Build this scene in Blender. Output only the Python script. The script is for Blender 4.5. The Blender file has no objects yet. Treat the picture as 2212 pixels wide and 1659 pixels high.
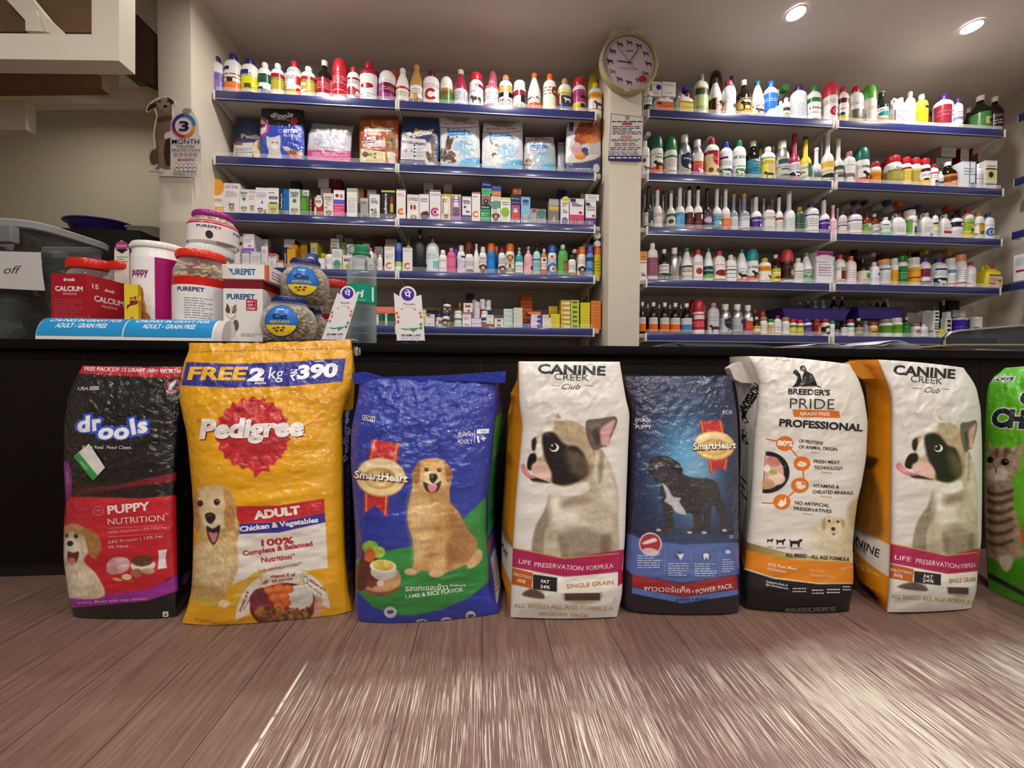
import bpy, bmesh, math, random
import numpy as np
from mathutils import Vector, Matrix
from mathutils.geometry import tessellate_polygon

random.seed(7)
SC = bpy.context.scene
COL = SC.collection
PI = math.pi
R = math.radians

# ------------------------------------------------------------------ camera
F, CX, CY, EYE = 850.0, 1106.0, 829.5, 0.75
def cam_axes(yaw, pitch, roll):
    cy, sy, cp, sp = math.cos(yaw), math.sin(yaw), math.cos(pitch), math.sin(pitch)
    f = np.array([sy*cp, cy*cp, sp]); r = np.array([cy, -sy, 0.0]); u = np.cross(r, f)
    r2 = r*math.cos(roll)+u*math.sin(roll)
    return r2, np.cross(r2, f), f
AR, AU, AF = cam_axes(R(4.20), R(-1.05), R(0.34))
cd = bpy.data.cameras.new('camera'); cam = bpy.data.objects.new('camera', cd); COL.objects.link(cam)
cd.sensor_fit = 'HORIZONTAL'; cd.sensor_width = 36.0; cd.lens = F/2212*36; cd.clip_start = 0.02
cam.matrix_world = Matrix(((AR[0], AU[0], -AF[0], 0), (AR[1], AU[1], -AF[1], 0), (AR[2], AU[2], -AF[2], EYE), (0, 0, 0, 1)))
SC.camera = cam

def rays(px, py):
    px = np.asarray(px, float); py = np.asarray(py, float)
    return AF + ((px-CX)/F)[..., None]*AR - ((py-CY)/F)[..., None]*AU
def atY(px, py, Y):
    d = rays(px, py); t = np.asarray(Y)/d[..., 1]
    return d*t[..., None] + np.array([0, 0, EYE])
def at(px, py, Y):
    return atY(np.array(px, float), np.array(py, float), np.array(float(Y)))
def ground(px, py):
    d = rays(px, py); return d*(-EYE/d[2])
def proj(p):
    p = np.asarray(p, float)-np.array([0, 0, EYE]); w = p@AF
    return CX+F*(p@AR)/w, CY-F*(p@AU)/w

# ------------------------------------------------------------------ light, exposure
SC.view_settings.view_transform = 'Standard'; SC.view_settings.look = 'None'
SC.view_settings.exposure = 0.24; SC.view_settings.gamma = 1.0; SC.view_settings.use_curve_mapping = False
W = bpy.data.worlds.new('world'); SC.world = W; W.use_nodes = True
W.node_tree.nodes['Background'].inputs[0].default_value = (0.86, 0.84, 0.84, 1)
W.node_tree.nodes['Background'].inputs[1].default_value = 0.15
SC.cycles.max_bounces = 7; SC.cycles.transparent_max_bounces = 12
SC.cycles.use_denoising = True; SC.cycles.adaptive_threshold = 0.02
CEIL = 2.90
# downlights set in the ceiling: (x, y, power)
DOWNLIGHTS = [(-1.05, 2.08, 7), (0.13, 2.10, 7), (1.82, 2.22, 6), (2.95, 2.22, 9), (-2.9, 2.75, 4.5),  # last one is an added, unseen fill lamp for the left wall
              (-1.9, 0.35, 10), (-0.55, 0.30, 13), (0.75, 0.30, 13), (2.05, 0.35, 13),
              (-1.2, -1.0, 14), (0.4, -1.0, 15), (2.0, -1.0, 15), (-1.6, -2.4, 16), (0.1, -2.4, 16), (1.8, -2.4, 16)]  # rearmost row added out of view for frontal light and glints on the sacks

# ------------------------------------------------------------------ helpers
def hx(h):
    h = h.lstrip('#'); return tuple(int(h[i:i+2], 16)/255 for i in (0, 2, 4))
def l1(c): return c/12.92 if c <= 0.04045 else ((c+0.055)/1.055)**2.4
def lin(h): return tuple(l1(c) for c in hx(h))
MATS = {}
def M(col, rough=0.4, metal=0.0, trans=0.0, bump=0.0, bscale=40.0, emit=0.0, var=0.0, coat=0.0):
    key = (col, rough, metal, trans, bump, bscale, emit, var, coat)
    if key in MATS: return MATS[key]
    m = bpy.data.materials.new('mat_'+col); m.use_nodes = True
    nt = m.node_tree; b = nt.nodes['Principled BSDF']
    b.inputs['Base Color'].default_value = lin(col)+(1,)
    b.inputs['Roughness'].default_value = rough; b.inputs['Metallic'].default_value = metal
    if coat: b.inputs['Coat Weight'].default_value = coat; b.inputs['Coat Roughness'].default_value = 0.1
    if emit:
        b.inputs['Emission Color'].default_value = lin(col)+(1,); b.inputs['Emission Strength'].default_value = emit
    if bump or var:
        tc = nt.nodes.new('ShaderNodeTexCoord'); n = nt.nodes.new('ShaderNodeTexNoise')
        n.inputs['Scale'].default_value = bscale; n.inputs['Detail'].default_value = 5
        nt.links.new(tc.outputs['Object'], n.inputs['Vector'])
        if bump:
            bp = nt.nodes.new('ShaderNodeBump'); bp.inputs['Strength'].default_value = bump; bp.inputs['Distance'].default_value = 0.01
            nt.links.new(n.outputs['Fac'], bp.inputs['Height']); nt.links.new(bp.outputs[0], b.inputs['Normal'])
        if var:
            mx = nt.nodes.new('ShaderNodeMixRGB'); c = lin(col)
            mx.inputs[1].default_value = tuple(x*(1-var) for x in c)+(1,); mx.inputs[2].default_value = tuple(min(1, x*(1+var)) for x in c)+(1,)
            nt.links.new(n.outputs['Fac'], mx.inputs[0]); nt.links.new(mx.outputs[0], b.inputs['Base Color'])
    if trans:     # thin clear plastic: mostly lets light through, with a fresnel sheen
        tr = nt.nodes.new('ShaderNodeBsdfTransparent'); tr.inputs[0].default_value = tuple(0.35+0.65*c for c in lin(col))+(1,)
        mix = nt.nodes.new('ShaderNodeMixShader'); lw = nt.nodes.new('ShaderNodeLayerWeight'); lw.inputs[0].default_value = 0.35
        mp = nt.nodes.new('ShaderNodeMapRange'); mp.inputs[3].default_value = 1-trans; mp.inputs[4].default_value = min(1, 1-trans+0.5)
        out = nt.nodes['Material Output']
        nt.links.new(lw.outputs['Facing'], mp.inputs[0]); nt.links.new(mp.outputs[0], mix.inputs[0])
        nt.links.new(tr.outputs[0], mix.inputs[1]); nt.links.new(b.outputs[0], mix.inputs[2]); nt.links.new(mix.outputs[0], out.inputs[0])
    MATS[key] = m; return m
def print_mat(name, rough, bump, bscale, coat=0.0, stretch=(1, 1, 1), dist=0.004, vor=0.0, taut=(.2, .72, .16, 1)):
    m = bpy.data.materials.new(name); m.use_nodes = True; nt = m.node_tree; b = nt.nodes['Principled BSDF']
    a = nt.nodes.new('ShaderNodeAttribute'); a.attribute_name = 'pc'
    nt.links.new(a.outputs['Color'], b.inputs['Base Color'])
    b.inputs['Roughness'].default_value = rough; b.inputs['Specular IOR Level'].default_value = .2
    if coat: b.inputs['Coat Weight'].default_value = coat; b.inputs['Coat Roughness'].default_value = 0.16; b.inputs['Coat IOR'].default_value = 1.8
    if bump:
        tc = nt.nodes.new('ShaderNodeTexCoord'); mp = nt.nodes.new('ShaderNodeMapping'); mp.inputs['Scale'].default_value = stretch
        n = nt.nodes.new('ShaderNodeTexNoise'); n.inputs['Scale'].default_value = bscale; n.inputs['Detail'].default_value = 4; n.inputs['Distortion'].default_value = 0.8
        bp = nt.nodes.new('ShaderNodeBump'); bp.inputs['Strength'].default_value = bump; bp.inputs['Distance'].default_value = dist
        nt.links.new(tc.outputs['Object'], mp.inputs[0]); nt.links.new(mp.outputs[0], n.inputs['Vector'])
        h = n.outputs['Fac']
        if vor:
            v = nt.nodes.new('ShaderNodeTexVoronoi'); v.feature = 'DISTANCE_TO_EDGE'; v.inputs['Scale'].default_value = vor
            nt.links.new(mp.outputs[0], v.inputs['Vector'])
            ad = nt.nodes.new('ShaderNodeMath'); ad.operation = 'MULTIPLY_ADD'; ad.inputs[1].default_value = 0.7
            nt.links.new(v.outputs['Distance'], ad.inputs[0]); nt.links.new(n.outputs['Fac'], ad.inputs[2]); h = ad.outputs[0]
        # film and woven sacks are crumpled near the loose top and taut where the food fills them
        sp = nt.nodes.new('ShaderNodeSeparateXYZ'); mr = nt.nodes.new('ShaderNodeMapRange'); mr.inputs[1].default_value, mr.inputs[2].default_value, mr.inputs[3].default_value, mr.inputs[4].default_value = taut
        ml = nt.nodes.new('ShaderNodeMath'); ml.operation = 'MULTIPLY'; nt.links.new(tc.outputs['Object'], sp.inputs[0]); nt.links.new(sp.outputs[2], mr.inputs[0])
        nt.links.new(h, ml.inputs[0]); nt.links.new(mr.outputs[0], ml.inputs[1]); h = ml.outputs[0]
        nt.links.new(h, bp.inputs['Height'])
        if coat: nt.links.new(bp.outputs[0], b.inputs['Coat Normal'])
        b2 = nt.nodes.new('ShaderNodeBump'); b2.inputs['Strength'].default_value = .18; b2.inputs['Distance'].default_value = .006
        nt.links.new(h, b2.inputs['Height']); nt.links.new(b2.outputs[0], b.inputs['Normal'])
    return m
PRINT = print_mat('printed_card', 0.42, 0.0, 1)
GLOSSP = print_mat('printed_plastic_label', 0.28, 0.0, 1)
FILM = print_mat('printed_crinkled_film', 0.5, 1.0, 34, coat=0.75, stretch=(1, 1, 1.3), dist=0.016, vor=24)
WOVEN = print_mat('printed_woven_sack', 0.50, 0.8, 26, coat=0.25, stretch=(0.7, 1, 1.6), dist=0.008, vor=16)
POUCH = print_mat('printed_pouch_film', 0.36, 1.0, 36, coat=0.8, dist=0.012, vor=26, taut=(0, 1, .8, .8))

def tag(o, label=None, cat=None, group=None, kind=None):
    if label: o['label'] = label
    if cat: o['category'] = cat
    if group: o['group'] = group
    if kind: o['kind'] = kind
    return o
def empty(name, loc=(0, 0, 0), rz=0.0):
    o = bpy.data.objects.new(name, None); COL.objects.link(o); o.location = loc; o.rotation_euler = (0, 0, rz)
    o.empty_display_size = 0.05
    return o
class MB:
    def __init__(s): s.v = []; s.f = []; s.m = []; s.mats = []
    def slot(s, m):
        if m not in s.mats: s.mats.append(m)
        return s.mats.index(m)
    def add(s, vs, fs, mat):
        k = len(s.v); i = s.slot(mat); s.v += [tuple(map(float, p)) for p in vs]
        for f in fs: s.f.append([a+k for a in f]); s.m.append(i)
        return s
    def box(s, x0, x1, y0, y1, z0, z1, mat, bev=0.0):
        if bev <= 0:
            vs = [(x, y, z) for x in (x0, x1) for y in (y0, y1) for z in (z0, z1)]
            return s.add(vs, [(0, 1, 3, 2), (4, 6, 7, 5), (0, 4, 5, 1), (2, 3, 7, 6), (0, 2, 6, 4), (1, 5, 7, 3)], mat)
        b = min(bev, (x1-x0)/2.01, (y1-y0)/2.01, (z1-z0)/2.01)
        bm = bmesh.new(); r = bmesh.ops.create_cube(bm, size=1)
        for v in bm.verts: v.co = Vector(((x0+x1)/2+v.co.x*(x1-x0), (y0+y1)/2+v.co.y*(y1-y0), (z0+z1)/2+v.co.z*(z1-z0)))
        bmesh.ops.bevel(bm, geom=bm.edges[:], offset=b, segments=2, affect='EDGES', profile=0.6)
        bm.verts.index_update(); s.add([v.co for v in bm.verts], [[v.index for v in f.verts] for f in bm.faces], mat); bm.free(); return s
    def lathe(s, prof, mat, seg=20, sx=1.0, sy=1.0, n=2.0, c=(0, 0, 0), cap0=True, cap1=True):
        k = []; vs = []
        for (r, z) in prof:
            for i in range(seg):
                a = 2*PI*i/seg; ca, sa = math.cos(a), math.sin(a)
                q = 1.0 if n == 2 else (abs(ca)**n+abs(sa)**n)**(-1/n)
                vs.append((c[0]+r*q*ca*sx, c[1]+r*q*sa*sy, c[2]+z))
        fs = []
        for j in range(len(prof)-1):
            for i in range(seg):
                i2 = (i+1) % seg; fs.append((j*seg+i, j*seg+i2, (j+1)*seg+i2, (j+1)*seg+i))
        if cap0: fs.append(tuple(range(seg-1, -1, -1)))
        if cap1: fs.append(tuple((len(prof)-1)*seg+i for i in range(seg)))
        return s.add(vs, fs, mat)
    def tube(s, pts, r, mat, seg=8, closed=False):
        pts = [Vector(p) for p in pts]; vs = []; n = len(pts)
        for i, p in enumerate(pts):
            a = pts[(i-1) % n] if closed or i > 0 else p; b = pts[(i+1) % n] if closed or i < n-1 else p
            t = (b-a).normalized(); up = Vector((0, 0, 1)) if abs(t.z) < 0.9 else Vector((1, 0, 0))
            e = t.cross(up).normalized(); g = e.cross(t)
            for k in range(seg):
                an = 2*PI*k/seg; vs.append(p+(e*math.cos(an)+g*math.sin(an))*r)
        fs = []
        for j in range(n if closed else n-1):
            j2 = (j+1) % n
            for k in range(seg): fs.append((j*seg+k, j*seg+(k+1) % seg, j2*seg+(k+1) % seg, j2*seg+k))
        if not closed: fs += [tuple(range(seg)), tuple((n-1)*seg+k for k in range(seg-1, -1, -1))]
        return s.add(vs, fs, mat)
    def prism(s, poly, d, mat):      # 3-D polygon swept along vector d
        n = len(poly); a = [Vector(p) for p in poly]; d = Vector(d)
        tri = tessellate_polygon([a]); vs = a+[p+d for p in a]
        fs = [tuple(t) for t in tri]+[tuple(i+n for i in reversed(t)) for t in tri]
        fs += [(i, (i+1) % n, (i+1) % n+n, i+n) for i in range(n)]
        return s.add(vs, fs, mat)
    def ball(s, c, r, mat, seg=8, rings=6, sc=(1, 1, 1)):
        prof = [(r*math.sin(PI*j/rings)+1e-5, -r*math.cos(PI*j/rings)) for j in range(rings+1)]
        k = len(s.v); s.lathe(prof, mat, seg)
        for i in range(k, len(s.v)): v = s.v[i]; s.v[i] = (c[0]+v[0]*sc[0], c[1]+v[1]*sc[1], c[2]+v[2]*sc[2])
        return s
    def build(s, name, parent=None, smooth=True, ang=40):
        me = bpy.data.meshes.new(name); me.from_pydata(s.v, [], s.f)
        for m in s.mats: me.materials.append(m)
        if len(s.mats) > 1: me.polygons.foreach_set('material_index', s.m)
        bm = bmesh.new(); bm.from_mesh(me); bmesh.ops.recalc_face_normals(bm, faces=bm.faces); bm.to_mesh(me); bm.free()
        if smooth:
            me.polygons.foreach_set('use_smooth', [True]*len(me.polygons)); me.set_sharp_from_angle(angle=R(ang))
        o = bpy.data.objects.new(name, me); COL.objects.link(o)
        if parent: o.parent = parent
        return o

# --- lettering and flat printed shapes, laid on any surface through a mapping (u, v, lift) -> point
TXT = {}
def glyphs(s, bold=0.0, shear=0.0, space=1.0):
    key = (s, bold, shear, space)
    if key in TXT: return TXT[key]
    cu = bpy.data.curves.new('t', 'FONT'); cu.body = s; cu.size = 1.0; cu.offset = bold; cu.shear = shear; cu.space_character = space
    cu.resolution_u = 3; cu.fill_mode = 'FRONT'
    o = bpy.data.objects.new('t', cu); me = bpy.data.meshes.new_from_object(o)
    v = np.array([p.co[:2] for p in me.vertices]).reshape(-1, 2)
    t = []
    for p in me.polygons:
        q = list(p.vertices)
        for i in range(1, len(q)-1): t.append((q[0], q[i], q[i+1]))
    bpy.data.objects.remove(o); bpy.data.curves.remove(cu); bpy.data.meshes.remove(me)
    TXT[key] = (v, t); return TXT[key]
CAPH = 0.73
def split(polys, ax, step):
    if not step: return polys
    out = []
    for p in polys:
        lo = min(q[ax] for q in p); hi = max(q[ax] for q in p)
        k = math.floor(lo/step)+1
        while k*step < hi-1e-9 and len(p) > 2:
            c = k*step; a = []; b = []
            for i in range(len(p)):
                q, w = p[i], p[(i+1) % len(p)]
                (a if q[ax] <= c else b).append(q)
                if (q[ax] <= c) != (w[ax] <= c):
                    t = (c-q[ax])/(w[ax]-q[ax]); x = (q[0]+t*(w[0]-q[0]), q[1]+t*(w[1]-q[1])); a.append(x); b.append(x)
            if len(a) > 2: out.append(a)
            p = b; k += 1
        if len(p) > 2: out.append(p)
    return out
class Deco:
    def __init__(s, fn, cu=0, cv=0, flip=False): s.fn = fn; s.cu = cu; s.cv = cv; s.v = []; s.f = []; s.c = []; s.flip = flip; s.lift = 0
    def raw(s, polys, col, lift=None):
        if lift is None: s.lift += 1; lift = s.lift
        c = lin(col) if isinstance(col, str) else col
        polys = split(split(polys, 0, s.cu), 1, s.cv); seen = {}
        for p in polys:
            ids = []
            for q in p:
                k = (round(q[0], 5), round(q[1], 5))
                if k not in seen: seen[k] = len(s.v); s.v.append(s.fn(q[0], q[1], lift)); s.c.append(c)
                if not ids or ids[-1] != seen[k]: ids.append(seen[k])
            if len(set(ids)) > 2: s.f.append(ids)
        return s
    def poly(s, pts, col, lift=None):
        tri = tessellate_polygon([[Vector((p[0], p[1], 0)) for p in pts]])
        return s.raw([[pts[i] for i in t] for t in tri], col, lift)
    def rect(s, x0, y0, x1, y1, col, lift=None): return s.raw([[(x0, y0), (x1, y0), (x1, y1), (x0, y1)]], col, lift)
    def ell(s, cx, cy, rx, ry, col, lift=None, n=20, a0=0, a1=360):
        p = [(cx+rx*math.cos(R(a0+(a1-a0)*i/n)), cy+ry*math.sin(R(a0+(a1-a0)*i/n))) for i in range(n+1)]
        return s.raw([[(cx, cy), p[i], p[i+1]] for i in range(n)], col, lift)
    def ring(s, cx, cy, rx, ry, w, col, lift=None, n=24, a0=0, a1=360):
        def pt(k, q): a = R(a0+(a1-a0)*k/n); return (cx+rx*q*math.cos(a), cy+ry*q*math.sin(a))
        return s.raw([[pt(i, 1), pt(i+1, 1), pt(i+1, 1-w), pt(i, 1-w)] for i in range(n)], col, lift)
    def text(s, t, a, b, h, col, bold=0.0, shear=0.0, down=False, lift=None, nat=False, grow=None):
        # baseline from a to b, capital height h; down=True when v grows downwards
        v, tr = glyphs(t, bold, shear)
        if not len(v): return s
        base, _ = glyphs(t, 0.0, shear) if bold else (v, tr)
        x0, x1 = base[:, 0].min(), base[:, 0].max(); d = np.array([b[0]-a[0], b[1]-a[1]], float); L = np.hypot(*d); e = d/max(L, 1e-9)
        g = np.array([e[1], -e[0]]) if down else np.array([-e[1], e[0]])
        sx = (h/CAPH) if nat else L/(x1-x0)
        off = (L-(x1-x0)*sx)/2 if nat else 0
        P = np.array(a)+np.outer((v[:, 0]-x0)*sx+off, e)+np.outer(v[:, 1]*h/CAPH, g)
        return s.raw([[tuple(P[i]) for i in q] for q in tr], col, lift)
    def lines(s, x0, y0, x1, y1, n, col, lift=None, th=0.35, seed=1):   # rows of print too small to read
        rr = random.Random(seed); q = []
        for k in range(n):
            y = y0+(y1-y0)*(k+0.5)/n; hh = abs(y1-y0)/n*th/2; x = x0; e = x1-(x1-x0)*rr.choice((0, 0, .1, .3))
            while x < e:
                w = (x1-x0)*rr.uniform(.1, .3); w = min(w, e-x); q.append([(x, y-hh), (x+w, y-hh), (x+w, y+hh), (x, y+hh)]); x += w+(x1-x0)*.04
        return s.raw(q, col, lift)
    def build(s, name, parent=None, mat=None, smooth=True, base=None):
        V, Fc, C = (list(s.v), list(s.f), list(s.c))
        if base: V, Fc, C = base[0]+V, base[1]+[[i+len(base[0]) for i in f] for f in Fc], base[2]+C
        me = bpy.data.meshes.new(name); me.from_pydata([tuple(map(float, p)) for p in V], [], Fc)
        me.materials.append(mat or PRINT)
        at_ = me.color_attributes.new('pc', 'FLOAT_COLOR', 'POINT')
        at_.data.foreach_set('color', np.hstack([np.array(C, float), np.ones((len(C), 1))]).ravel())
        if smooth: me.polygons.foreach_set('use_smooth', [True]*len(me.polygons)); me.set_sharp_from_angle(angle=R(40))
        o = bpy.data.objects.new(name, me); COL.objects.link(o)
        if parent: o.parent = parent
        return o

def pet(d, cx, cy, sx, sy, col, cat=False, dark='2a2018'):   # small printed animal portrait, sx/sy = half sizes, v up
    d.ell(cx, cy-.45*sy, .62*sx, .55*sy, col, n=14)
    if cat:
        d.raw([[(cx-.6*sx, cy+.35*sy), (cx-.2*sx, cy+.62*sy), (cx-.55*sx, cy+1.0*sy)], [(cx+.6*sx, cy+.35*sy), (cx+.2*sx, cy+.62*sy), (cx+.55*sx, cy+1.0*sy)]], col)
    else:
        c = hx(col); dk = tuple(l1(x*.62) for x in c)
        d.ell(cx-.62*sx, cy+.2*sy, .22*sx, .42*sy, dk, n=10); d.ell(cx+.62*sx, cy+.2*sy, .22*sx, .42*sy, dk, n=10)
    d.ell(cx, cy+.3*sy, .6*sx, .46*sy, col, n=16)
    d.ell(cx, cy+.08*sy, .3*sx, .22*sy, 'f0e8dc', n=10)
    lf = d.lift+1
    d.ell(cx-.25*sx, cy+.4*sy, .1*sx, .09*sy, dark, lf, 8); d.ell(cx+.25*sx, cy+.4*sy, .1*sx, .09*sy, dark, lf, 8); d.ell(cx, cy+.17*sy, .12*sx, .08*sy, dark, lf, 8)
    d.lift = lf
def beast(d, cx, cy, sx, sy, col):    # small printed standing animal seen from the side
    q = [(-.75, .25), (-.95, .45), (-.8, .75), (-.5, .7), (-.35, .4), (.7, .38), (.85, .1), (.78, -.9), (.58, -.9), (.52, -.2), (-.25, -.25), (-.3, -.9), (-.5, -.9), (-.55, -.05)]
    d.poly([(cx+a*sx, cy+b*sy) for a, b in q], col)

def art(d, spec, seed=0):
    """printed design in unit coordinates, v up; d.fn takes care of the size. Tokens: hex | b band | r rect | d disc | c open ring | t text | l lines | p pet | k cat | q standing animal"""
    rr = random.Random(seed); has = False
    asp = d.asp
    for tk in spec.split():
        a = tk.split(':')
        f = [float(x) if x.replace('.', '', 1).replace('-', '', 1).isdigit() else x for x in a]
        if len(a) == 1: d.rect(0, 0, 1, 1, a[0])
        elif a[0] == 'b': d.rect(0, float(a[2]), 1, float(a[3]), a[1])
        elif a[0] == 'r': d.rect(float(a[2]), float(a[3]), float(a[4]), float(a[5]), a[1])
        elif a[0] == 'd': r = float(a[4]); d.ell(float(a[2]), float(a[3]), r, r*asp, a[1])
        elif a[0] == 'e': d.ell(float(a[2]), float(a[3]), float(a[4]), float(a[5]), a[1])
        elif a[0] == 'c': r = float(a[4]); d.ring(float(a[2]), float(a[3]), r, r*asp, .5, a[1], a0=40, a1=330)
        elif a[0] == 't':
            h = float(a[4]); w = float(a[5]) if len(a) > 5 else .8; u = float(a[6]) if len(a) > 6 else .5
            d.text(a[1].replace('_', ' '), (u-w/2, float(a[3])-h/2), (u+w/2, float(a[3])-h/2), h, a[2], bold=.02)
        elif a[0] == 'v':   # upright lettering
            d.text(a[1].replace('_', ' '), (float(a[3]), float(a[4])), (float(a[3]), float(a[5])), float(a[6]), a[2], bold=.03)
        elif a[0] == 'l': d.lines(.1, float(a[3]), .9, float(a[2]), int(a[4]), a[1], seed=seed, th=.26); has = True
        elif a[0] in 'pk': sz = float(a[4]); pet(d, float(a[2]), float(a[3]), sz, sz*asp, a[1], a[0] == 'k')
        elif a[0] == 'q': sz = float(a[4]); beast(d, float(a[2]), float(a[3]), sz, sz*asp*.8, a[1])
    if not has:
        d.lines(.15, .86, .85, .70, 2, '5a5a62', seed=seed+3, th=.3); d.lines(.2, .3, .8, .14, 3, '6a6a72', seed=seed+5, th=.22)
# ------------------------------------------------------------------ room
YS = 2.50          # front edge of the wall shelves
YB = 2.86          # back wall of the alcove
YC = 1.53          # counter front
def struct(mb, name, **k): return tag(mb.build(name, **k), kind='structure')

def wall_mat(col, name, amt=.05):
    return M(col, .75, bump=.08, bscale=30, var=amt)
WALL = wall_mat('cfc6bb', 'wall'); CREAM = wall_mat('c9c2a8', 'cream'); CEILM = M('dad0cc', .8, bump=.05, bscale=20, var=.03)
PILL = M('d6cdbb', .6, bump=.06, bscale=15, var=.06)

def floor_material():
    m = bpy.data.materials.new('worn_vinyl_planks'); m.use_nodes = True; nt = m.node_tree; N = nt.nodes.new; K = nt.links.new
    b = nt.nodes['Principled BSDF']; geo = N('ShaderNodeNewGeometry'); sep = N('ShaderNodeSeparateXYZ'); K(geo.outputs['Position'], sep.inputs[0])
    def mth(op, a, c=None, d=None):
        n = N('ShaderNodeMath'); n.operation = op
        for i, x in enumerate((a, c, d)):
            if x is None: continue
            if isinstance(x, (int, float)): n.inputs[i].default_value = x
            else: K(x, n.inputs[i])
        return n.outputs[0]
    def noise(sx, sy, sc, det=4, rough=.6):
        mp = N('ShaderNodeMapping'); mp.inputs['Scale'].default_value = (sx, sy, 1); K(geo.outputs['Position'], mp.inputs[0])
        n = N('ShaderNodeTexNoise'); n.inputs['Scale'].default_value = sc; n.inputs['Detail'].default_value = det; n.inputs['Roughness'].default_value = rough
        K(mp.outputs[0], n.inputs['Vector']); return n.outputs['Fac']
    def ramp(x, a, c):
        n = N('ShaderNodeMapRange'); n.inputs[1].default_value = a; n.inputs[2].default_value = c; K(x, n.inputs[0]); n.clamp = True; return n.outputs[0]
    def mix(f, a, c):
        n = N('ShaderNodeMixRGB')
        if isinstance(f, float): n.inputs[0].default_value = f
        else: K(f, n.inputs[0])
        for i, x in ((1, a), (2, c)):
            if isinstance(x, str): n.inputs[i].default_value = lin(x)+(1,)
            else: K(x, n.inputs[i])
        return n.outputs[0]
    X, Y = sep.outputs[0], sep.outputs[1]
    pl = mth('DIVIDE', X, .19); idx = mth('FLOOR', pl); fr = mth('FRACT', pl)
    wn = N('ShaderNodeTexWhiteNoise'); wn.noise_dimensions = '1D'; K(idx, wn.inputs['W'])
    grain = noise(26, 1.6, 3.2, 6, .7)
    base = mix(ramp(grain, .3, .72), '5d4336', '8e7062')
    base = mix(mth('MULTIPLY', wn.outputs['Value'], .45), base, '5e4339')
    big = noise(1, 1, 2.3, 3); base = mix(mth('MULTIPLY', ramp(big, .4, .7), .35), base, '47332b')
    seam = mth('LESS_THAN', mth('ABSOLUTE', mth('SUBTRACT', fr, .5)), .494)
    base = mix(seam, '2e201b', base)
    # worn pale streaks along the boards over the trodden area
    st = noise(560, 7.0, 1.0, 3, .6); st2 = noise(60, 1.2, 1.0, 4, .6)
    area = mth('MULTIPLY', ramp(mth('SUBTRACT', X, mth('MULTIPLY', mth('SUBTRACT', Y, 1.0), -.0)), -.48, -.43), ramp(mth('ADD', Y, mth('MULTIPLY', noise(2.2, 2.2, 2, 3), .25)), 1.19, 1.03))
    patch = ramp(noise(1.4, .9, 1.8, 3), .32, .62)
    right = ramp(X, -.2, .9)
    thr = mth('SUBTRACT', .615, mth('ADD', mth('MULTIPLY', right, .085), mth('MULTIPLY', patch, .05)))
    thr = mth('ADD', thr, mth('MULTIPLY', mth('SUBTRACT', wn.outputs['Value'], .5), .06)); hit = ramp(mth('SUBTRACT', st, thr), 0.0, .03)
    wear = mth('MULTIPLY', hit, area)
    haze = mth('MULTIPLY', mth('MULTIPLY', area, ramp(st2, .35, .7)), mth('ADD', .22, mth('MULTIPLY', right, .35)))
    base = mix(haze, base, '93807a')
    edge = mth('MULTIPLY', mth('LESS_THAN', mth('ABSOLUTE', mth('ADD', X, .455)), .0035), mth('MULTIPLY', ramp(Y, 1.06, 1.0), ramp(noise(3, 5, 4, 2), .3, .42)))
    base = mix(mth('MULTIPLY', mth('MAXIMUM', wear, edge), .9), base, 'e2d8ca')
    K(base, b.inputs['Base Color'])
    K(mth('ADD', .42, mth('MULTIPLY', grain, .25)), b.inputs['Roughness'])
    bp = N('ShaderNodeBump'); bp.inputs['Strength'].default_value = .15; bp.inputs['Distance'].default_value = .003; K(grain, bp.inputs['Height']); K(bp.outputs[0], b.inputs['Normal'])
    return m

XR = 4.0
struct(MB().box(-4.2, XR, -4.2, 3.5, -.1, 0, floor_material()), 'floor')
struct(MB().box(-4.2, XR, -4.2, 3.5, CEIL, CEIL+.1, CEILM), 'ceiling')
struct(MB().box(-4.2, XR+.1, 3.5, 3.6, 0, CEIL, CREAM), 'wall_back')
lx0 = at(343, 400, 2.33)[0]; lx1 = at(415, 400, 2.33)[0]
rx0 = at(1316, 400, 2.41)[0]; rx1 = at(1385, 400, 2.41)[0]
struct(MB().box(lx1-.02, XR, YB, YB+.12, 0, CEIL, WALL), 'wall_alcove')
struct(MB().box(XR, XR+.1, -4.2, 3.5, 0, CEIL, WALL), 'wall_right')
struct(MB().box(-4.3, -4.2, -4.2, 3.6, 0, CEIL, CREAM), 'wall_left')
struct(MB().box(lx0, lx1, 2.33, YB+.12, 0, CEIL, PILL, .004), 'pillar_left')
struct(MB().box(rx0, rx1, 2.41, YB, 0, CEIL, PILL, .004), 'pillar_middle')

# ceiling downlights
RIM = M('e8e4e0', .35); LEDM = M('fff6ea', .5, emit=60)
for i, (x, y, p) in enumerate(DOWNLIGHTS):
    t = empty('ceiling_light', (x, y, CEIL))
    where = ['near the stair post', 'above the middle shelves', 'above the right-hand shelves', 'at the far right corner', 'above the storage tub under the stairs'][i] if i < 5 else 'over the customer side of the shop'
    tag(t, 'round recessed white ceiling spotlight, lit, '+where, 'light', 'ceiling spotlights')
    MB().lathe([(.052, -.004), (.060, -.010), (.048, -.012), (.045, -.002)], RIM, 24, cap0=False, cap1=False).build('trim_ring', t)
    MB().lathe([(.044, -.003), (.044, -.001)], LEDM, 24).build('lens', t)
    ld = bpy.data.lights.new('spot_lamp', 'AREA'); ld.shape = 'DISK'; ld.size = .10; ld.energy = p; ld.color = (1, .95, .90); ld.spread = R(165)
    lo = bpy.data.objects.new('spot_lamp', ld); COL.objects.link(lo); lo.location = (0, 0, -.016); lo.parent = t

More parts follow.
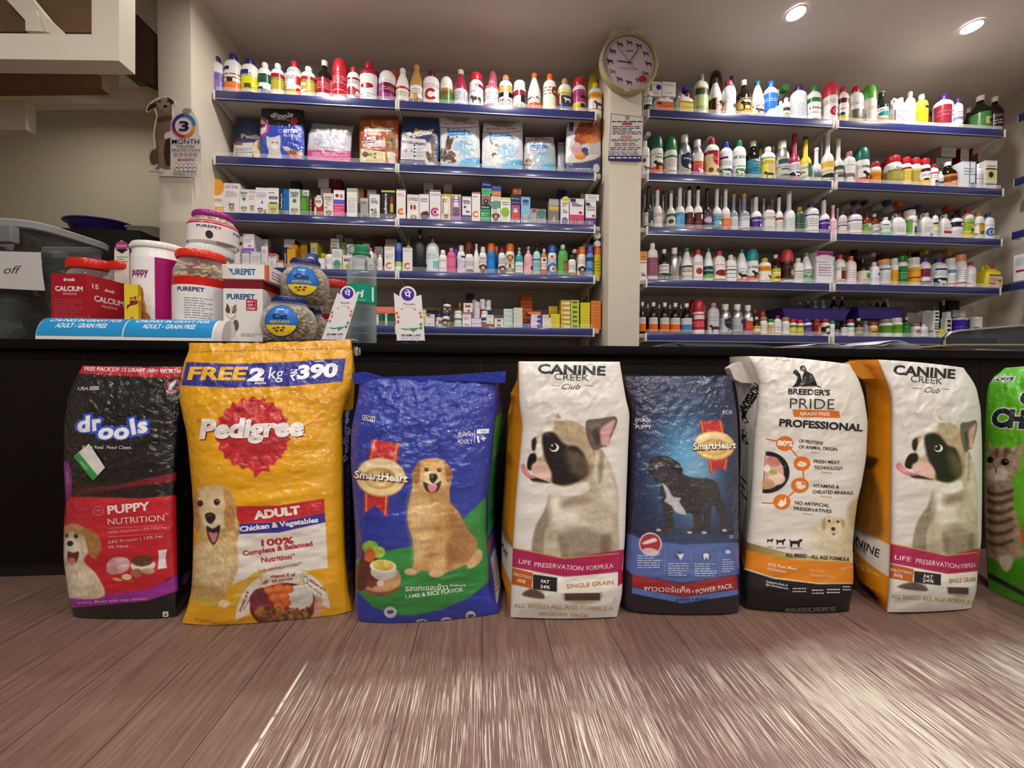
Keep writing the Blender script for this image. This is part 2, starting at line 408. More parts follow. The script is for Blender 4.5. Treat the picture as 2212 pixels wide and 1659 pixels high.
# ------------------------------------------------------------------ wall shelves
BLUE = M('2b3470', .28, metal=.0, coat=.5); SILV = M('c8c8cc', .3, metal=.7); BOARD = M('bdb5aa', .5, var=.04, bscale=8)
WHT = M('e6e2da', .45); CLEAR = M('ffffff', .12, trans=.93)
# height of each shelf top as measured, bays in x
ZL = [EYE+YS*k for k in (.675, .5215, .3885, .260, .1245)]
ZR = [EYE+YS*k for k in (.6885, .5270, .3890, .2545, .1145)]
BAYL = [(-.638*YS, -.2175*YS), (-.2085*YS, .281*YS)]
BAYR = [(.4225*YS, .926*YS), (.942*YS, 1.43*YS)]
LVL = ['top', 'second', 'third', 'fourth', 'bottom']
FH = .050          # fascia height
def shelf(x0, x1, z, label, ext=(0, 0), lip=True):
    t = empty('wall_shelf', ((x0+x1)/2, YS, z)); tag(t, label, 'shelf', 'blue-fronted wall shelves'); w = (x1-x0)/2
    MB().box(-w-ext[0], w+ext[1], .004, .335, -.028, 0, BOARD, .003).build('board', t)
    f = MB().box(-w, w, -.012, .003, -FH, .002, BLUE, .003).build('price_rail', t)
    MB().box(-w, w, -.0135, -.012, -FH+.001, -FH+.0055, SILV).build('chrome_edge', f)
    for sx in (-1, 1):
        x = sx*(w+.004)
        MB().prism([(x-.0015, -.008, -.004), (x-.0015, -.008, -.046), (x-.0015, .08, -.055), (x-.0015, .335, -.125), (x-.0015, .335, -.004)], (.003, 0, 0), WHT).build('bracket', t)
        MB().box(x-.006, x+.006, -.014, .004, -FH-.002, .003, WHT, .002).build('end_clip', t)
    MB().box(-w, w, -.002, .0, .002, .030, CLEAR).build('clear_lip', t)
    return t
for i in range(5):
    for k, (x0, x1) in enumerate(BAYL):
        shelf(x0, x1, ZL[i], f'{LVL[i]} blue-edged shelf in the bay '+('beside the stair post' if k == 0 else 'left of the clock pillar'), (.03, .0) if k == 0 else (0, .045))
    for k, (x0, x1) in enumerate(BAYR):
        shelf(x0, x1, ZR[i], f'{LVL[i]} blue-edged shelf in the bay '+('right of the clock pillar' if k == 0 else 'by the right corner'), (.045, 0) if k == 0 else (0, .0))
UPR = M('b4aca2', .5)
def backboard(x0, x1, top, label):
    t = empty('shelf_rack', ((x0+x1)/2, YB-.012, 0)); tag(t, label, 'shelf rack', 'wall racks behind the shelves'); w = (x1-x0)/2
    b = MB(); zz = .15
    while zz < top-.05:
        z2 = min(zz+.11, top); b.box(-w, w, -.006, .004, zz, z2-.006, UPR); b.box(-w, w, .0, .004, z2-.006, z2, UPR); zz = z2
    b.build('back_panel', t)
    for x in (-w, w): MB().box(x-.012, x+.012, -.022, .006, 0.0, top, UPR, .002).build('upright', t)
for (x0, x1), nm in zip(BAYL+BAYR, ('beside the stair post', 'left of the clock pillar', 'right of the clock pillar', 'by the right corner')):
    top = 2.48 if x0 > 1 else 2.44
    backboard(x0, x1, top, 'pale grey shelf rack back panel '+nm)

# shelves on the right side wall, seen end-on at the picture edge
for k, (py, zz) in enumerate([(247, 0), (372, 0), (497, 0), (602, 0)]):
    e = at(2188 if k > 0 else 2201, py, 2.62); x = 3.55
    q = at([2203, 2194, 2188, 2164][k], [249, 388, 503, 617][k], 2.60)
    t = empty('wall_shelf', (q[0], 2.60, q[2])); tag(t, f'{LVL[k]} blue-edged shelf of the side wall, jutting in at the edge', 'shelf', 'side wall shelves')
    L = 1.5; d = XR-q[0]-.004
    MB().box(.004, d, -L, -.004, -.026, 0, BOARD, .003).build('board', t)
    MB().box(-.012, .003, -L, 0, -FH, .002, BLUE, .003).build('price_rail', t)
    MB().box(-.013, .06, 0, .004, -FH-.002, .003, WHT, .0015).build('end_clip', t)
# ------------------------------------------------------------------ goods on the wall shelves
# unit profiles: radius 1 = half the measured width, height 1 = the whole thing with its cap
def rc(pts): return pts
PROF = {
 'b': ([(.9, 0), (1, .02), (1, .69), (.98, .73), (.89, .78), (.68, .825), (.44, .85), (.40, .88)], [(.42, .865), (.43, .875), (.43, .985), (.39, 1)], (.05, .67)),
 'w': ([(.92, 0), (1, .02), (1, .70), (.96, .75), (.80, .79), (.78, .82)], [(.82, .80), (.84, .81), (.84, .985), (.80, 1)], (.08, .66)),
 's': ([(.92, 0), (1, .02), (1, .55), (.93, .63), (.66, .72), (.40, .79), (.34, .83), (.33, .89)], [(.38, .875), (.38, .99), (.34, 1)], (.08, .52)),
 'd': ([(.93, 0), (1, .015), (1, .60), (.97, .64)], [(1.0, .64), (1.01, .66), (.98, .78), (.88, .89), (.66, .965), (.34, .995), (.05, 1)], (.06, .58)),
 'c': ([(.92, 0), (1, .02), (1, .46), (.97, .54), (.80, .66), (.58, .78), (.40, .86), (.36, .90)], [(.42, .885), (.42, .985), (.38, 1)], (.06, .46)),
 'p': ([(.92, 0), (1, .015), (1, .42), (.96, .47), (.78, .525), (.46, .575), (.40, .60), (.38, .93)], [(.44, .92), (.45, .99), (.40, 1)], (.05, .40)),
 't': ([(.94, 0), (1, .015), (1, .70), (.96, .735), (.90, .75)], [(.93, .745), (.95, .76), (.93, .96), (.80, 1)], (.04, .68)),
 'a': ([(.92, 0), (1, .02), (1, .56), (.96, .64), (.82, .72), (.60, .78), (.50, .81), (.48, .84)], [(.55, .83), (.55, .99), (.50, 1)], (.10, .55)),
 'u': ([(.92, 0), (1, .02), (1, .60), (.95, .68), (.72, .75), (.40, .79), (.38, .81)], [(.44, .80), (.44, .86), (.20, .865), (.20, .94), (.36, .95), (.36, .995), (.30, 1)], (.06, .56)),
 'f': ([(.90, 0), (1, .03), (1, .55), (.9, .74), (.62, .80), (.6, .82)], [(.62, .81), (.63, .83), (.60, .98), (.5, 1)], (.08, .66)),
 'o': ([(.97, 0), (1, .01), (1, .90)], [(1.03, .90), (1.03, .985), (.98, 1)], (.03, .88)),
}
KIND = {'b': ('plastic_bottle', 'bottle'), 'w': ('screw_lid_jar', 'jar'), 's': ('syrup_bottle', 'bottle'), 'd': ('dome_cap_bottle', 'bottle'), 'c': ('tapered_bottle', 'bottle'),
        'p': ('long_neck_bottle', 'bottle'), 't': ('spray_can', 'can'), 'a': ('aluminium_bottle', 'bottle'), 'u': ('pump_bottle', 'bottle'), 'f': ('flip_cap_bottle', 'bottle'),
        'o': ('round_tin', 'tin'), 'x': ('medicine_carton', 'box'), 'j': ('jerrycan', 'can'), 'y': ('lying_bottle', 'bottle')}
ITEMS = []   # (row, x, object, look)
SHORT = dict(W='eceae6', N='1f2f7c', K='17161a', RD='c41f2c', SIL='b9bcc2', AMB='2a120c', OR='e8702a', TR='d8dcdc', GR='2f8a45', YE='e9d32c', PU='4a2f86', TE='0f6a66', MR='7c1830', PK='e0508a')
def cc(c): return SHORT.get(c, c)
class Row:
    def __init__(s, name, z, ox, oy, sc, phrase): s.name = name; s.z = z; s.o = (ox, oy, sc); s.phrase = phrase
    def px(s, x, y): return s.o[0]+x/s.o[2], s.o[1]+y/s.o[2]
def cap_mat(c, ty):
    return M(c, .35)
def add(row, ty, x, w, top, body, cap, lab, look, back=0.0, bot=None, dep=None, tilt=0.0, flat=None, rot=None):
    body, cap = cc(body), cc(cap); rr = random.Random(hash((row.name, x, top)) & 0xffff if False else int(x*7+top*13+w))
    W_ = w/row.o[2]*.97; px, pt = row.px(x, top); H = None
    if ty == 'x':
        Yf = YS+.016+back; d = dep or max(.03, min(.10, W_/F*YS*.8))
        p0 = at(px, pt, Yf); hw = W_/F*Yf/2; z0 = row.z if bot is None else at(*row.px(x, bot), Yf)[2]+.0005
        H = max(.012, p0[2]-z0); t = empty(KIND[ty][0], (p0[0], Yf, z0), R(rr.uniform(-2, 2) if rot is None else rot))
        v = [(sx, sy, sz) for sx in (-hw, hw) for sy in (0, d) for sz in (0, H)]
        side = lin(cap)
        fs = [(0, 4, 5, 1), (0, 1, 3, 2), (4, 6, 7, 5), (2, 3, 7, 6), (1, 5, 7, 3), (0, 2, 6, 4)]
        V, Fc, C = [], [], []
        for i, f in enumerate(fs):
            k = len(V); V += [v[a] for a in f]; Fc.append([k, k+1, k+2, k+3]); C += [lin(body) if i in (0, 3, 4) else side]*4
        # tuck-flap lip along the top front edge
        def fn(u, q, l): return (-hw+2*hw*u, -.0003*l, H*q)
        dd = Deco(fn); dd.asp = 2*hw/H; art(dd, ' '.join(map(str, [cc(k) for k in lab.split()])), int(x))
        dd.rect(.02, .985, .98, 1.0, tuple(c*.6 for c in lin(body)))
        o = dd.build('carton', None, PRINT, smooth=False, base=(V, Fc, C)); o.name = KIND[ty][0]
        o.location = t.location; o.rotation_euler = t.rotation_euler; bpy.data.objects.remove(t)
        ITEMS.append((row, px, o, look, ty)); return o
    r = W_/F*YS/2; sy = flat or (1.0 if ty in 'wstdacpo' else .78)
    if ty == 'y':        # bottle lying on its side, cap towards the viewer; (x, top) is the cap centre
        Y = YS+.03+back; r = W_/F*Y/2; c = at(px, pt, Y)
        t = empty(KIND[ty][0], (c[0], Y, c[2])); L = .085
        mb = MB(); mb.lathe([(.55*r, 0), (.6*r, .02), (.95*r, .035), (r, .05), (r, L-.01), (.9*r, L)], M(body, .35), 18)
        cp = MB(); cp.lathe([(.74*r, -.022), (.8*r, -.018), (.8*r, .012), (.7*r, .014)], M(cap, .4), 18); cp.lathe([(.5*r, -.0235), (.5*r, -.0222)], M(cap, .5), 18)
        for m in (mb, cp): m.v = [(a, q, -b) for a, b, q in m.v]
        mb.build('body', t); cp.build('cap', t); ITEMS.append((row, px, t, look, ty)); return t
    Y = YS+.018+r*sy+back; r = W_/F*Y/2
    p0 = at(px, pt, Y); z0 = row.z if bot is None else at(*row.px(x, bot), Y)[2]+.0005; H = p0[2]-z0
    if ty == 'j':
        t = empty(KIND[ty][0], (p0[0], Y, z0), R(rr.uniform(-6, 6))); bm = M(body, .4); mb = MB(); k = min(r*.7, .05)
        q = []
        mb.lathe([(.94*r, 0), (r, .006), (r, H*.60), (.96*r, H*.68), (.62*r, H*.80), (.6*r, H*.82)], bm, 28, 1, .72, n=5)
        mb.build('body', t)
        MB().tube([(-.62*r, 0, H*.70), (-.60*r, 0, H*.90), (-.35*r, 0, H*.965), (.05*r, 0, H*.93), (.22*r, 0, H*.80)], .13*r, bm, 8).build('handle', t)
        MB().lathe([(.26*r, H*.78), (.27*r, H*.80), (.27*r, H*.985), (.2*r, H)], M(cap, .35), 16, c=(.45*r, 0, 0)).build('cap', t)
        def fj(u, q2, l): return ((-.86+1.72*u)*r, -.72*r*.992-.0004*l-.0012, H*(.06+.5*q2))
        dd = Deco(fj); dd.asp = 1.72*r/(H*.5); art(dd, ' '.join(cc(k2) for k2 in lab.split()), int(x)); dd.build('label', t, GLOSSP, smooth=False)
        ITEMS.append((row, px, t, look, ty)); return t
    P, C, (la, lb) = PROF[ty]
    t = empty(KIND[ty][0], (p0[0], Y, z0), R(rr.uniform(-5, 5) if rot is None else rot))
    if tilt: t.rotation_euler[1] = R(tilt)
    n = 2.0 if ty in 'wstdacpo' else 2.6
    rough = {'a': .28, 's': .12}.get(ty, .32); metal = .85 if ty == 'a' else 0
    bmat = M(body, rough, metal, trans=.45) if body == 'd8dcdc' else M(body, rough, metal)
    MB().lathe([(a*r, b*H) for a, b in P], bmat, 20, 1, sy, n).build('body', t)
    cb = MB().lathe([(a*r, b*H) for a, b in C], M(cap, .32), 20, 1, 1 if ty != 'd' else sy, 2.0)
    if ty in 'bwsca':
        for k in range(0, 20, 2):   # grip ribs
            an = 2*PI*k/20; q = C[1][0]*r
            cb.box(q*math.cos(an)-.0008, q*math.cos(an)+.0008, q*math.sin(an)-.0008, q*math.sin(an)+.0008, (C[1][1]+.015)*H, (C[-2][1]-.015)*H, M(cap, .32))
    if ty == 'u':
        cb.box(-.16*r, .16*r, -.8*r, .1*r, .955*H, .992*H, M(cap, .32), .001)
    cb.build('pump' if ty == 'u' else 'cap', t)
    if lab and lab != '-':
        rl = 1.012
        def fn(u, q, l):
            a = (u-.5)*R(215); ca, sa = math.sin(a), -math.cos(a)
            k = 1.0 if n == 2 else (abs(ca)**n+abs(sa)**n)**(-1/n)
            rr2 = r*rl*k+.00025*l
            return (rr2*ca, rr2*sa*sy, H*(la+(lb-la)*q))
        dd = Deco(fn, cu=.07); dd.asp = r*R(215)/(H*(lb-la)); art(dd, ' '.join(cc(k2) if ':' not in k2 else k2 for k2 in lab.split()), int(x))
        dd.build('label', t, GLOSSP)
    ITEMS.append((row, px, t, look, ty)); return t

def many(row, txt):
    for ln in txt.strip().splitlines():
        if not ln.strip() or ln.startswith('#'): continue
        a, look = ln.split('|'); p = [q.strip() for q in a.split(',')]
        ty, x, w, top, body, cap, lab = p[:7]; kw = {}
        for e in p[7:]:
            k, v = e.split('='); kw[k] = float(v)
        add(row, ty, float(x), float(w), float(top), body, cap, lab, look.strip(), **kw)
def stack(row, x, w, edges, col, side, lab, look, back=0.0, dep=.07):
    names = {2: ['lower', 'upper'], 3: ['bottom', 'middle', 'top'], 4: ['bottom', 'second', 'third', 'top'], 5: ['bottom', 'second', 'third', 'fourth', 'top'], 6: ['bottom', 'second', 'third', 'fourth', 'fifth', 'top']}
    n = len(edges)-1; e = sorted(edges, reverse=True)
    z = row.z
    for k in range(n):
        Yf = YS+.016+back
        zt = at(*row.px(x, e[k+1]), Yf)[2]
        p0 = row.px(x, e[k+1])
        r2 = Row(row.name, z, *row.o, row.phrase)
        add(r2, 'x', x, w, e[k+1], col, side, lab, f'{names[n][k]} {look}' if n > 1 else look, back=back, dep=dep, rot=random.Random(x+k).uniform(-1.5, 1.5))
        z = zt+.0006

L1a = Row('L1', ZL[0], 440, 100, 5.027, 'top shelf beside the stair post')
many(L1a, '''
b,150,165,125,W,N,8e80c8 b:efeef6:.8:1 r:1f2f7c:.12:.84:.5:.97 b:5a4a9a:0:.08 l:463c80:.72:.5:3|white bottle with lilac label
b,325,170,98,W,N,f4efe8 b:ef8a45:.06:.42 r:1f2f7c:.12:.84:.5:.97 r:1f2f7c:.86:.1:1:.9 r:3a2a22:.42:.4:.6:.55 l:7a5040:.75:.5:2|white bottle with orange and navy label
b,497,170,148,W,N,e9df2a b:f2f0e4:.72:1 r:1f2f7c:.12:.78:.55:.97 b:28357e:0:.1 r:5a5a20:.42:.25:.62:.42|white bottle with bright yellow label
b,668,130,190,W,W,f0f0ec r:1d5a3a:.1:.55:.9:.95 r:4a5a8a:.4:.05:.9:.25 q:33403c:.35:.3:.2|white bottle with dark green square label
b,905,95,232,W,N,W,white bottle in the second row with navy cap'''.replace(',W,white bottle in', ',W,back=.10|white bottle in')+'''
b,805,130,200,W,W,b5a83a b:a02030:.82:1 b:e8e0c0:0:.3 b:b02030:0:.05|white bottle with tall olive and red label
b,1000,145,178,TR,RD,e9e6e2 b:e8c83a:0:.3 r:c0202c:.6:.5:.98:.85 d:c0202c:.75:.25:.12 b:c0202c:0:.05|cloudy bottle with yellow-footed label and red cap
b,1155,150,238,W,W,b8aa40 b:a82030:.82:.97 b:efe9c8:0:.2 c:efe9d8:.35:.45:.18|short white bottle with olive and red label
s,1310,165,170,1c1210,W,a41c34 b:f0eeea:0:.2 r:f0eeea:.78:0:1:1 l:e8b0b0:.8:.4:4|black glass bottle with crimson label
d,1480,165,148,c42a38,c42a38,c22435 b:f0ecea:0:.12 l:f2d8d8:.95:.6:4 l:f2d8d8:.4:.3:1|all-red dome-capped bottle with white foot
b,1640,130,235,W,RD,f0e9e6 d:a01828:.45:.4:.2 b:a01828:.88:.97 c:b04050:.7:.3:.2|white bottle with red disc and wide red cap
b,1775,180,190,b01828,RD,efedec e:a81c3c:.5:.55:.2:.1 l:80868c:.3:.1:2|red bottle with white label and red oval
d,1970,185,290,f0e8ee,W,a4469a r:7c1838:.45:.45:1:1 b:e8e0ea:0:.12 l:f0d8ec:.8:.6:2|white dome bottle with magenta and maroon label
b,1925,110,285,8a5aa0,PU,-,back=.1|purple capped bottle behind the magenta one
d,2072,85,258,e0682e,e0682e,-,back=.15|orange rounded bottle peeping from the second row
c,2150,150,255,f0ece6,W,efe8da b:c02a30:.86:1 b:b83038:.05:.14 l:806858:.7:.4:3|white tapered bottle with cream label and red band
''')
L1b = Row('L1', ZL[0], 860, 100, 4.809, 'top shelf left of the clock')
many(L1b, '''
c,180,140,208,c2914a,c8a05a,f0efec b:4a2824:0:.3 d:e0a040:.45:.38:.12 l:6a5a50:.85:.5:3|tapered gold bottle with white label
b,345,165,275,f0eaec,5a1428,f1ecee c:b02a30:.5:.42:.2 l:b05060:.9:.7:3 l:a08088:.15:.05:1|flat white bottle with red ring mark
d,505,130,332,f0f0ea,W,4f8434 b:a88a3a:.82:1 e:8a5a30:.35:.65:.25:.08 b:eef0e8:0:.08|bottle with green label under a white dome
c,650,150,258,a42846,d8c8a0,dcd8e2 b:c05068:0:.12 l:5a7068:.85:.3:5|tapered maroon bottle with lilac-white label
w,812,150,308,W,RD,ece9e4 r:a02830:.5:.85:.95:1 q:4a4848:.5:.3:.25 l:8098b0:.72:.62:1 b:f0ead0:0:.1|white bottle with broad red lid and grey animal
d,985,95,263,e88aa0,e27a94,-,back=.11|pink translucent ball-topped bottle in the second row
b,972,142,365,e0647c,e0647c,e9e2e6 r:b03048:.1:.1:.6:.22 b:e88098:0:.1 l:808090:.85:.4:4|pink bottle with pale lilac label
b,1118,142,315,W,OR,f2efe8 b:e89a3a:.72:1 r:1c1a1c:.1:.5:.42:.7 r:1c1a1c:.6:.48:.95:.7 t:ABGAL:5a3020:.36:.11:.5 t:GOLD:5a3020:.2:.11:.4 b:d89048:0:.05 l:f4d8b0:.92:.78:2|white bottle with orange and cow-patch label
b,1305,70,372,8a7a3a,6a5a2a,-,back=.12|olive bottle half hidden in the second row
w,1262,140,388,f0edea,W,efe6dc b:8c2430:.7:1 r:2a2426:.55:.35:.8:.75 b:8aa860:0:.2|squat white bottle with maroon and green label
c,1415,140,295,f0eeee,OR,f2f0ee b:e85a28:0:.42 t:MILEX:20242c:.72:.14:.72 d:e85a28:.78:.42:.1 l:7a90a8:.56:.5:1|white tapered bottle with bright orange lower label
b,1575,140,303,W,OR,ecebd6 d:b42a30:.75:.78:.2 t:Ostro:f4e8e8:.76:.1:.3:.78 l:3a3a3a:.98:.62:3 l:4a6a30:.12:.04:1|white bottle with red circle on cream label
b,1730,145,352,W,cc9a68,e8dc7a r:3a3a44:.3:.35:.85:.7 b:2f4a90:.12:.35 b:8a3a60:0:.05 r:a02a30:.05:.3:.25:.8 q:e8e8e8:.55:.52:.15|white bottle with yellow, grey and blue label
w,1890,92,340,e8dca0,e6cf2a,-,back=.11|jar with bright yellow lid behind the magenta one
w,1880,150,362,W,RD,b8408c b:e6cc30:0:.42 r:1c2060:.5:.18:.75:.36 r:24242c:.5:.6:.95:.72 d:f0d040:.35:.25:.12|white jar with magenta over yellow label
d,2022,105,290,e6cf2a,e0c830,-,back=.12|yellow ball-topped bottle in the second row
b,2045,145,395,W,YE,f2f0ec b:e2a030:.72:1 l:b04830:.92:.8:1 q:5a3a28:.6:.42:.22 b:c07a38:.18:.22|white bottle with horse label and yellow cap
''')
L3a = Row('L3', ZL[2], 440, 370, 5.027, 'third shelf beside the stair post')
many(L3a, '''
x,147,142,165,f1eee8,e8b040,f1eee8 b:f0a830:0:.26 e:f0a830:.5:.98:.5:.3 t:CatGo:d89058:.53:.09:.7 l:c08850:.46:.42:1|white carton with amber top and foot
x,300,155,130,f0ecf0,e0d8e6,f1edf1 t:CAT_STAR:9a3a88:.88:.09:.85 l:8a7a90:.75:.55:5 k:a88a68:.5:.25:.3 b:b04a98:0:.04|tall white carton with tabby cat
x,443,86,197,f0f0ec,e0e0da,f0f0ec t:herba:2f4a40:.88:.1:.8 d:3f8a5a:.5:.62:.2 p:d8c8a8:.5:.25:.42 b:6ab04a:0:.03|narrow white carton with pale puppy
x,530,80,200,f0ecf0,e0d8e6,f1edf1 t:CAT_STAR:c05a98:.9:.07:.85 l:8a7a90:.8:.6:4 k:b09468:.5:.28:.44 b:b04a98:0:.03|narrow white carton with tabby cat
x,632,122,182,f0eef2,d8d0e0,f1eff3 r:8a2a80:.42:.46:.6:.5 r:8a2a80:.48:.42:.54:.54 p:a05a30:.35:.2:.26 k:8a7a68:.75:.15:.2 b:6a2a90:0:.05 l:7a7088:.85:.65:4|white carton with violet cross, dog and cat
x,755,112,182,f0f0e4,d8dcb8,f2f2ea b:c8d480:0:.45 r:28404a:.12:.6:.88:.7 t:Liv.52:f0f0f0:.65:.06:.5 r:3a6a4a:.15:.44:.85:.49 p:c89048:.5:.22:.26 l:7a5a5a:.88:.78:1|white and lime carton with golden dog
x,868,108,195,1f6fc0,1a3060,2273c4 r:18284e:0:0:.44:1 v:Aptiquik:f0f4f8:.32:.25:.85:.13 p:a89888:.75:.15:.22|carton with navy spine and bright blue front
x,987,112,195,f0f0ec,3f8038,f1f1ed t:herba:2f4a40:.88:.1:.75 t:pet:3f9a4a:.79:.08:.4 d:3f8a5a:.5:.58:.18 p:e4d8bc:.5:.22:.36 b:4ab04a:0:.06|white herbal carton with pale dog and green foot
x,1092,94,200,4a8a34,3a702a,4d8f36 r:f0f0ec:.3:.78:1:1 t:herba:2f4a40:.9:.08:.5:.65 e:6aa84a:.4:.4:.3:.3|leaf-green carton with white corner
x,1157,36,285,3a2a30,7a2028,4a3038 v:Kind_Pet:e8e0e0:.7:.1:.9:.35|thin dark spine-out carton
x,1243,94,280,a83028,902820,a8302a e:f0ece4:.55:.8:.42:.3 b:d86a30:0:.3 r:f0e8e0:.1:.1:.3:.5 p:c09060:.55:.12:.2 t:Star_Pet:a03028:.8:.06:.6|red and orange carton with white oval
x,1355,100,240,ece8e2,d8d0c8,ece8e2 t:STAR_C:5a5a58:.85:.08:.8 c:c8b8a0:.5:.6:.25 p:c8904a:.55:.2:.36 r:d07a48:.1:.4:.4:.44|beige carton with brown puppy
x,1470,112,205,f0eef0,5a1a3a,f2f0f2 b:e8408a:0:.48 b:6a5ac8:.5:.66 d:902a28:.32:.8:.16 t:N:1c1a1c:.8:.14:.2:.72 l:f8d0e0:.4:.1:4|white and hot pink carton
x,1610,108,185,ecece8,c8c8c4,efefec b:a8b8a8:.88:.97 l:a0a4a8:.7:.2:7|tall crinkled pale grey carton
x,1745,84,290,a4a29e,8a8884,a8a6a2 b:c8c6c2:.85:1 d:6a3a34:.6:.08:.3|silver-grey carton with maroon arc
x,1855,108,250,ecebe8,d0cec8,efeeec t:K9_Pet:2a3a3a:.68:.12:.6 d:3a4a3a:.25:.38:.12 e:8ab090:.55:.25:.2:.2 e:c8b888:.3:.15:.2:.12|white carton with small green dog
x,2003,146,208,1c1a1c,2a2826,1e1c1e b:e4cf3a:.94:1 v:advance:f2f0ee:.4:.2:.88:.22 e:c42a28:.75:.68:.1:.12 r:e8b838:.66:.25:.86:.55 p:c89a60:.45:.06:.2 p:b08050:.75:.06:.2|black carton with upright white lettering
x,2143,100,198,f0ecec,b82838,f2eeee b:c02a38:.97:1 c:e07830:.5:.28:.36 d:f0c050:.5:.28:.12 l:a05058:.88:.78:2|white carton with red-orange ring
x,993,90,110,28383c,1c2a2c,28383c b:38484c:0:.2,back=.14|dark teal carton high at the back
x,1300,112,60,ece6e4,c8b8b8,efe9e8 l:b05050:.8:.5:3,back=.14,bot=180|white carton on top of another at the back
x,1325,108,182,e8e2e0,b8a8a8,ebe6e4 l:b05050:.8:.5:2,back=.14|white carton supporting another at the back
x,1432,118,76,7a2030,5c1824,7c2232 d:b06068:.4:.6:.1,back=.14,bot=182|maroon carton on top of a rear stack
x,1440,110,184,6a2430,501820,6c2632,back=.14|maroon carton at the base of a rear stack
x,1700,72,180,c0702a,a05a20,c2722c,back=.12|orange carton in the second row
x,1825,95,198,b8b4b0,9a9692,bab6b2 r:8a8884:.1:.6:.9:.7,back=.12|grey carton behind the green dog carton
''')
L3b = Row('L3', ZL[2], 860, 380, 4.809, 'third shelf left of the clock pillar')
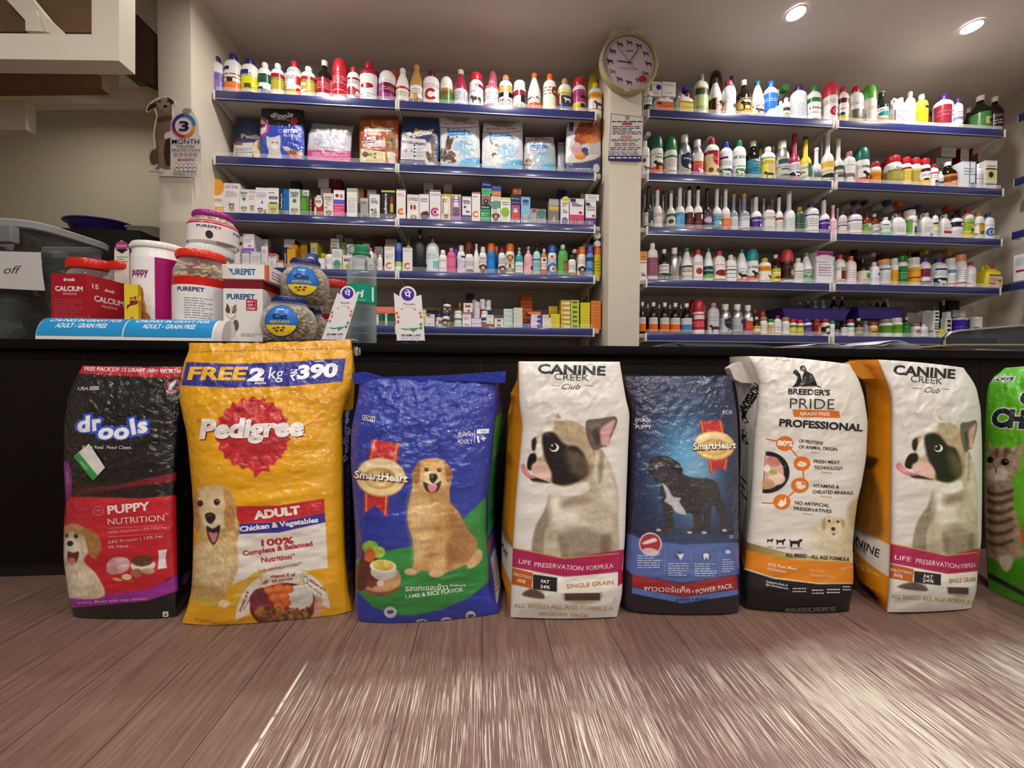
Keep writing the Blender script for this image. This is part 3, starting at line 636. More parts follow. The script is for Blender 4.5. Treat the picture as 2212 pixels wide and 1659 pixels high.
many(L3b, '''
x,155,120,195,f0eeec,d8d4d0,f2f0ee t:UTKID:2a2c34:.83:.12:.85 e:a03028:.36:.52:.1:.1 e:a03028:.64:.52:.1:.1 p:c08a58:.55:.12:.32 l:6a6a78:.7:.66:1|white carton with two red kidneys
x,270,98,190,f0efec,c8c4c0,f2f1ee t:Ear_Treat:3a5a9a:.83:.05:.7 e:5a3424:.55:.2:.45:.16 e:4a2a1c:.75:.24:.25:.14|white carton with brown ear picture
x,385,113,148,eceaf0,a02848,edebf0 b:b03058:.95:1 c:d8408a:.5:.3:.42 d:2a1a24:.5:.3:.12 l:4a4a90:.9:.82:2 b:d0d0d8:0:.12|white carton with magenta ring
x,497,98,192,e8d890,d8c050,f0e4b0 b:e4c838:.92:1 e:f4f4ec:.5:.6:.25:.35 v:Appety:8a7a30:.25:.3:.85:.16 p:b8702c:.55:.2:.26|yellow and gold carton with ginger animal
x,603,103,192,c0a0d0,e0c030,b088c4 b:e8d048:.93:1 e:f0ecf4:.5:.65:.22:.32 e:7a6a50:.5:.45:.35:.1 e:7a58a8:.5:.3:.4:.05|violet carton with yellow top
x,713,93,215,efeef0,b0a0c0,f1f0f2 b:5a3a80:0:.28 t:KEYELL:3a3a48:.82:.09:.8 d:2a6a4a:.3:.6:.14 q:5a3a7a:.6:.42:.25|white carton with purple foot
x,810,88,170,f0ecec,d8d0d0,f2eeee b:c02a38:.96:1 c:e88838:.5:.28:.4 l:a04050:.9:.82:1|white carton with orange ring
x,908,102,300,2f9a52,257a40,31a056 b:18264e:.78:1 t:Multistar:e8ecf4:.88:.09:.8 l:c0e8cc:.6:.2:3 d:f0f4f0:.2:.5:.08|green carton at the base of a stack of three
x,913,92,190,8a7a70,6a5c54,8f8076 b:b0a498:.75:1 p:4a3028:.5:.3:.36,bot=298|grey-brown dog carton in the middle of a stack
x,920,104,50,2a3a90,1f2c70,2c3c94 b:35c07a:0:.35 t:Multistar:f0f2f8:.72:.16:.8 b:c8c4c0:.35:.4,bot=188|blue and mint carton topmost of its stack
x,1015,98,335,f0efee,d0d0cc,f2f1f0 p:8a4a2c:.5:.45:.5 b:88a8d8:0:.06|white carton with brown and white hound
x,1015,103,215,e4e8e4,b8c8c0,e6eae6 e:6a9a8c:.6:.25:.7:.4 l:8a9a98:.9:.75:1,bot=333|white and teal carton above the hound carton
x,1022,98,97,3a58b0,2c4488,3c5ab4 b:e08048:0:.45 t:Hepamust:f0f0f8:.8:.14:.8 t:LIVER:f4ece4:.25:.14:.5,bot=213|blue and orange carton topmost of its stack
x,1118,103,225,eef2e4,c8d8a8,f0f4e8 e:8ac43a:.45:.45:.42:.18 r:e8f070:0:.92:1:1 r:a8d048:0:0:1:.08 r:5a3020:.7:.32:.78:.36|white carton with lime leaf
x,1220,93,300,b04a98,8a3878,b65aa0 e:e8502c:.5:.5:.4:.25 e:f4f4f4:.5:.72:.26:.12 r:f0f0f0:0:0:1:.2 t:FO:1c1c1c:.1:.12:.5|magenta carton with orange teardrop
x,1222,108,195,1f2c52,18223e,212e56 t:Multistar:c8d0e0:.6:.12:.8 t:Multistar:c8d0e0:.2:.1:.8,bot=298|navy carton above the teardrop carton
x,1236,92,130,a05a28,803f18,a45c2a d:c88850:.3:.6:.14,bot=193|orange-brown carton topmost of its stack
x,1325,98,220,88c0e8,68a0cc,8cc4ec e:1f4a9a:.5:.85:.36:.06 p:ece4d4:.5:.22:.46 b:2a5ab0:0:.04|sky-blue carton with white dog
x,1407,68,340,b0aca8,98948f,b4b0ac r:a03848:.3:.8:.9:.95|low grey carton with red mark
x,1490,95,345,9aa8a4,80908c,a0aeaa e:5a8a80:.5:.7:.5:.3 b:b8b4b0:0:.28|low grey and teal carton
x,1620,103,240,8a8680,b8b4b0,8a8680 b:e4b838:.58:.72 b:b4b2b0:.75:1 p:d8b0b0:.5:.25:.3 l:c0483a:.5:.45:1|grey carton with yellow band and pink dog
x,1733,88,240,efeef2,c8c8d4,f1f0f4 e:e0d878:.6:.95:.5:.15 t:Zip:6a6a78:.55:.12:.6 e:6a78b8:.5:.17:.4:.16|white carton with violet swirl
x,1858,156,238,f2eef0,d8b8c8,f4f0f2 b:e04a88:0:.42 t:Vitabest:1f2f7c:.78:.08:.75 e:c03040:.75:.5:.13:.05 p:a8783c:.4:.18:.2 k:b08a58:.7:.15:.17 r:1f2f7c:.03:.88:.4:.99|large white and pink carton with dog and cat
x,2003,112,258,efedf0,8a7a98,f1eff2 b:6a3a90:0:.34 t:Canitone:3a3a48:.66:.07:.8 e:b85048:.75:.42:.16:.05 r:1f2f7c:.03:.8:.4:.92 p:b0a0c0:.4:.16:.2|white and purple carton against the pillar
x,2018,148,192,ecebe8,c8c4c0,eeedea t:Canitone:4a4a50:.5:.16:.6,bot=256|white carton lying on the purple one
x,315,98,68,c4c0bc,a4a09c,c8c4c0 t:Ear_Treat:5a5a60:.6:.1:.7,back=.14|grey-white carton standing high at the back
x,517,86,82,c8c4b8,a8a498,ccc8bc,back=.15|plain grey carton standing high at the back
x,740,76,160,28305a,1c2444,2a325e,back=.13|navy carton at the back by the violet one
x,1112,88,180,242c54,1a2040,262e58 t:Multistar:8088b0:.7:.08:.8,back=.13|navy carton at the back by the leaf one
x,1705,84,150,2c2c5c,202048,2e2e60 d:8080b8:.5:.6:.1,back=.13|navy carton at the back by the pillar end
x,1925,58,180,d0ccc8,b0aca8,d4d0cc l:b05050:.8:.5:2,back=.12|white carton at the back by the pillar end
''')
L4a = Row('L4', ZL[3], 500, 480, 5.53, 'fourth shelf beside the stair post')
many(L4a, '''
x,98,68,165,e9e2da,c8bcb0,ece6de r:8a3040:.1:.75:.9:.82 p:c8a060:.5:.4:.3,back=.07|cream carton with dog in the second row
x,35,118,305,efedf2,d8d4e0,f0eef4 b:b890d0:0:.1|white carton with lilac foot at the shelf end
x,285,118,355,eeecf2,e0dce8,f0eef4 l:b0a8bc:.8:.4:3 d:c04050:.1:.9:.06,dep=.1|long white carton lying low
x,180,78,367,eeecf2,dcd8e4,f0eef4 l:b0a8bc:.8:.4:3,dep=.2|white carton beside a long white one
x,205,122,140,f0eef4,dcd8e4,f1eff5 b:9a68c8:.02:.2 d:7a4ab0:.15:.93:.06 l:8a8898:.75:.5:3 q:8a60c0:.6:.32:.16,bot=353,dep=.17|white and violet carton on top of low ones
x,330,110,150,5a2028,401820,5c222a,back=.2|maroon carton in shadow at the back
x,378,84,202,e8e4e8,c8c4c8,eae6ea,back=.12|white carton in the second row
x,397,74,285,efedf0,6a2440,f1eff2 c:d8c8d0:.5:.7:.2,dep=.16|white carton with maroon side
x,487,86,375,f0eeea,e0d8d0,f2f0ec b:e8702c:.82:1 c:b0a8a0:.5:.4:.2|white carton with orange top
x,588,70,455,efe6da,e0d8cc,f0e8dc b:e8702c:.75:1|low white carton with orange band
x,640,44,300,20284e,18203c,222a52 v:Wound:e8e8f0:.65:.1:.7:.4|narrow navy carton spine
x,710,92,318,e8a824,c88a18,eaac28 p:8a6a3a:.3:.18:.24 l:f4dca0:.5:.2:3,dep=.055|amber carton with small beagle
x,708,120,203,c8c0c4,4a2430,ccc4c8 l:8a8088:.8:.4:3,back=.12,dep=.15|grey-white carton above the amber one
x,760,64,268,e9a824,c88a18,ebac28,back=.08,dep=.11|amber carton in the second row
x,842,70,262,d8a028,b88420,daa42c,back=.13|amber carton at the back
x,862,50,520,f0eeec,d0ccc8,f2f0ee|little white carton
x,940,106,370,4a74b8,3a5a90,4c78bc e:e4ecf4:.5:.6:.4:.2 l:d0e0f0:.35:.1:3|blue carton with white oval
x,985,78,245,f0e060,d8c848,f2e468 r:e8e8f0:.15:.45:.85:.85 p:b08048:.5:.62:.2,back=.09,dep=.15|yellow and white carton with little animal
x,1085,70,430,efeef4,d8d4e4,f1f0f6 l:a8a4b8:.6:.2:3|small white carton
x,1098,52,370,e8e048,c8c038,eae44c,back=.07|small yellow carton
b,1162,88,350,W,K,f1eff2 d:c02838:.3:.15:.1 l:9090a0:.9:.4:5|white bottle with black cap and fine print
x,1260,112,320,f0efee,d4d0cc,f2f1f0 e:4aa890:.5:.25:.45:.25 p:8a4a30:.5:.25:.24 l:7a7a80:.9:.6:5|white carton with teal disc and dog
x,1385,106,395,f0f0e8,d0d4b8,f2f2ec b:e8e09a:0:.5 r:28404a:.12:.6:.88:.76 t:Liv.52:f0f0f0:.68:.08:.5 p:c89048:.5:.3:.2|white and cream carton with dark name bar
x,1240,100,193,dcdad6,b0aca8,e0deda b:c8d0a0:0:.2 r:5a6a68:.1:.62:.9:.72,back=.10|white carton standing behind the teal one
x,1292,76,142,b8b4b4,9a9696,bcb8b8,back=.18|grey carton high at the back
x,1332,60,240,8ab048,708f38,8eb44c,back=.13|lime carton in the second row
x,1402,96,190,9a9694,7c7876,9e9a98 r:7a7674:.1:.5:.9:.65,back=.18|grey carton at the back by the lime one
x,1420,86,262,dcdadc,b8b6b8,e0dee0,back=.09|white carton behind the name-bar one
x,1528,124,283,f0ecee,d0a8b0,f2eef0 b:c83848:.9:.96 l:b06070:.8:.5:3,back=.05,dep=.055|white carton with thin red line
x,1612,80,255,d8d0d4,5a1830,dcd4d8 b:8a3058:0:.3,back=.12|white carton with plum side
x,1760,92,290,a09a9c,7c7678,a49ea0,back=.1|grey carton behind the pink-capped bottles
x,1908,136,200,a8a2a0,8a8482,aca6a4 l:807a78:.6:.3:2,back=.13|broad grey carton at the back
b,1665,72,310,W,PK,f2eef2 c:c05068:.6:.25:.2 l:a0788a:.9:.5:4|white bottle with bright pink cap, nearest of three
b,1715,56,335,W,PK,f2eef2 l:a0788a:.9:.5:4,back=.06|white bottle with pink cap, middle of three
b,1757,50,355,W,PK,f2eef2,back=.11|white bottle with pink cap, farthest of three
b,1776,58,388,W,W,f1eff0 l:9098a0:.8:.3:3|slim white bottle in front of the pink caps
x,1890,118,285,f0eeec,c8c0bc,f2f0ee b:b05048:.97:1 c:d87a38:.45:.24:.34 l:8a7a78:.92:.84:2 l:b08080:.7:.5:3|white carton with orange ring on the front row
t,1998,84,255,2c4496,5a78c8,bcd83a b:2c4496:.5:1 r:f0f4e8:.3:.05:.7:.25 l:f0f4e8:.45:.3:2|blue and lime spray can
x,2103,112,300,efedea,c8c4c0,f1efec b:a85048:.97:1 c:c86a30:.5:.25:.36 l:6a6260:.9:.82:2|white carton with rusty ring beside the black bottle
u,2118,76,185,f0e8dc,a8783c,-,back=.09|cream bottle with gold pump in the second row
''')
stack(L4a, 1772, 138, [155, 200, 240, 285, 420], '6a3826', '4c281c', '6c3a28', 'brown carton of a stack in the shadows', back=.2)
L4b = Row('L4', ZL[3], 860, 490, 4.809, 'fourth shelf left of the clock pillar')
many(L4b, '''
u,228,134,40,1e1e22,K,- ,rot=0|big black pump bottle with small white tag
u,368,136,90,dfe9ea,4a2c1c,e2ecee r:88c8cc:.55:.1:.9:.5 l:8aa0a4:.9:.6:3 r:6a7a80:.1:.1:.3:.35|tall pale bottle with brown pump
f,465,84,245,f0eeee,W,f1efef|curved white bottle with no print
b,545,92,222,dc4a84,f0a0c0,e0548c l:f4c8dc:.85:.4:5 l:a02858:.3:.15:2|hot pink bottle with pale pink cap
t,602,58,235,7aa8c8,2850b8,-,back=.07|can with royal blue cap behind
f,656,84,198,f0eef4,W,f1eff5 r:3a3a88:.5:.82:.95:.94 l:6a3a98:.75:.05:7|white bottle with violet print
f,743,86,235,eceaea,K,f0eeee e:e0dedc:.5:.55:.36:.36 e:7a6a58:.55:.1:.3:.1 l:8a8684:.75:.4:4|white bottle with oval label and black cap
w,735,78,160,e0602a,e0602a,-,back=.1|orange-lidded jar peering over the front row
c,812,60,180,f0efee,f4e8d0,-|tall plain white tapered bottle
f,880,82,212,f0eef0,W,f1eff1 p:6a4030:.5:.25:.34 t:PRO:4a4a58:.85:.08:.4 l:7a7a88:.75:.55:3|white bottle with brown spaniel
t,967,86,182,1f84de,OR,2088e2 r:1c78cc:0:0:.1:1|bright blue spray can with orange cap, in front
t,1020,40,205,1f84de,OR,2088e2,back=.07|bright blue spray can with orange cap, behind
f,1078,76,215,eceaea,6a2028,eeecec p:6a3a30:.55:.2:.36 l:5a5a68:.9:.5:4|white bottle with dog and maroon cap
t,1162,96,185,f2f0ea,OR,f2f0ea p:c07a3a:.5:.78:.26 e:5a8a3a:.3:.18:.24:.08 e:5a8a3a:.7:.18:.24:.08 e:4a7a34:.5:.3:.08:.2 d:c8a878:.5:.2:.12 l:5a4a40:.58:.45:2|white can with setter and green leaves
u,1258,84,225,1f9a98,W,ecf2f2 b:2a9a9a:.85:1 b:2a9a9a:0:.08 t:CELE:3a7a7c:.55:.09:.6 l:8aa8a8:.4:.2:3|teal and white bottle with white trigger
u,1352,92,215,f0a8b4,W,f2b4be d:4a2a7a:.8:.4:.16 l:f8dce0:.3:.1:3 r:e08898:.3:.55:.4:.8|pink bottle with white trigger
u,1440,82,185,a8dcde,K,a4d4d6 b:2a5a60:.84:.92 r:8ab8b8:.3:.4:.7:.7 l:5a8a8c:.3:.1:3|aqua bottle with black pump
b,1515,64,230,c8702c,W,ece4d8 b:c86a28:0:.3 d:5a2a20:.5:.85:.12 l:c8904a:.7:.4:2|amber bottle with white cap
u,1500,56,170,2a2420,K,-,back=.08|dark bottle with black pump in the second row
t,1598,96,200,f0f0f4,2868c8,f1f1f5 c:4a7ac8:.5:.3:.36 d:c04050:.45:.9:.08 l:6a7a98:.85:.6:4 d:d86a4a:.55:.3:.1|white bottle with blue ring and blue cap
b,1710,106,190,4cae4a,d8e8e0,5ab858 r:6a5a30:.5:.1:.85:.7 l:d04a38:.85:.7:2 e:b8703a:.65:.4:.14:.2|clear green gel bottle with silver cap
w,1805,86,300,f2f0ea,K,f2f0ea b:a87850:0:.2 l:7a7a78:.8:.4:3|white jar with black lid and tan foot
t,1905,86,215,f2eeea,OR,f3efeb l:b04a38:.85:.6:3 p:4a2c20:.5:.28:.34 b:b85a3a:0:.04|white spray can with dog and orange cap
t,1868,40,240,f0ece8,OR,-,back=.07|orange-capped can behind the dog can
t,1990,76,200,5a9ad8,4a4ab8,62a0dc b:20305a:.72:.9 q:3a5a88:.5:.3:.3|light blue spray can with violet cap
t,2068,78,220,c8b828,OR,ccbc2c l:7a6a10:.8:.2:4|mustard can with orange cap against the pillar
y,2062,96,100,22211f,W,-,back=.03|dark bottle lying on its side, upper, by the pillar
y,2062,92,186,22211f,W,-,back=.03|dark bottle lying on its side, lower, by the pillar
y,1932,66,205,22211f,W,-,back=.14|dark bottle lying down, white cap, deep on the shelf
y,1828,62,262,2a2826,W,-,back=.1|dark bottle lying down, white cap, over the black-lidded jar
''')
L5 = Row('L5', ZL[4], 800, 600, 4.254, 'bottom shelf left of the clock pillar')
many(L5, '''
x,82,66,332,f0f0ee,2f6a48,2f6a48 r:f0f0ee:.05:.1:.4:.95|green and white carton beside the water bottle
x,150,56,330,eceeec,2f6a48,2c6444 r:eeeeee:.3:0:.6:1|second green and white carton, near the stand
x,200,50,340,2f5a40,24482f,305c42|dark green carton behind the stand
x,135,178,265,e8705a,c85844,ea7860 l:f4c0b0:.8:.3:2,bot=328,dep=.12|coral packet lying across green cartons
x,500,34,290,b4d860,98c048,b8dc64 r:eef0e8:.2:.6:.8:.9|narrow lime carton beside the stand
x,545,80,335,eeecf0,283060,f0eef2 r:28305e:.08:.86:.5:.96 r:c83848:.4:.3:.55:.4 b:e8d8e0:.25:.5|white carton with navy corner mark
w,632,62,340,c8b8a8,N,ece8e2 r:6a4a3a:.5:.3:.85:.7|small jar with navy lid
w,697,72,330,W,2448a8,f1efec p:6a4a34:.45:.4:.36 d:e0a838:.75:.3:.14|white jar with blue lid and dog pictures
w,705,76,225,W,1f2c78,f0eeec p:8a7060:.35:.4:.28 p:7a4a30:.7:.4:.24,bot=327|white navy-lidded jar standing on another jar
s,672,54,195,5a2a12,1c2444,-,back=.1|amber bottle with navy cap in the second row
x,748,14,310,383634,504e4a,3a3836|thin dark carton spine
w,808,80,308,W,W,f2f0f0 b:c8d8e8:.55:.85 r:4a6a90:.2:.65:.8:.78 l:9098a8:.4:.1:3|white jar with pale blue label
s,822,60,235,9a6a1c,b89030,-,back=.1|golden bottle in the second row
x,887,80,325,f2eeee,c8a0a0,f4f0f0 b:c03040:.9:.95 l:c86070:.8:.5:3 q:d08090:.5:.2:.3|white carton with red print beneath another
x,897,82,232,f2eeee,c8a0a0,f4f0f0 r:c83040:.2:.55:.8:.75 d:b02838:.6:.2:.12 b:b83040:0:.05,bot=322|white carton with red print on top
x,915,74,145,1f3430,18282a,213834 r:8a8030:.2:.3:.7:.6,back=.17|dark green carton high at the back
w,978,66,225,f0f0f0,W,eff1f1 l:a0a8a8:.8:.3:4,back=.03|white pill jar
w,958,60,205,ecebea,W,-,back=.12|white pill jar in the second row
w,1032,60,200,f0f0f0,W,a83038 l:e0c0c0:.8:.4:2,back=.09|white jar with red label at the back
w,1085,54,208,f0f0f0,W,2f4a80 l:c0c8d8:.8:.4:2,back=.1|white jar with blue label at the back
w,1050,64,308,f0f0f0,W,f0f0f0 b:2a5a68:.6:.9 b:a83a30:.1:.45|white jar with teal and rust label
x,1100,70,340,eeece8,d8d4d0,f0eeea,bot=425,rot=14|white carton sitting askew
x,1080,108,428,8a2a34,701f2a,8c2c36 e:e0b8b8:.7:.35:.1:.2|low maroon carton under the askew one
x,1440,84,425,3a5ac0,b8508a,3c5cc4 r:d8408a:.6:.5:.95:.95|low blue and pink carton
x,1505,132,308,e06a28,c05418,e46e2c r:f0b080:.1:.3:.9:.6,bot=338,back=.04|flat orange carton lying on the violet stack
x,1610,60,338,d8d4d0,b8b4b0,dcd8d4,bot=366,back=.03|flat grey carton on a short stack
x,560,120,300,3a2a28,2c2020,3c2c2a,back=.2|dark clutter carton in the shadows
''')
stack(L5, 975, 90, [368, 416, 460], 'eeecf4', 'c8bcd8', 'f0eef6 b:b8a0d8:.8:1 l:8a70b8:.6:.3:2', 'lilac-white carton of a pair')
stack(L5, 1182, 84, [372, 418, 460], 'eeeeec', 'd0ccca', 'f0f0ee r:a0503c:.3:.35:.7:.7', 'white carton of a pair with rust mark')
stack(L5, 1268, 84, [285, 330, 374, 418, 460], 'd4e6e2', 'b4cac4', 'd6e9e5 l:6a9a98:.7:.3:2 d:b85868:.85:.4:.06', 'pale aqua carton in a stack of four')
stack(L5, 1357, 84, [275, 314, 350, 388, 425, 460], 'dde8d4', 'c0ccb8', 'dfead6 l:8aa080:.7:.3:2', 'pale green carton in a stack of five')
stack(L5, 1435, 112, [155, 200, 240, 280, 310, 460], 'c85a20', '9a4418', 'cc5e24 l:e8a878:.65:.35:1', 'orange carton of a rear stack of five', back=.16)
stack(L5, 1525, 90, [338, 380, 421, 460], 'f0eef4', 'c8c0d8', 'f2f0f6 e:5a48a8:.9:.5:.3:.4 l:8a80b0:.7:.4:2', 'white and violet carton in a stack of three')
stack(L5, 1613, 80, [368, 413, 460], 'f2ece0', 'd8d0c0', 'f4eee2 l:d89830:.7:.4:2', 'cream carton of a pair with gold print')
stack(L5, 1700, 86, [332, 378, 420, 460], 'e8d83a', 'c8b828', 'ead93c l:a08c20:.6:.35:2', 'yellow carton in a stack of three')
stack(L5, 1795, 90, [205, 249, 293, 338, 379, 420, 460], 'e8c43a', 'd0a828', 'eac83e e:f4f0e0:.6:.3:.4:.25 b:e0a028:.8:1', 'golden carton in a stack of six')
stack(L5, 1880, 78, [205, 249, 293, 338, 379, 420, 460], 'c4d84a', 'a8bc38', 'c8dc4e r:3a4a28:.2:.35:.8:.65', 'lime carton in a stack of six')
stack(L5, 1975, 92, [228, 276, 323, 371, 416, 460], 'e0cc34', 'c4b028', 'e2d038 l:907c18:.6:.4:1', 'mustard carton in a stack of five')
stack(L5, 2073, 94, [210, 268, 322, 376, 428, 478], 'e2803a', 'c8682a', 'e6843c l:8a4418:.6:.4:1', 'orange carton in a stack of five by the pillar', back=.0)
stack(L5, 1680, 84, [262, 330, 460], 'd0b830', 'a89024', 'd4bc34', 'dull yellow carton of a rear pair', back=.11)
R1a = Row('R1', ZR[0], 1380, 150, 5.267, 'top shelf right of the clock')
many(R1a, '''
b,100,104,195,W,W,eef0ea r:2a4a20:.2:.1:.9:.4 t:LIV:3a4a3a:.85:.14:.6 l:4a5a4a:.7:.5:2|white bottle with green picture against the pillar
j,265,236,315,W,W,e87838 b:efe8e0:0:.15 r:6a2a50:.05:.75:.3:.95 l:8a3a18:.6:.35:2|white jerrycan with orange label
j,508,200,285,W,RD,e4d04a b:c8862a:.85:1 l:a88a20:.6:.3:3|white jerrycan with yellow label
x,345,168,142,e8e6e4,d0cecc,eae8e6,bot=305,back=.03,dep=.12|plain white block carton lying above the jerrycan
x,205,120,140,e4e2e2,cccac8,e6e4e4 d:24308a:.7:.62:.26,bot=305,back=.02,dep=.12|white canister lying with navy cap facing out
y,528,96,232,e8e6e4,N,-,back=.05|white bottle lying down, navy cap facing out
b,705,172,75,f0f2ea,8a9a88,c4d08a r:4a5a30:.2:.72:.85:.95 e:3a4a28:.4:.8:.2:.1 b:eef0e8:0:.08|tall white bottle with pale green leaf label
d,875,150,30,5a2018,4a1a14,-,back=.13|dark brown dome rising behind
c,868,155,115,f0eeec,2a4a3a,d8b8a4 r:4a2a22:0:0:.42:1 d:8a2a28:.72:.25:.1 l:4a3028:.6:.5:1 e:3a2420:.75:.75:.25:.12|white tapered bottle with brown and beige label
b,1055,90,80,e8e0d0,1f4aa8,-,back=.12|bottle with blue cap behind the red-capped one
b,1025,155,137,W,RD,efeeec e:6a4a3a:.7:.42:.14:.1 e:7a3a2a:.8:.2:.14:.1 l:9a9a98:.9:.5:5 e:6a7a58:.9:.85:.2:.15|white bottle with brown pictures and red cap
s,1192,162,135,1a100c,W,3a3a28 b:e8b878:.6:.85 b:c8d060:.35:.6 b:e88a50:.05:.3 l:f0f0e8:.98:.88:1 q:2a1a14:.5:.6:.25|black glass bottle with many-coloured label
c,1348,152,142,f0f0ee,TE,f2f2f0 b:e8622a:0:.25 q:4a3a28:.5:.38:.22 t:Liv.52:2a4a4a:.7:.12:.6 l:6a7a7a:.92:.82:1|white ribbed bottle with orange foot and teal cap
b,1510,152,148,f0f2f6,2a5ec0,2a66c0 e:f0f4f8:.5:.12:.3:.25 e:e4ecf4:.75:.35:.2:.15 l:c0d8f0:.8:.65:2|white bottle with blue milk-splash label
b,1600,64,365,eef0f2,W,9ac0d0 l:e8f0f4:.8:.4:2|small bottle with pale blue label
y,1650,110,228,e6e6e2,2f7a2c,-,back=.06|white bottle lying down, green cap facing out
b,1675,92,330,e8e8e8,W,d0ccc8 b:4a2432:.6:.8 e:7a8a40:.4:.25:.3:.2|white bottle with dark band, in the gap
b,1815,182,190,eceef0,3a2a5a,dee0e4 r:2a2f78:.68:.8:.95:.92 l:8a90a0:.7:.15:7 r:2a2f78:.68:.0:.9:.06|white bottle with grey print and dark purple cap
b,1990,160,200,W,GR,f0f2ee b:2f7a3c:.78:.96 t:Liveda:3a4a40:.55:.12:.6 b:3a7a48:.04:.1 l:4a5a50:.38:.3:1|white bottle with green sweep and green cap
''')
R1b = Row('R1', ZR[0], 1780, 150, 5.12, 'top shelf by the right corner')
many(R1b, '''
d,72,152,145,f0eaea,d83a48,f2ecec c:c02a38:.5:.42:.2 d:c02a38:.5:.42:.08 l:a04868:.95:.75:3|white bottle with red dome cap and red flower
b,210,122,200,f0eee8,RD,efece2 r:5a1830:.1:.8:.75:1 b:d8c038:0:.32 e:2a2a28:.3:.35:.15:.06 l:b04860:.62:.5:1|white bottle with maroon and yellow label
b,350,160,200,f0eeea,RD,e8e4dc b:c8a060:0:.2 r:5a6848:.2:.15:.95:.55 e:7a7a78:.65:.38:.25:.18 l:b02838:.85:.72:2|white bottle with olive picture and red cap
d,500,145,180,e8e2d8,5cb848,ece6dc e:b03a30:.75:.35:.12:.1 b:4a3a30:.06:.09 l:c08878:.75:.6:2|cream bottle with bright green dome cap
s,635,132,255,16242a,1c3a40,f0ece4 b:d8904a:0:.35 e:2a8a90:.6:.62:.4:.16 l:2a5a60:.92:.8:1|dark bottle with white, teal and orange label
j,815,222,320,ece4e2,W,eee6e4 l:6a3048:.9:.75:1 r:5a1838:.1:.05:.6:.12 l:7a6a70:.6:.25:4|cream jerrycan with rounded handle
b,945,112,255,ecebee,b4b4b8,e4e2ea b:d0cedc:0:.1 l:a8a4b4:.8:.3:4,back=.02|white bottle with silver cap
b,1065,130,285,f0e838,c8c8c8,f0e42a r:2a2a2c:.5:.84:.95:.97 l:8a8018:.75:.1:6|bright yellow bottle with silver cap
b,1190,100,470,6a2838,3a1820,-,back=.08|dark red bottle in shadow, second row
b,1325,198,290,f0eef0,4a2a78,8a2a3a r:eeecf0:.55:0:1:1 b:f0eef2:0:.2 r:8a8aa8:.6:.3:.98:.38 l:a06070:.8:.5:2|white bottle with maroon block and purple cap
b,1475,100,325,f0eef2,4a3a80,e4e0ec b:8a80b0:.45:.6 b:9a9a48:0:.15|white bottle with lilac band and purple cap
s,1600,96,430,141a14,W,-,back=.15|dark bottle leaning low in the second row
s,1730,192,300,101810,e0dcd8,4a7a3c r:a8c078:.4:.3:.85:.7 e:2a4a28:.6:.5:.1:.15|dark bottle with green label and white cap
s,1890,152,310,140e0e,d8d4d0,3a2a28 b:8a6a68:.82:.88 b:8a6a68:.12:.18 l:c8b8b8:.65:.35:2|dark bottle with black label in the corner
''')
R2a = Row('R2', ZR[1], 1380, 270, 5.267, 'second shelf right of the clock pillar')
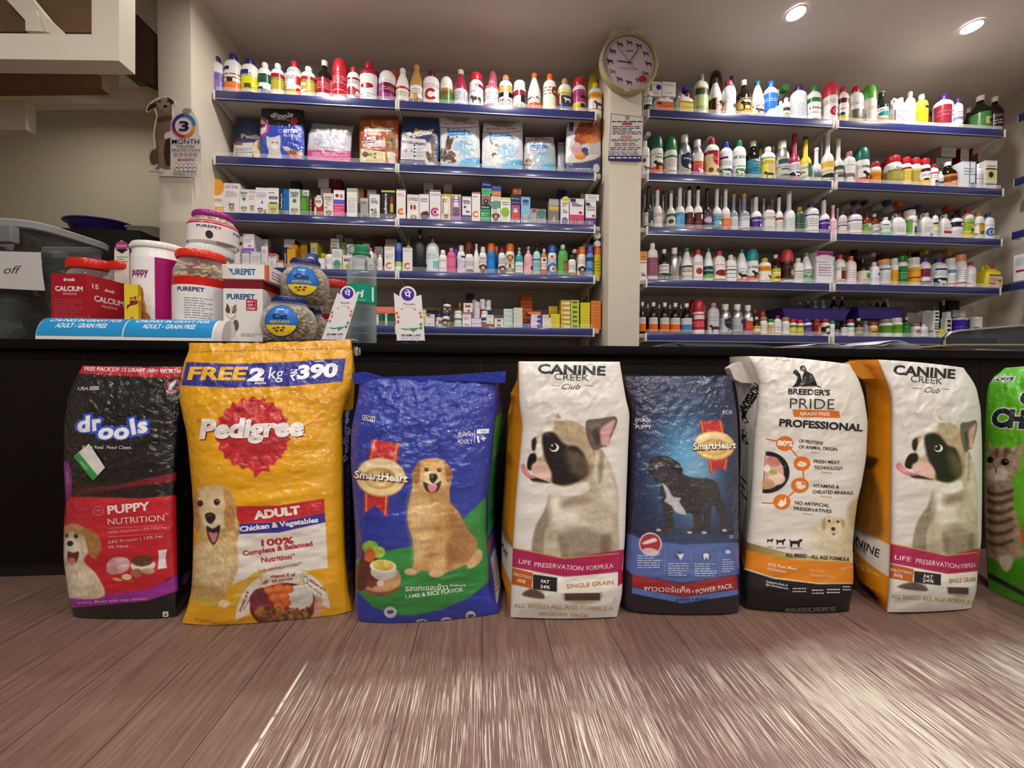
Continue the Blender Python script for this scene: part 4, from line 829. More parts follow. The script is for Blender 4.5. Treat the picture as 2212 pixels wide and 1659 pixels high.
many(R2a, '''
b,72,104,190,ecebea,W,efeeec e:7a4a30:.4:.6:.12:.1 q:5a5a58:.6:.25:.25|clear white bottle with deer against the pillar
y,95,80,125,e4e4e2,W,-,back=.08|white bottle lying down above the deer one
d,203,150,120,f0eeea,0f5450,f0eeea b:e8622a:.04:.3 q:3a2a1c:.55:.38:.3 t:Himtop:4a4a50:.72:.1:.5:.6 l:6a5a58:.9:.8:1|white bottle with teal dome cap and orange block
d,360,152,145,f0f0ee,1f7a44,f2f2f0 b:3a8a58:.76:.86 b:3a8a58:.12:.17 l:b07878:.7:.35:5|white bottle with green dome cap and green arc
a,520,155,128,c4c8ce,W,c8ccd2 e:28304a:.62:.6:.36:.42 r:28304a:.26:.6:.98:.92 t:Nutri:e8ecf0:.72:.1:.45:.62 d:e0dcd8:.65:.35:.1 l:4a5258:.15:.05:1|silver bottle with navy shield
a,665,140,182,c8ccd0,W,d85a30 b:d03a88:0:.32 e:eceae8:.5:.95:.4:.25 q:f0e8e8:.6:.18:.2 l:f0b090:.62:.5:1|silver bottle with orange and magenta label
y,800,110,185,e4e0dc,W,-,back=.11|pale bottle lying down behind the orange one
b,830,165,165,W,RD,e4cc94 b:8a1c28:.86:1 d:b02030:.75:.72:.3 l:e8b8b0:.78:.62:2 d:6a4a30:.4:.25:.09 d:4a3a30:.7:.25:.09 b:8a1c28:0:.04|white bottle with gold label and red drop
b,990,142,205,eef0f4,2a3ab8,f0f2f6 r:3a7a3c:.05:.05:.5:.36 r:1f2f7c:.5:.05:.95:.36 r:2a2a78:.08:.78:.5:.86 q:e8ecf0:.45:.2:.2 l:8088a0:.7:.5:3|white bottle with green and navy picture
b,1138,152,188,f0f2f2,1f8a38,f2f4f4 t:VIR_BOOST:3a4444:.82:.12:.7 r:5a8a48:.3:.04:.95:.36 q:f0f0ee:.5:.2:.16 q:2a2a2a:.75:.2:.16 l:4a5a5a:.5:.42:1|white bottle with cows and green cap
s,1300,172,195,140c0a,W,3a8aa0 r:d8d8d8:.42:.72:.6:.95 l:1a3a48:.55:.3:2 b:4a9ab0:0:.06 q:5a4a50:.5:.8:.1|black glass bottle with teal label
b,1385,56,205,e4cf3a,TE,-,back=.12|yellow bottle with teal cap in the second row
b,1465,165,262,f0f2f4,W,e8df4a b:3a8ac8:.96:1 b:3a8ac8:0:.05 e:d8b890:.55:.55:.16:.2 q:2a2a28:.45:.22:.2|white bottle with yellow goat label
a,1630,165,195,c8c8c6,W,c0c2c0 r:3a4a48:.2:.72:.95:.96 r:4a5a58:.3:.4:.95:.48 e:5a5c5c:.5:.02:.5:.16 l:7a7e7c:.62:.52:1|silver bottle with grey mountain label
b,1530,52,245,d8dadc,W,-,back=.12|pale bottle behind the silver one
p,1772,122,105,a82848,a82848,e4e0ea b:c04868:0:.15 r:2a2024:.1:.15:.95:.45 q:f0ecec:.5:.3:.2 l:8a7a90:.9:.55:3|maroon long-necked bottle with cow label
p,1898,126,135,e8d028,0f5a48,e9e4c0 r:2f7a58:.45:.2:1:1 e:d8c830:.75:.12:.2:.1 c:6a9a70:.2:.35:.2|yellow long-necked bottle with cream and green label
p,2020,106,265,eef0f0,W,e4e8ea r:5a7a98:.2:.3:.9:.7 r:4a6a48:.2:.3:.9:.45|short white bottle with landscape label
p,2082,62,135,e4e4e2,W,-,back=.1|white spout of a bottle in the second row
p,2150,132,60,eeeeec,W,f0e8c8 b:e8b838:.72:1 e:2a2a28:.5:.28:.45:.12 b:2a3a28:.06:.1 l:b89838:.6:.45:2|tall white bottle with yellow mountain label
''')
R2b = Row('R2', ZR[1], 1780, 290, 5.12, 'second shelf by the right corner')
many(R2b, '''
p,160,106,60,e0e0de,W,e4e6e2 b:2f5a48:.78:1 b:3a3a38:.55:.6 r:5a5a58:.3:.3:.8:.5|grey-white long-necked bottle with green band
b,278,130,200,e4e4e4,c87a88,e8e8e8 q:8a7268:.35:.35:.36 d:b88a50:.78:.6:.12 l:9aa0a8:.9:.8:1|cloudy bottle with deer and pink cap
d,415,152,148,f0eeee,0f6a5c,f2f0f0 b:e8602a:.04:.28 q:3a2a1c:.6:.38:.28 t:Himtop:4a4a58:.78:.1:.5:.6|white bottle with teal dome and orange block
w,552,132,325,efe8e0,a82430,e09020 b:e8e4e0:.88:1 l:a03a1c:.72:.5:2 b:d8781c:0:.3|jar with orange label and dark red lid
w,650,92,335,b8a878,RD,8a8040,back=.09|olive jar with red lid, second row
w,765,165,262,f0eeec,RD,a8a04c b:efecea:.8:1 e:e8e4dc:.8:.5:.2:.3 b:8a7a38:0:.08 t:Feedo:c04868:.9:.1:.4:.6|broad white jar with olive label
w,895,112,270,f0eeec,RD,e4cc60 b:8a2430:.9:1 l:b09a30:.8:.3:4 b:b04038:0:.04|white jar with plain yellow label
w,1000,120,278,f0eeec,RD,b0a04a e:e8e8e0:.75:.5:.25:.3 b:e8e0b0:.86:1 l:c04868:.95:.9:1|white jar with olive and cow label
w,1110,116,285,f0eeec,RD,efeae6 b:4a2038:.82:1 b:e8b828:.02:.36 e:2a2a24:.4:.38:.14:.06 l:6a5a68:.7:.55:2|white jar with dark top band and yellow foot
b,1215,96,335,f0eaee,RD,f2ecf0 b:c0406a:.86:.96 r:3a4448:.4:.05:.95:.45 l:b08898:.8:.55:2|small white bottle with dark picture and red cap
b,1282,60,415,f0f0f0,W,e8ecec r:2a2a2c:.1:.3:.9:.6|tiny white bottle
s,1400,176,318,1a0e0a,W,c8822c e:7a3a14:.4:.6:.3:.2 e:e8b868:.65:.35:.3:.16 b:d8902c:0:.12|dark bottle with tan and orange label
x,1575,190,300,e8ecf0,dde2e8,eaeef2 r:2a4a8a:.5:0:.56:1 r:2a4a8a:.92:0:1:1 r:5a7088:.6:.05:.88:.25 l:8a98a8:.8:.5:3,dep=.06|white carton with navy edges
b,1712,96,335,f0eef4,W,f2f0f6 b:6a3a6a:.58:.62 l:8a8098:.9:.65:3 l:8a8098:.5:.2:4|plain white bottle with purple line
x,1842,156,290,e8e4dc,d0ccc4,eae6de r:cbd27a:.12:.36:.9:.68 e:2a2420:.5:.53:.2:.1 b:5a2430:.7:.73 b:5a4a50:.2:.225|white carton with bird on lime patch
x,1380,196,142,c8c4c0,a8a4a0,ccc8c4 l:8a8684:.7:.3:3,bot=252,back=.14,dep=.12|grey-white carton lying on top at the back
x,1330,200,262,bcb8b4,a09c98,c0bcb8,back=.14,dep=.12|grey carton beneath another at the back
x,1560,120,105,d0ccc8,7a2430,d4d0cc,bot=300,back=.15|white carton high in the rear corner
x,1570,120,300,8a4450,6a2a34,8c4652,back=.15|red carton low in the rear corner
x,1665,100,108,6a1c2c,501420,6c1e2e l:b08088:.6:.4:2,bot=300,back=.15|maroon carton high in the rear corner
x,1675,100,300,5c1a28,481420,5e1c2a,back=.15|maroon carton low in the rear corner
''')
R3a = Row('R3', ZR[2], 1380, 395, 5.267, 'third shelf right of the clock pillar')
many(R3a, '''
p,112,96,40,1c1a1e,1c1a1e,2a2a2e r:e4e4e4:0:.1:.4:.95 r:e4e4e4:.6:.1:.75:.4|black and white long-necked bottle against the pillar
p,213,112,52,ecebec,RD,f0eeee b:b02838:.7:.74 t:LAXIDO:c03848:.86:.11:.7 l:a88890:.6:.2:5|white long-necked bottle with red print and red cap
p,368,98,90,ecede8,4fa83a,eaeee4 b:3f6a38:.8:1 b:3f7a34:0:.14 e:2a4a28:.4:.45:.18:.16|white long-necked bottle with green bands
p,468,116,55,f0f0f0,W,4f9ed8 r:88c0e8:.15:.2:.4:.8 l:d0e8f4:.7:.6:1|white long-necked bottle with sky-blue label
p,575,106,50,f0eeec,2a100e,4c161a r:f0e8e4:.6:.7:.85:.95 b:d8902c:0:.12 l:a86868:.6:.3:3|white long-necked bottle with dark brown label and gold foot
p,675,106,45,f0eeec,2a100e,58201f b:c03038:0:.2 r:f4f0ec:.55:.6:.95:.9 l:b08078:.5:.3:2|white long-necked bottle with brown label and red foot
p,780,106,70,1e1c20,1e1c20,5a3a6a e:d8b8d8:.5:.6:.3:.2 r:2a70a8:.5:.15:.9:.4 r:f0f0f0:.1:0:.9:.08|black long-necked bottle with violet label
p,888,108,68,eef0f0,W,7cc0d4 e:1a1a1c:.3:.08:.4:.1 b:1f2a30:.6:.64 r:e8f0f4:.5:.3:.8:.5|white long-necked bottle with aqua cow label
p,990,106,70,f0efee,W,f2c8a8 b:e8702c:.05:.7 l:f8d8b8:.6:.3:4 r:2a2a2a:.5:.02:.8:.1|white long-necked bottle with orange label
p,1078,98,135,8a94a4,d8982c,dce0e4 l:98a0ac:.8:.2:5 b:c8c8d0:0:.08|grey bottle with pale label and amber cap
p,1195,132,130,8a94a4,d8982c,dfe2e6 r:d8a028:.7:.25:.95:.75 b:a04858:.08:.18 l:7a8490:.95:.7:2|grey bottle with gold patch and amber cap
p,1330,132,135,eef0f4,4a2a88,4a2f88 t:Vimeral:f0ecf8:.75:.12:.65 e:e8e4f0:.7:.4:.15:.14 l:b0a0d8:.2:.1:1|white bottle with purple label and purple cap
b,1475,142,265,dcd8d4,5a3a68,e4e0dc e:3a3a5a:.85:.85:.25:.06 r:b84a78:.75:.1:1:.13|greyish bottle with swoosh and purple cap
p,1595,92,135,efecea,K,eae6e2 b:b03a28:.82:1 l:8aa0a8:.7:.1:5|white long-necked bottle with red band and black cap
p,1712,132,100,eef2f6,W,f0f2f6 r:2a86d0:.7:.1:1:1 l:98a0a8:.9:.1:8 b:d87060:0:.04|white long-necked bottle with blue-edged label
b,1825,108,280,3f5f4a,d8a030,3a5a44 l:7a9a80:.6:.3:2|dull green bottle with amber cap
b,1960,160,235,f2f2f4,4a2a68,f2f0f4 b:4a3a88:.86:.92 b:a82a78:.1:.14 l:8a88a0:.75:.3:4|big white bottle with magenta line and purple cap
p,2105,126,170,eef0f4,4a2a88,4a2f88 t:Vimeral:f0ecf8:.75:.12:.65 e:e8e4f0:.7:.4:.15:.14 l:b0a0d8:.2:.1:1|white bottle with purple label beside the pink one
p,68,62,90,dcdad8,OR,-,back=.11|white bottle with orange cap in the second row
p,165,46,128,dedcda,W,-,back=.13|white neck peeping between the first two bottles
p,278,52,95,dcdad8,RD,-,back=.11|white bottle with red cap in the second row
p,312,40,112,d8d6d4,W,-,back=.17|plain white neck left of the green cap
p,430,40,155,d4d2d0,W,-,back=.15|plain white neck right of the green cap
p,516,44,90,dcdad8,W,-,back=.12|plain white neck behind the sky-blue label
p,632,44,125,d0cecc,W,-,back=.14|plain white neck between the two brown labels
p,940,46,150,dcdad8,W,-,back=.12|plain white neck between the aqua and orange labels
p,1150,48,182,dcdad8,W,-,back=.12|plain white neck between the amber caps
p,1285,52,186,dcdad8,W,-,back=.12|plain white neck left of the purple label
p,1422,66,180,d8d6d4,W,-,back=.1|stout white neck right of the purple label
p,1518,62,190,d8d6d4,W,-,back=.14|stout white neck over the swoosh bottle
''')
R3b = Row('R3', ZR[2], 1780, 410, 5.12, 'third shelf by the right corner')
many(R3b, '''
p,100,82,175,f0b8c4,f0ece8,f4d0d8 l:e08898:.7:.3:3|pink long-necked bottle with pale spout
p,150,46,205,d8d4d4,W,-,back=.1|white neck behind the pink spout
b,205,92,245,dcd8d6,5a3a68,e0dcda b:3a3a70:.55:.62|dim white bottle with navy stripe
b,332,158,235,f0eef0,4a2a60,f2f0f2 b:3a2a78:.84:.9 b:b02a78:.1:.14 l:9a98a8:.7:.3:4|large white bottle with slanted purple line
s,465,106,255,7a2c14,3a1810,7fae58 r:e8e8e0:.4:.65:.85:.95 b:8ab864:0:.2|brown glass bottle with green label
s,555,96,270,7a2c14,e8e4e0,e8e8e6 e:3a70a8:.55:.3:.4:.14 b:5a7a68:.7:.74 l:7a8a88:.95:.8:1|brown glass bottle with blue wave label
b,675,112,310,eef2ee,W,f0f4f0 b:5ac88a:.02:.35 r:2a3a58:.25:.85:.55:.92 l:7a9088:.75:.5:3|square white bottle with mint foot
j,803,150,262,eeeeee,b01c28,f0f0f0 b:3a8a58:0:.08 l:8a8a90:.7:.3:5|white jerrycan with small green edge and red cap
w,945,132,235,f0f0ee,W,efefec r:6aa838:.0:.1:.42:1 r:3a5a98:.5:.3:.95:.55 r:2a2a2c:.5:.08:.95:.3 l:6a7a8a:.95:.75:1|white bottle with green stripe and blue picture
b,1022,54,285,f0ecec,W,f0eaea b:b02a38:.2:.24,back=.05|white bottle with thin red stripe, set back
j,1122,146,255,eeeeec,W,f0f0ee l:8a9098:.75:.35:4 r:4a6a88:.6:.05:.95:.3|tall white canister with plain label
b,1216,70,240,eef0ec,1f4a3c,ecf0ea b:2f6a48:.74:.86 b:e8d83a:.58:.7 l:5a7a9a:.4:.1:3|white bottle with green and yellow bands
j,1322,124,270,ecebea,W,eeecec b:c02838:.32:.5 l:98a0a8:.8:.6:2|white bottle with bold red stripe
b,1450,146,275,f2f0f4,1a1a1e,f4f2f6 b:24242c:.7:1 e:e8e8ec:.7:.85:.16:.1 l:9a90a8:.5:.1:4|white bottle with black band and black cap
b,1585,126,220,f0f2f0,b81c38,e8d838 b:a8c868:.75:1 q:2a2a24:.6:.42:.2 e:8ab848:.3:.55:.25:.14 b:f0e040:0:.2|white bottle with yellow-green label
b,1700,120,245,f2f0f2,e8a028,f2f0f2 r:e8b020:.35:.25:.95:.85 e:4a7a30:.6:.35:.2:.1 r:a02838:.0:.25:.3:.3|white bottle with sunflower label and amber cap
b,1812,120,262,f0f0f6,2460c8,f2f2f8 c:3a68b8:.45:.4:.24 d:2a4a98:.45:.4:.08 l:6a90a8:.85:.75:1|white bottle with blue ring at the shelf end
y,330,72,150,dcdad8,24345a,-,back=.14|white bottle lying on top, navy cap, first from the pink spout
y,440,70,150,dcdad8,24304a,-,back=.14|white bottle lying on top, dark blue cap
y,682,84,150,dcdad8,2a4468,-,back=.14|white bottle lying on top, slate blue cap
y,812,98,172,e0dedc,d8602c,-,back=.12|white bottle lying on top, orange cap facing out
y,1022,100,212,4a3458,4a2c60,-,back=.1|bottle lying on top, dark purple cap
y,1348,88,212,d8d0cc,b84a28,-,back=.12|bottle lying on top, rust-orange cap
b,1480,120,225,8a2028,7a1c24,-,back=.12|dark red bottle behind the black-capped one
''')
R4a = Row('R4', ZR[3], 1380, 510, 5.267, 'fourth shelf right of the clock pillar')
many(R4a, '''
x,52,86,175,efeae4,d8c8a0,f1ece6 b:e8a030:.68:1 q:6a3a28:.55:.18:.34 b:a05a40:.6:.63|white carton with horse and orange top
b,155,124,85,f0ecee,W,ecdfe4 r:a05a78:.15:.1:.8:.9|tall white bottle with mauve label in a clear bag
s,288,116,155,1c1214,W,eef0ec t:VIR_BOOST:2a3a38:.85:.1:.7 r:4a7a40:.1:.05:.95:.38 q:2a2a28:.5:.2:.24 l:5a5a58:.68:.5:2|dark bottle with cow label and white cap
a,405,116,140,cacccc,W,-|bare silver bottle with white cap
c,545,132,140,f0eeea,1f8038,e9dcd2 e:2a1a18:.5:.95:.6:.06 t:Alverton:4a3a34:.62:.12:.7 e:3a2420:.2:.25:.1:.06 e:3a2420:.75:.25:.1:.1|white tapered bottle with cream label and green cap
b,672,116,160,f2f0ee,d8302c,f2f0ee d:b04030:.5:.45:.18 l:c04850:.9:.75:2 l:a05040:.2:.1:1|white bottle with red seal and red cap
c,790,112,140,f0f4f4,1a5a5c,174a50 b:8ac048:.1:.42 r:eef2f2:0:0:1:.1 t:Hepa:e8f0f0:.72:.14:.6|white ribbed bottle with teal and lime label
b,915,132,175,f4f0ee,d8302c,f4f0ee e:8a2a1c:.55:.4:.32:.16 l:c04048:.85:.75:1 b:c03840:.03:.1|white bottle with liver picture and broad red cap
b,1045,126,220,f0f0f0,W,f2f2f2 b:4a2020:.62:.68 l:3a3a3c:.9:.78:1 b:3a3a3c:.2:.23 l:5a5a58:.5:.38:1|white square bottle with thin dark lines
c,1168,132,155,f0f2f2,1a5a58,f2f4f4 b:e8602a:0:.18 q:3a2a1c:.5:.34:.28 t:Liv.52:3a4a4a:.66:.12:.6 l:6a7878:.9:.82:1|white ribbed bottle with orange foot and dark teal cap
d,1288,138,150,f0eff0,18989c,f2f1f2 b:e8602a:.04:.3 q:3a2a1c:.6:.38:.28 t:Himtop:4a4a58:.75:.1:.5:.6|white bottle with turquoise dome cap
b,1428,146,255,f2f0ec,e8c428,f2efe6 b:e09428:.68:1 q:4a3a30:.72:.3:.18 l:8a5a38:.9:.76:1 b:7a5a30:.1:.13|white bottle with orange label and yellow cap
s,1555,114,215,2a1410,d8dcdc,e8e01c e:b04018:.5:.3:.2:.1 b:8ac028:.9:1 r:e8e8f0:.2:.6:.8:.7|amber bottle with acid yellow label
d,1685,140,155,2a1412,d84050,3a1c18 r:4a5a48:.5:.2:.9:.75 e:d8b070:.65:.5:.14:.14 b:eeeae6:0:.1|brown bottle with red dome cap
b,1810,116,255,f0f0ee,W,f2f2f0 b:3a3a3c:.68:.72 l:6a6a70:.6:.2:6|white bottle with grey ruled label
c,1930,126,195,f0f2f0,36a23c,a8d4ae b:3a5a50:.94:1 b:3a5a50:.04:.09 t:Kol:1a2a24:.5:.2:.6|white tapered bottle with mint label and green cap
x,2098,215,175,eceaee,d8d6da,edebf0 b:b02a88:.84:1 e:eceaf0:.5:.78:.6:.12 l:8a8890:.72:.25:6 b:a82a80:0:.05 l:c06088:.55:.4:2|large white and magenta pouch carton
b,605,44,190,dcdad8,d8302c,-,back=.1|bottle with red cap behind the seal one
b,852,46,205,dcdad8,d8302c,-,back=.1|bottle with red cap behind the liver one
b,1090,60,190,dcdad8,1a5a58,-,back=.1|bottle with teal cap in the second row
d,1245,56,190,dcdad8,189090,-,back=.09|turquoise dome in the second row
s,1465,50,252,3a2a20,4a4a48,-,back=.09|dark bottle behind the yellow cap
s,1590,70,235,3a1a14,c84a2c,-,back=.1|bottle with orange-red cap in the second row
s,1835,46,260,2a1a18,3a3a3c,-,back=.09|dark bottle behind the ruled label
b,470,50,180,d0d4d0,1f7a38,-,back=.11|bottle with green cap behind the silver one
''')
R4b = Row('R4', ZR[3], 1780, 520, 5.12, 'fourth shelf by the right corner')
many(R4b, '''
b,175,122,160,eeece8,c82430,ecebe8 r:7a2a1c:.4:.25:.85:.7 b:b02838:.1:.16 t:X-C:3a3a3c:.82:.1:.4:.6|white bottle with brown picture and red cap
b,295,116,175,f0e6e6,e85a30,f2e8e8 l:c8a0a0:.8:.3:4|pinkish white bottle with orange cap
x,98,34,175,e0dede,505256,e2e0e0,back=.02|slim white carton with grey side
s,428,142,190,1c1210,1c1410,e4d4c4 r:38a048:.45:.42:1:.8 l:6a5a48:.35:.1:2|dark bottle with beige label and green patch
b,550,106,240,eef0f6,W,f0f2f8 e:2a2a4a:.7:.72:.16:.1 l:a8b0c8:.5:.2:3|white bottle with small dark badge
w,668,138,215,dfe2ea,e8b060,dfe2ea b:6a7080:.9:1 l:a0a8b8:.7:.2:5 b:8a90a0:0:.06|grey-white jar with peach lid
w,765,82,200,eeecea,W,e8a428 b:eeecea:.88:1 l:c88018:.7:.3:3|white jar with narrow amber label
w,860,112,175,f0f2f0,1f7a34,2f7a3c r:f0f2f0:.75:0:1:1 l:b0d8b0:.7:.3:3|jar with green label and green lid
w,985,142,195,f2f0ee,W,eaa828 l:8a5a14:.85:.75:1 b:a83028:.38:.46 r:5a3018:.55:.12:.9:.25 b:f0e8dc:0:.06|white jar with broad amber label
b,1115,112,190,f2f0f4,5a2a98,f2f0f4 r:8a2a4a:.0:.48:.85:.92 r:6a5a80:.0:.05:.85:.25|white bottle with maroon block and violet cap
b,1265,168,200,f0f2f6,3a2a98,f2f4f8 r:1c2450:.15:.04:.85:.45 q:e8ecf0:.45:.22:.18 r:24307a:.2:.86:.65:.95 l:8088a0:.8:.55:3|large white bottle with navy animal panel
w,1395,106,200,f0f0f2,W,f2f2f4 b:5a90b8:.72:.92 b:c83040:.06:.16 l:98a0b0:.6:.25:4|white jar with blue arc and red line
w,1505,120,160,f2f0f2,eaa060,f4f2f4 b:c83040:.08:.18 l:a8a8b8:.8:.3:5|white jar with peach lid and red line
b,1615,116,238,f2f0f4,b82440,f4f2f6 r:b02840:.05:.2:.35:.26 l:a0a0b0:.8:.3:5|plain white bottle with crimson cap
j,1805,228,270,e8dc28,c82c20,e8c8b0 b:8a2a20:.9:1 r:b03028:.05:.2:.5:.35 d:3a2a28:.8:.55:.08 l:8a5a48:.75:.5:2|yellow jerrycan with beige label and red cap
y,1355,100,145,e0dedc,eaa438,-,back=.12|white bottle lying on top, amber cap facing out
y,1100,74,135,2a1810,d8b040,-,back=.12|dark bottle lying on top, gold cap
x,1355,104,197,6a5a50,5a4a42,6a5a50,back=.17|plain brown carton propping the amber-capped bottle
b,940,90,110,c8a428,8a6a20,-,back=.14|mustard bottle tilted at the back
y,520,70,165,dcdad8,d8d8d4,-,back=.13|white bottle lying on top, white cap
d,640,130,140,9a2020,8a1c1c,-,back=.14|dark red dome in the second row
s,330,180,110,1a1410,2a2018,-,back=.15|dark bottle in the shade at the back
''')
R5a = Row('R5', ZR[4], 1370, 620, 5.144, 'bottom shelf right of the clock pillar')
OL = 'e8e6e6 b:e8701c:.0:.55 l:8a8a90:.95:.62:4 r:f0b890:.1:.1:.3:.14'
many(R5a, f'''
s,92,80,168,140c0a,W,{OL}|black bottle with orange label touching the pillar
s,215,100,173,140c0a,W,{OL}|black bottle with orange label, second from the pillar
s,340,106,176,140c0a,W,{OL}|black bottle with orange label, third from the pillar
s,457,110,180,140c0a,W,{OL}|black bottle with orange label beside the blue-labelled one
s,152,44,190,140c0a,W,-,back=.1|black bottle in the second row, nearest the pillar
s,277,48,195,140c0a,W,-,back=.1|black bottle in the second row, second from the pillar
s,398,48,198,140c0a,W,-,back=.1|black bottle in the second row, third from the pillar
s,520,48,200,140c0a,W,-,back=.1|black bottle in the second row by the blue label
s,582,126,185,140c0a,W,e8eaea b:4a86c0:0:.55 l:8a9098:.95:.6:4|black bottle with blue label
d,715,130,140,f0ecea,c02434,c42434 b:f0ecea:0:.16 r:f0d8d8:.15:.72:.85:.94 l:f2d8d8:.6:.3:3|white bottle with crimson label and red dome
d,648,84,140,c03040,b82434,-,back=.12|red dome behind the blue-labelled bottle
b,880,128,180,c8cacc,c88a98,d0d2d4 q:4a3a34:.5:.25:.3 d:e0b050:.85:.5:.1 l:a0a4a8:.85:.6:2|silvery bottle with cow and pink cap
a,1012,126,195,c4c8ca,W,c8ccce e:28304a:.66:.62:.34:.42 r:28304a:.32:.6:1:.92 l:8a98a8:.75:.6:1 d:2a2a2c:.5:.12:.05|silver bottle with navy shield beside the cow one
a,1145,126,195,c4c6c4,W,bcc0be r:3a5a50:.55:.6:.95:.9 b:3a4444:0:.06 l:8a908e:.5:.2:3|silver bottle with green-grey label
a,1262,112,205,c8cacc,W,d8602c r:8a2a90:0:.1:.25:1 b:d03a80:0:.28 e:ecebe8:.6:.95:.3:.15|silver bottle with orange, purple and pink label
s,1360,88,335,2a1810,W,e4c838 e:f0ece0:.4:.5:.3:.14 b:6a6a3a:0:.2|small amber bottle with yellow label
w,1435,82,335,f0eeea,b8945a,f2f0ec l:a0a0a0:.85:.3:4 b:b06048:0:.04|small white jar with bronze lid
w,1512,76,358,f0ecdc,2f9a38,d8b878 r:f0eee8:.5:0:.75:1|small jar with green lid
b,1590,86,320,f0ecec,c02430,f2eeee b:b83848:.1:.16 l:a8a0a0:.7:.35:2|small white bottle with big red cap
w,1678,90,340,f0eeea,b8945a,f2f0ec l:a0a0a0:.85:.3:4 b:b83848:0:.04|small white jar with bronze lid beside the yellow pair
w,1762,76,362,f0f0e8,d02c30,e8e438 b:4a8a58:.8:1 e:b0a830:.5:.3:.4:.1|small jar with lime label, first of a pair
w,1840,80,368,f0f0e8,d02c30,e8e438 b:4a8a58:.8:1 e:b0a830:.5:.3:.4:.1|small jar with lime label, second of a pair
w,1932,94,358,f0eef4,4a2f98,5a3a90 l:b8a8d8:.7:.4:2,tilt=-7|small tilted jar with purple label
w,2025,80,362,a8322c,a02028,8a2430 r:d8b858:.45:.1:1:.9|maroon and gold jar
w,2122,92,360,f0ece6,a82430,eee6da c:1c1a1c:.5:.5:.3 r:1c1a1c:.1:.1:.3:.8 e:1c1a1c:.7:.25:.2:.1|jar with black cow patches
s,1340,70,255,3a1a14,c03038,-,back=.1|red-capped bottle behind the small amber one
d,1425,76,255,b82c34,b02830,-,back=.1|red dome behind the bronze lid
b,780,60,200,b05868,b86a78,-,back=.1|rose-tinted bottle in the second row
''')
R5b = Row('R5', ZR[4], 1780, 620, 5.12, 'bottom shelf by the right corner')
many(R5b, '''
w,86,56,375,eef2f0,1a9a80,f0f4f2 l:a8b8b4:.8:.4:3|small white jar with teal lid
s,150,60,390,1c1214,1c1214,c8c4c4,back=.05|small dark bottle in the gap
s,225,68,350,1c1210,1c2430,f0f0f0 r:4a5a78:.1:.75:.9:.8 l:8a9098:.6:.2:4|dark bottle with white oblong label
w,290,78,360,eef0ee,b02c34,f0f2f0 b:2a9a80:.8:1 l:a8b0ac:.6:.3:3|white jar with red lid and teal collar
s,385,92,348,3a1814,W,c0b090 b:5a5a38:0:.3 l:4a3a2c:.85:.5:2|amber bottle with khaki label
s,456,66,375,8a94a4,6a7484,9aa4b4|blue-grey glass bottle
w,540,86,395,f0e0a8,c83428,e8c86a b:e8b828:0:.2 e:8a5a3a:.5:.5:.3:.14|yellow jar with orange-red lid
w,600,48,440,d8d0c8,c8c0b8,-,back=.06|small pale jar in the second row
w,682,132,360,eef0ea,9a8c84,5f9a32 b:eef0ea:0:.28 l:3a6a1c:.85:.6:2 e:b06858:.7:.14:.14:.05|white jar with wide green label and grey lid
w,800,116,345,f0f2ec,W,69a636 b:f0f2ee:0:.25 l:3a6a1c:.85:.6:2|white jar with wide green label and white lid
w,903,96,395,2a7a3c,256c34,2f8440 l:6ab07a:.7:.4:2|all-green jar
s,915,60,335,4a1c14,W,-,back=.09|small amber bottle behind the green jar
w,1008,100,405,f2f0f0,a07858,f2eeee r:b86878:.3:.4:.7:.8 b:a88898:0:.05|white jar with brown lid
b,1100,84,410,f0eef2,W,f2f0f4 b:5a4a98:0:.1 l:a098b0:.8:.4:3|white bottle beside the brown lid
b,1188,74,400,f0eef2,W,f2f0f4 b:5a4a98:0:.1 l:a098b0:.8:.4:3,back=.02|white bottle nearer the block of cartons
x,1382,74,340,f0f0ee,d8d8d4,f2f2f0 r:2a2a2c:.2:.78:.85:.9 r:2a2a2c:.2:.56:.85:.68 r:2a2a2c:.2:.34:.85:.46 r:6a7040:.2:.04:.85:.18|tall white carton with black squares
x,1382,48,275,e8eaec,d0d0d0,eaecee,bot=338|white cap block on the tall carton
x,1305,58,462,e8d840,c8b830,eadc44 l:8a7a20:.7:.3:2|small yellow carton
o,1482,118,345,3a24a0,d8d8dc,3e28a8 l:8a80d0:.7:.4:2|violet tin, first of two
o,1572,80,345,3a24a0,d8d8dc,3e28a8 l:8a80d0:.7:.4:2,back=.06|violet tin, second of two
o,1680,110,335,e0dcd6,e4e2de,e2ded8 r:6a6a90:.15:.4:.4:.6 l:a8a4a0:.3:.15:2|white tin at the shelf end
x,1500,180,255,b4b2b0,9a9896,b8b6b4 e:e0dede:.75:.4:.2:.5,bot=335,back=.12|grey carton lying behind the violet tins
x,1000,185,285,8a8680,706c66,8e8a84,bot=395,back=.11|brown-grey carton lying in the second row
x,1005,175,395,7c7872,64605a,807c76,back=.11|brown-grey carton beneath another in the second row
x,1180,120,260,dcdad6,b8b4b0,e0deda l:a8a4a0:.7:.3:3,back=.06,bot=390|pale carton lying beside the block with black print
x,1180,100,392,d8d0d4,a87888,dcd4d8,back=.06|pale pink carton underneath a pale one
s,1320,70,150,1f4a34,c8d8cc,-,back=.14|green bottle in the rear corner
s,1210,60,200,1c4030,8aa898,-,back=.15|dark green bottle in the rear corner
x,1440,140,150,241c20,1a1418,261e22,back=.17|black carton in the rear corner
''')
stack(R5b, 1252, 76, [260, 390, 480, 560], 'f0f0ee', 'd8d6d2', 'f2f2f0 r:2a2a2c:.3:.7:.9:.85 r:2a2a2c:.3:.4:.9:.55 r:2a2a2c:.3:.12:.9:.25', 'white carton with black print in a stack of three')

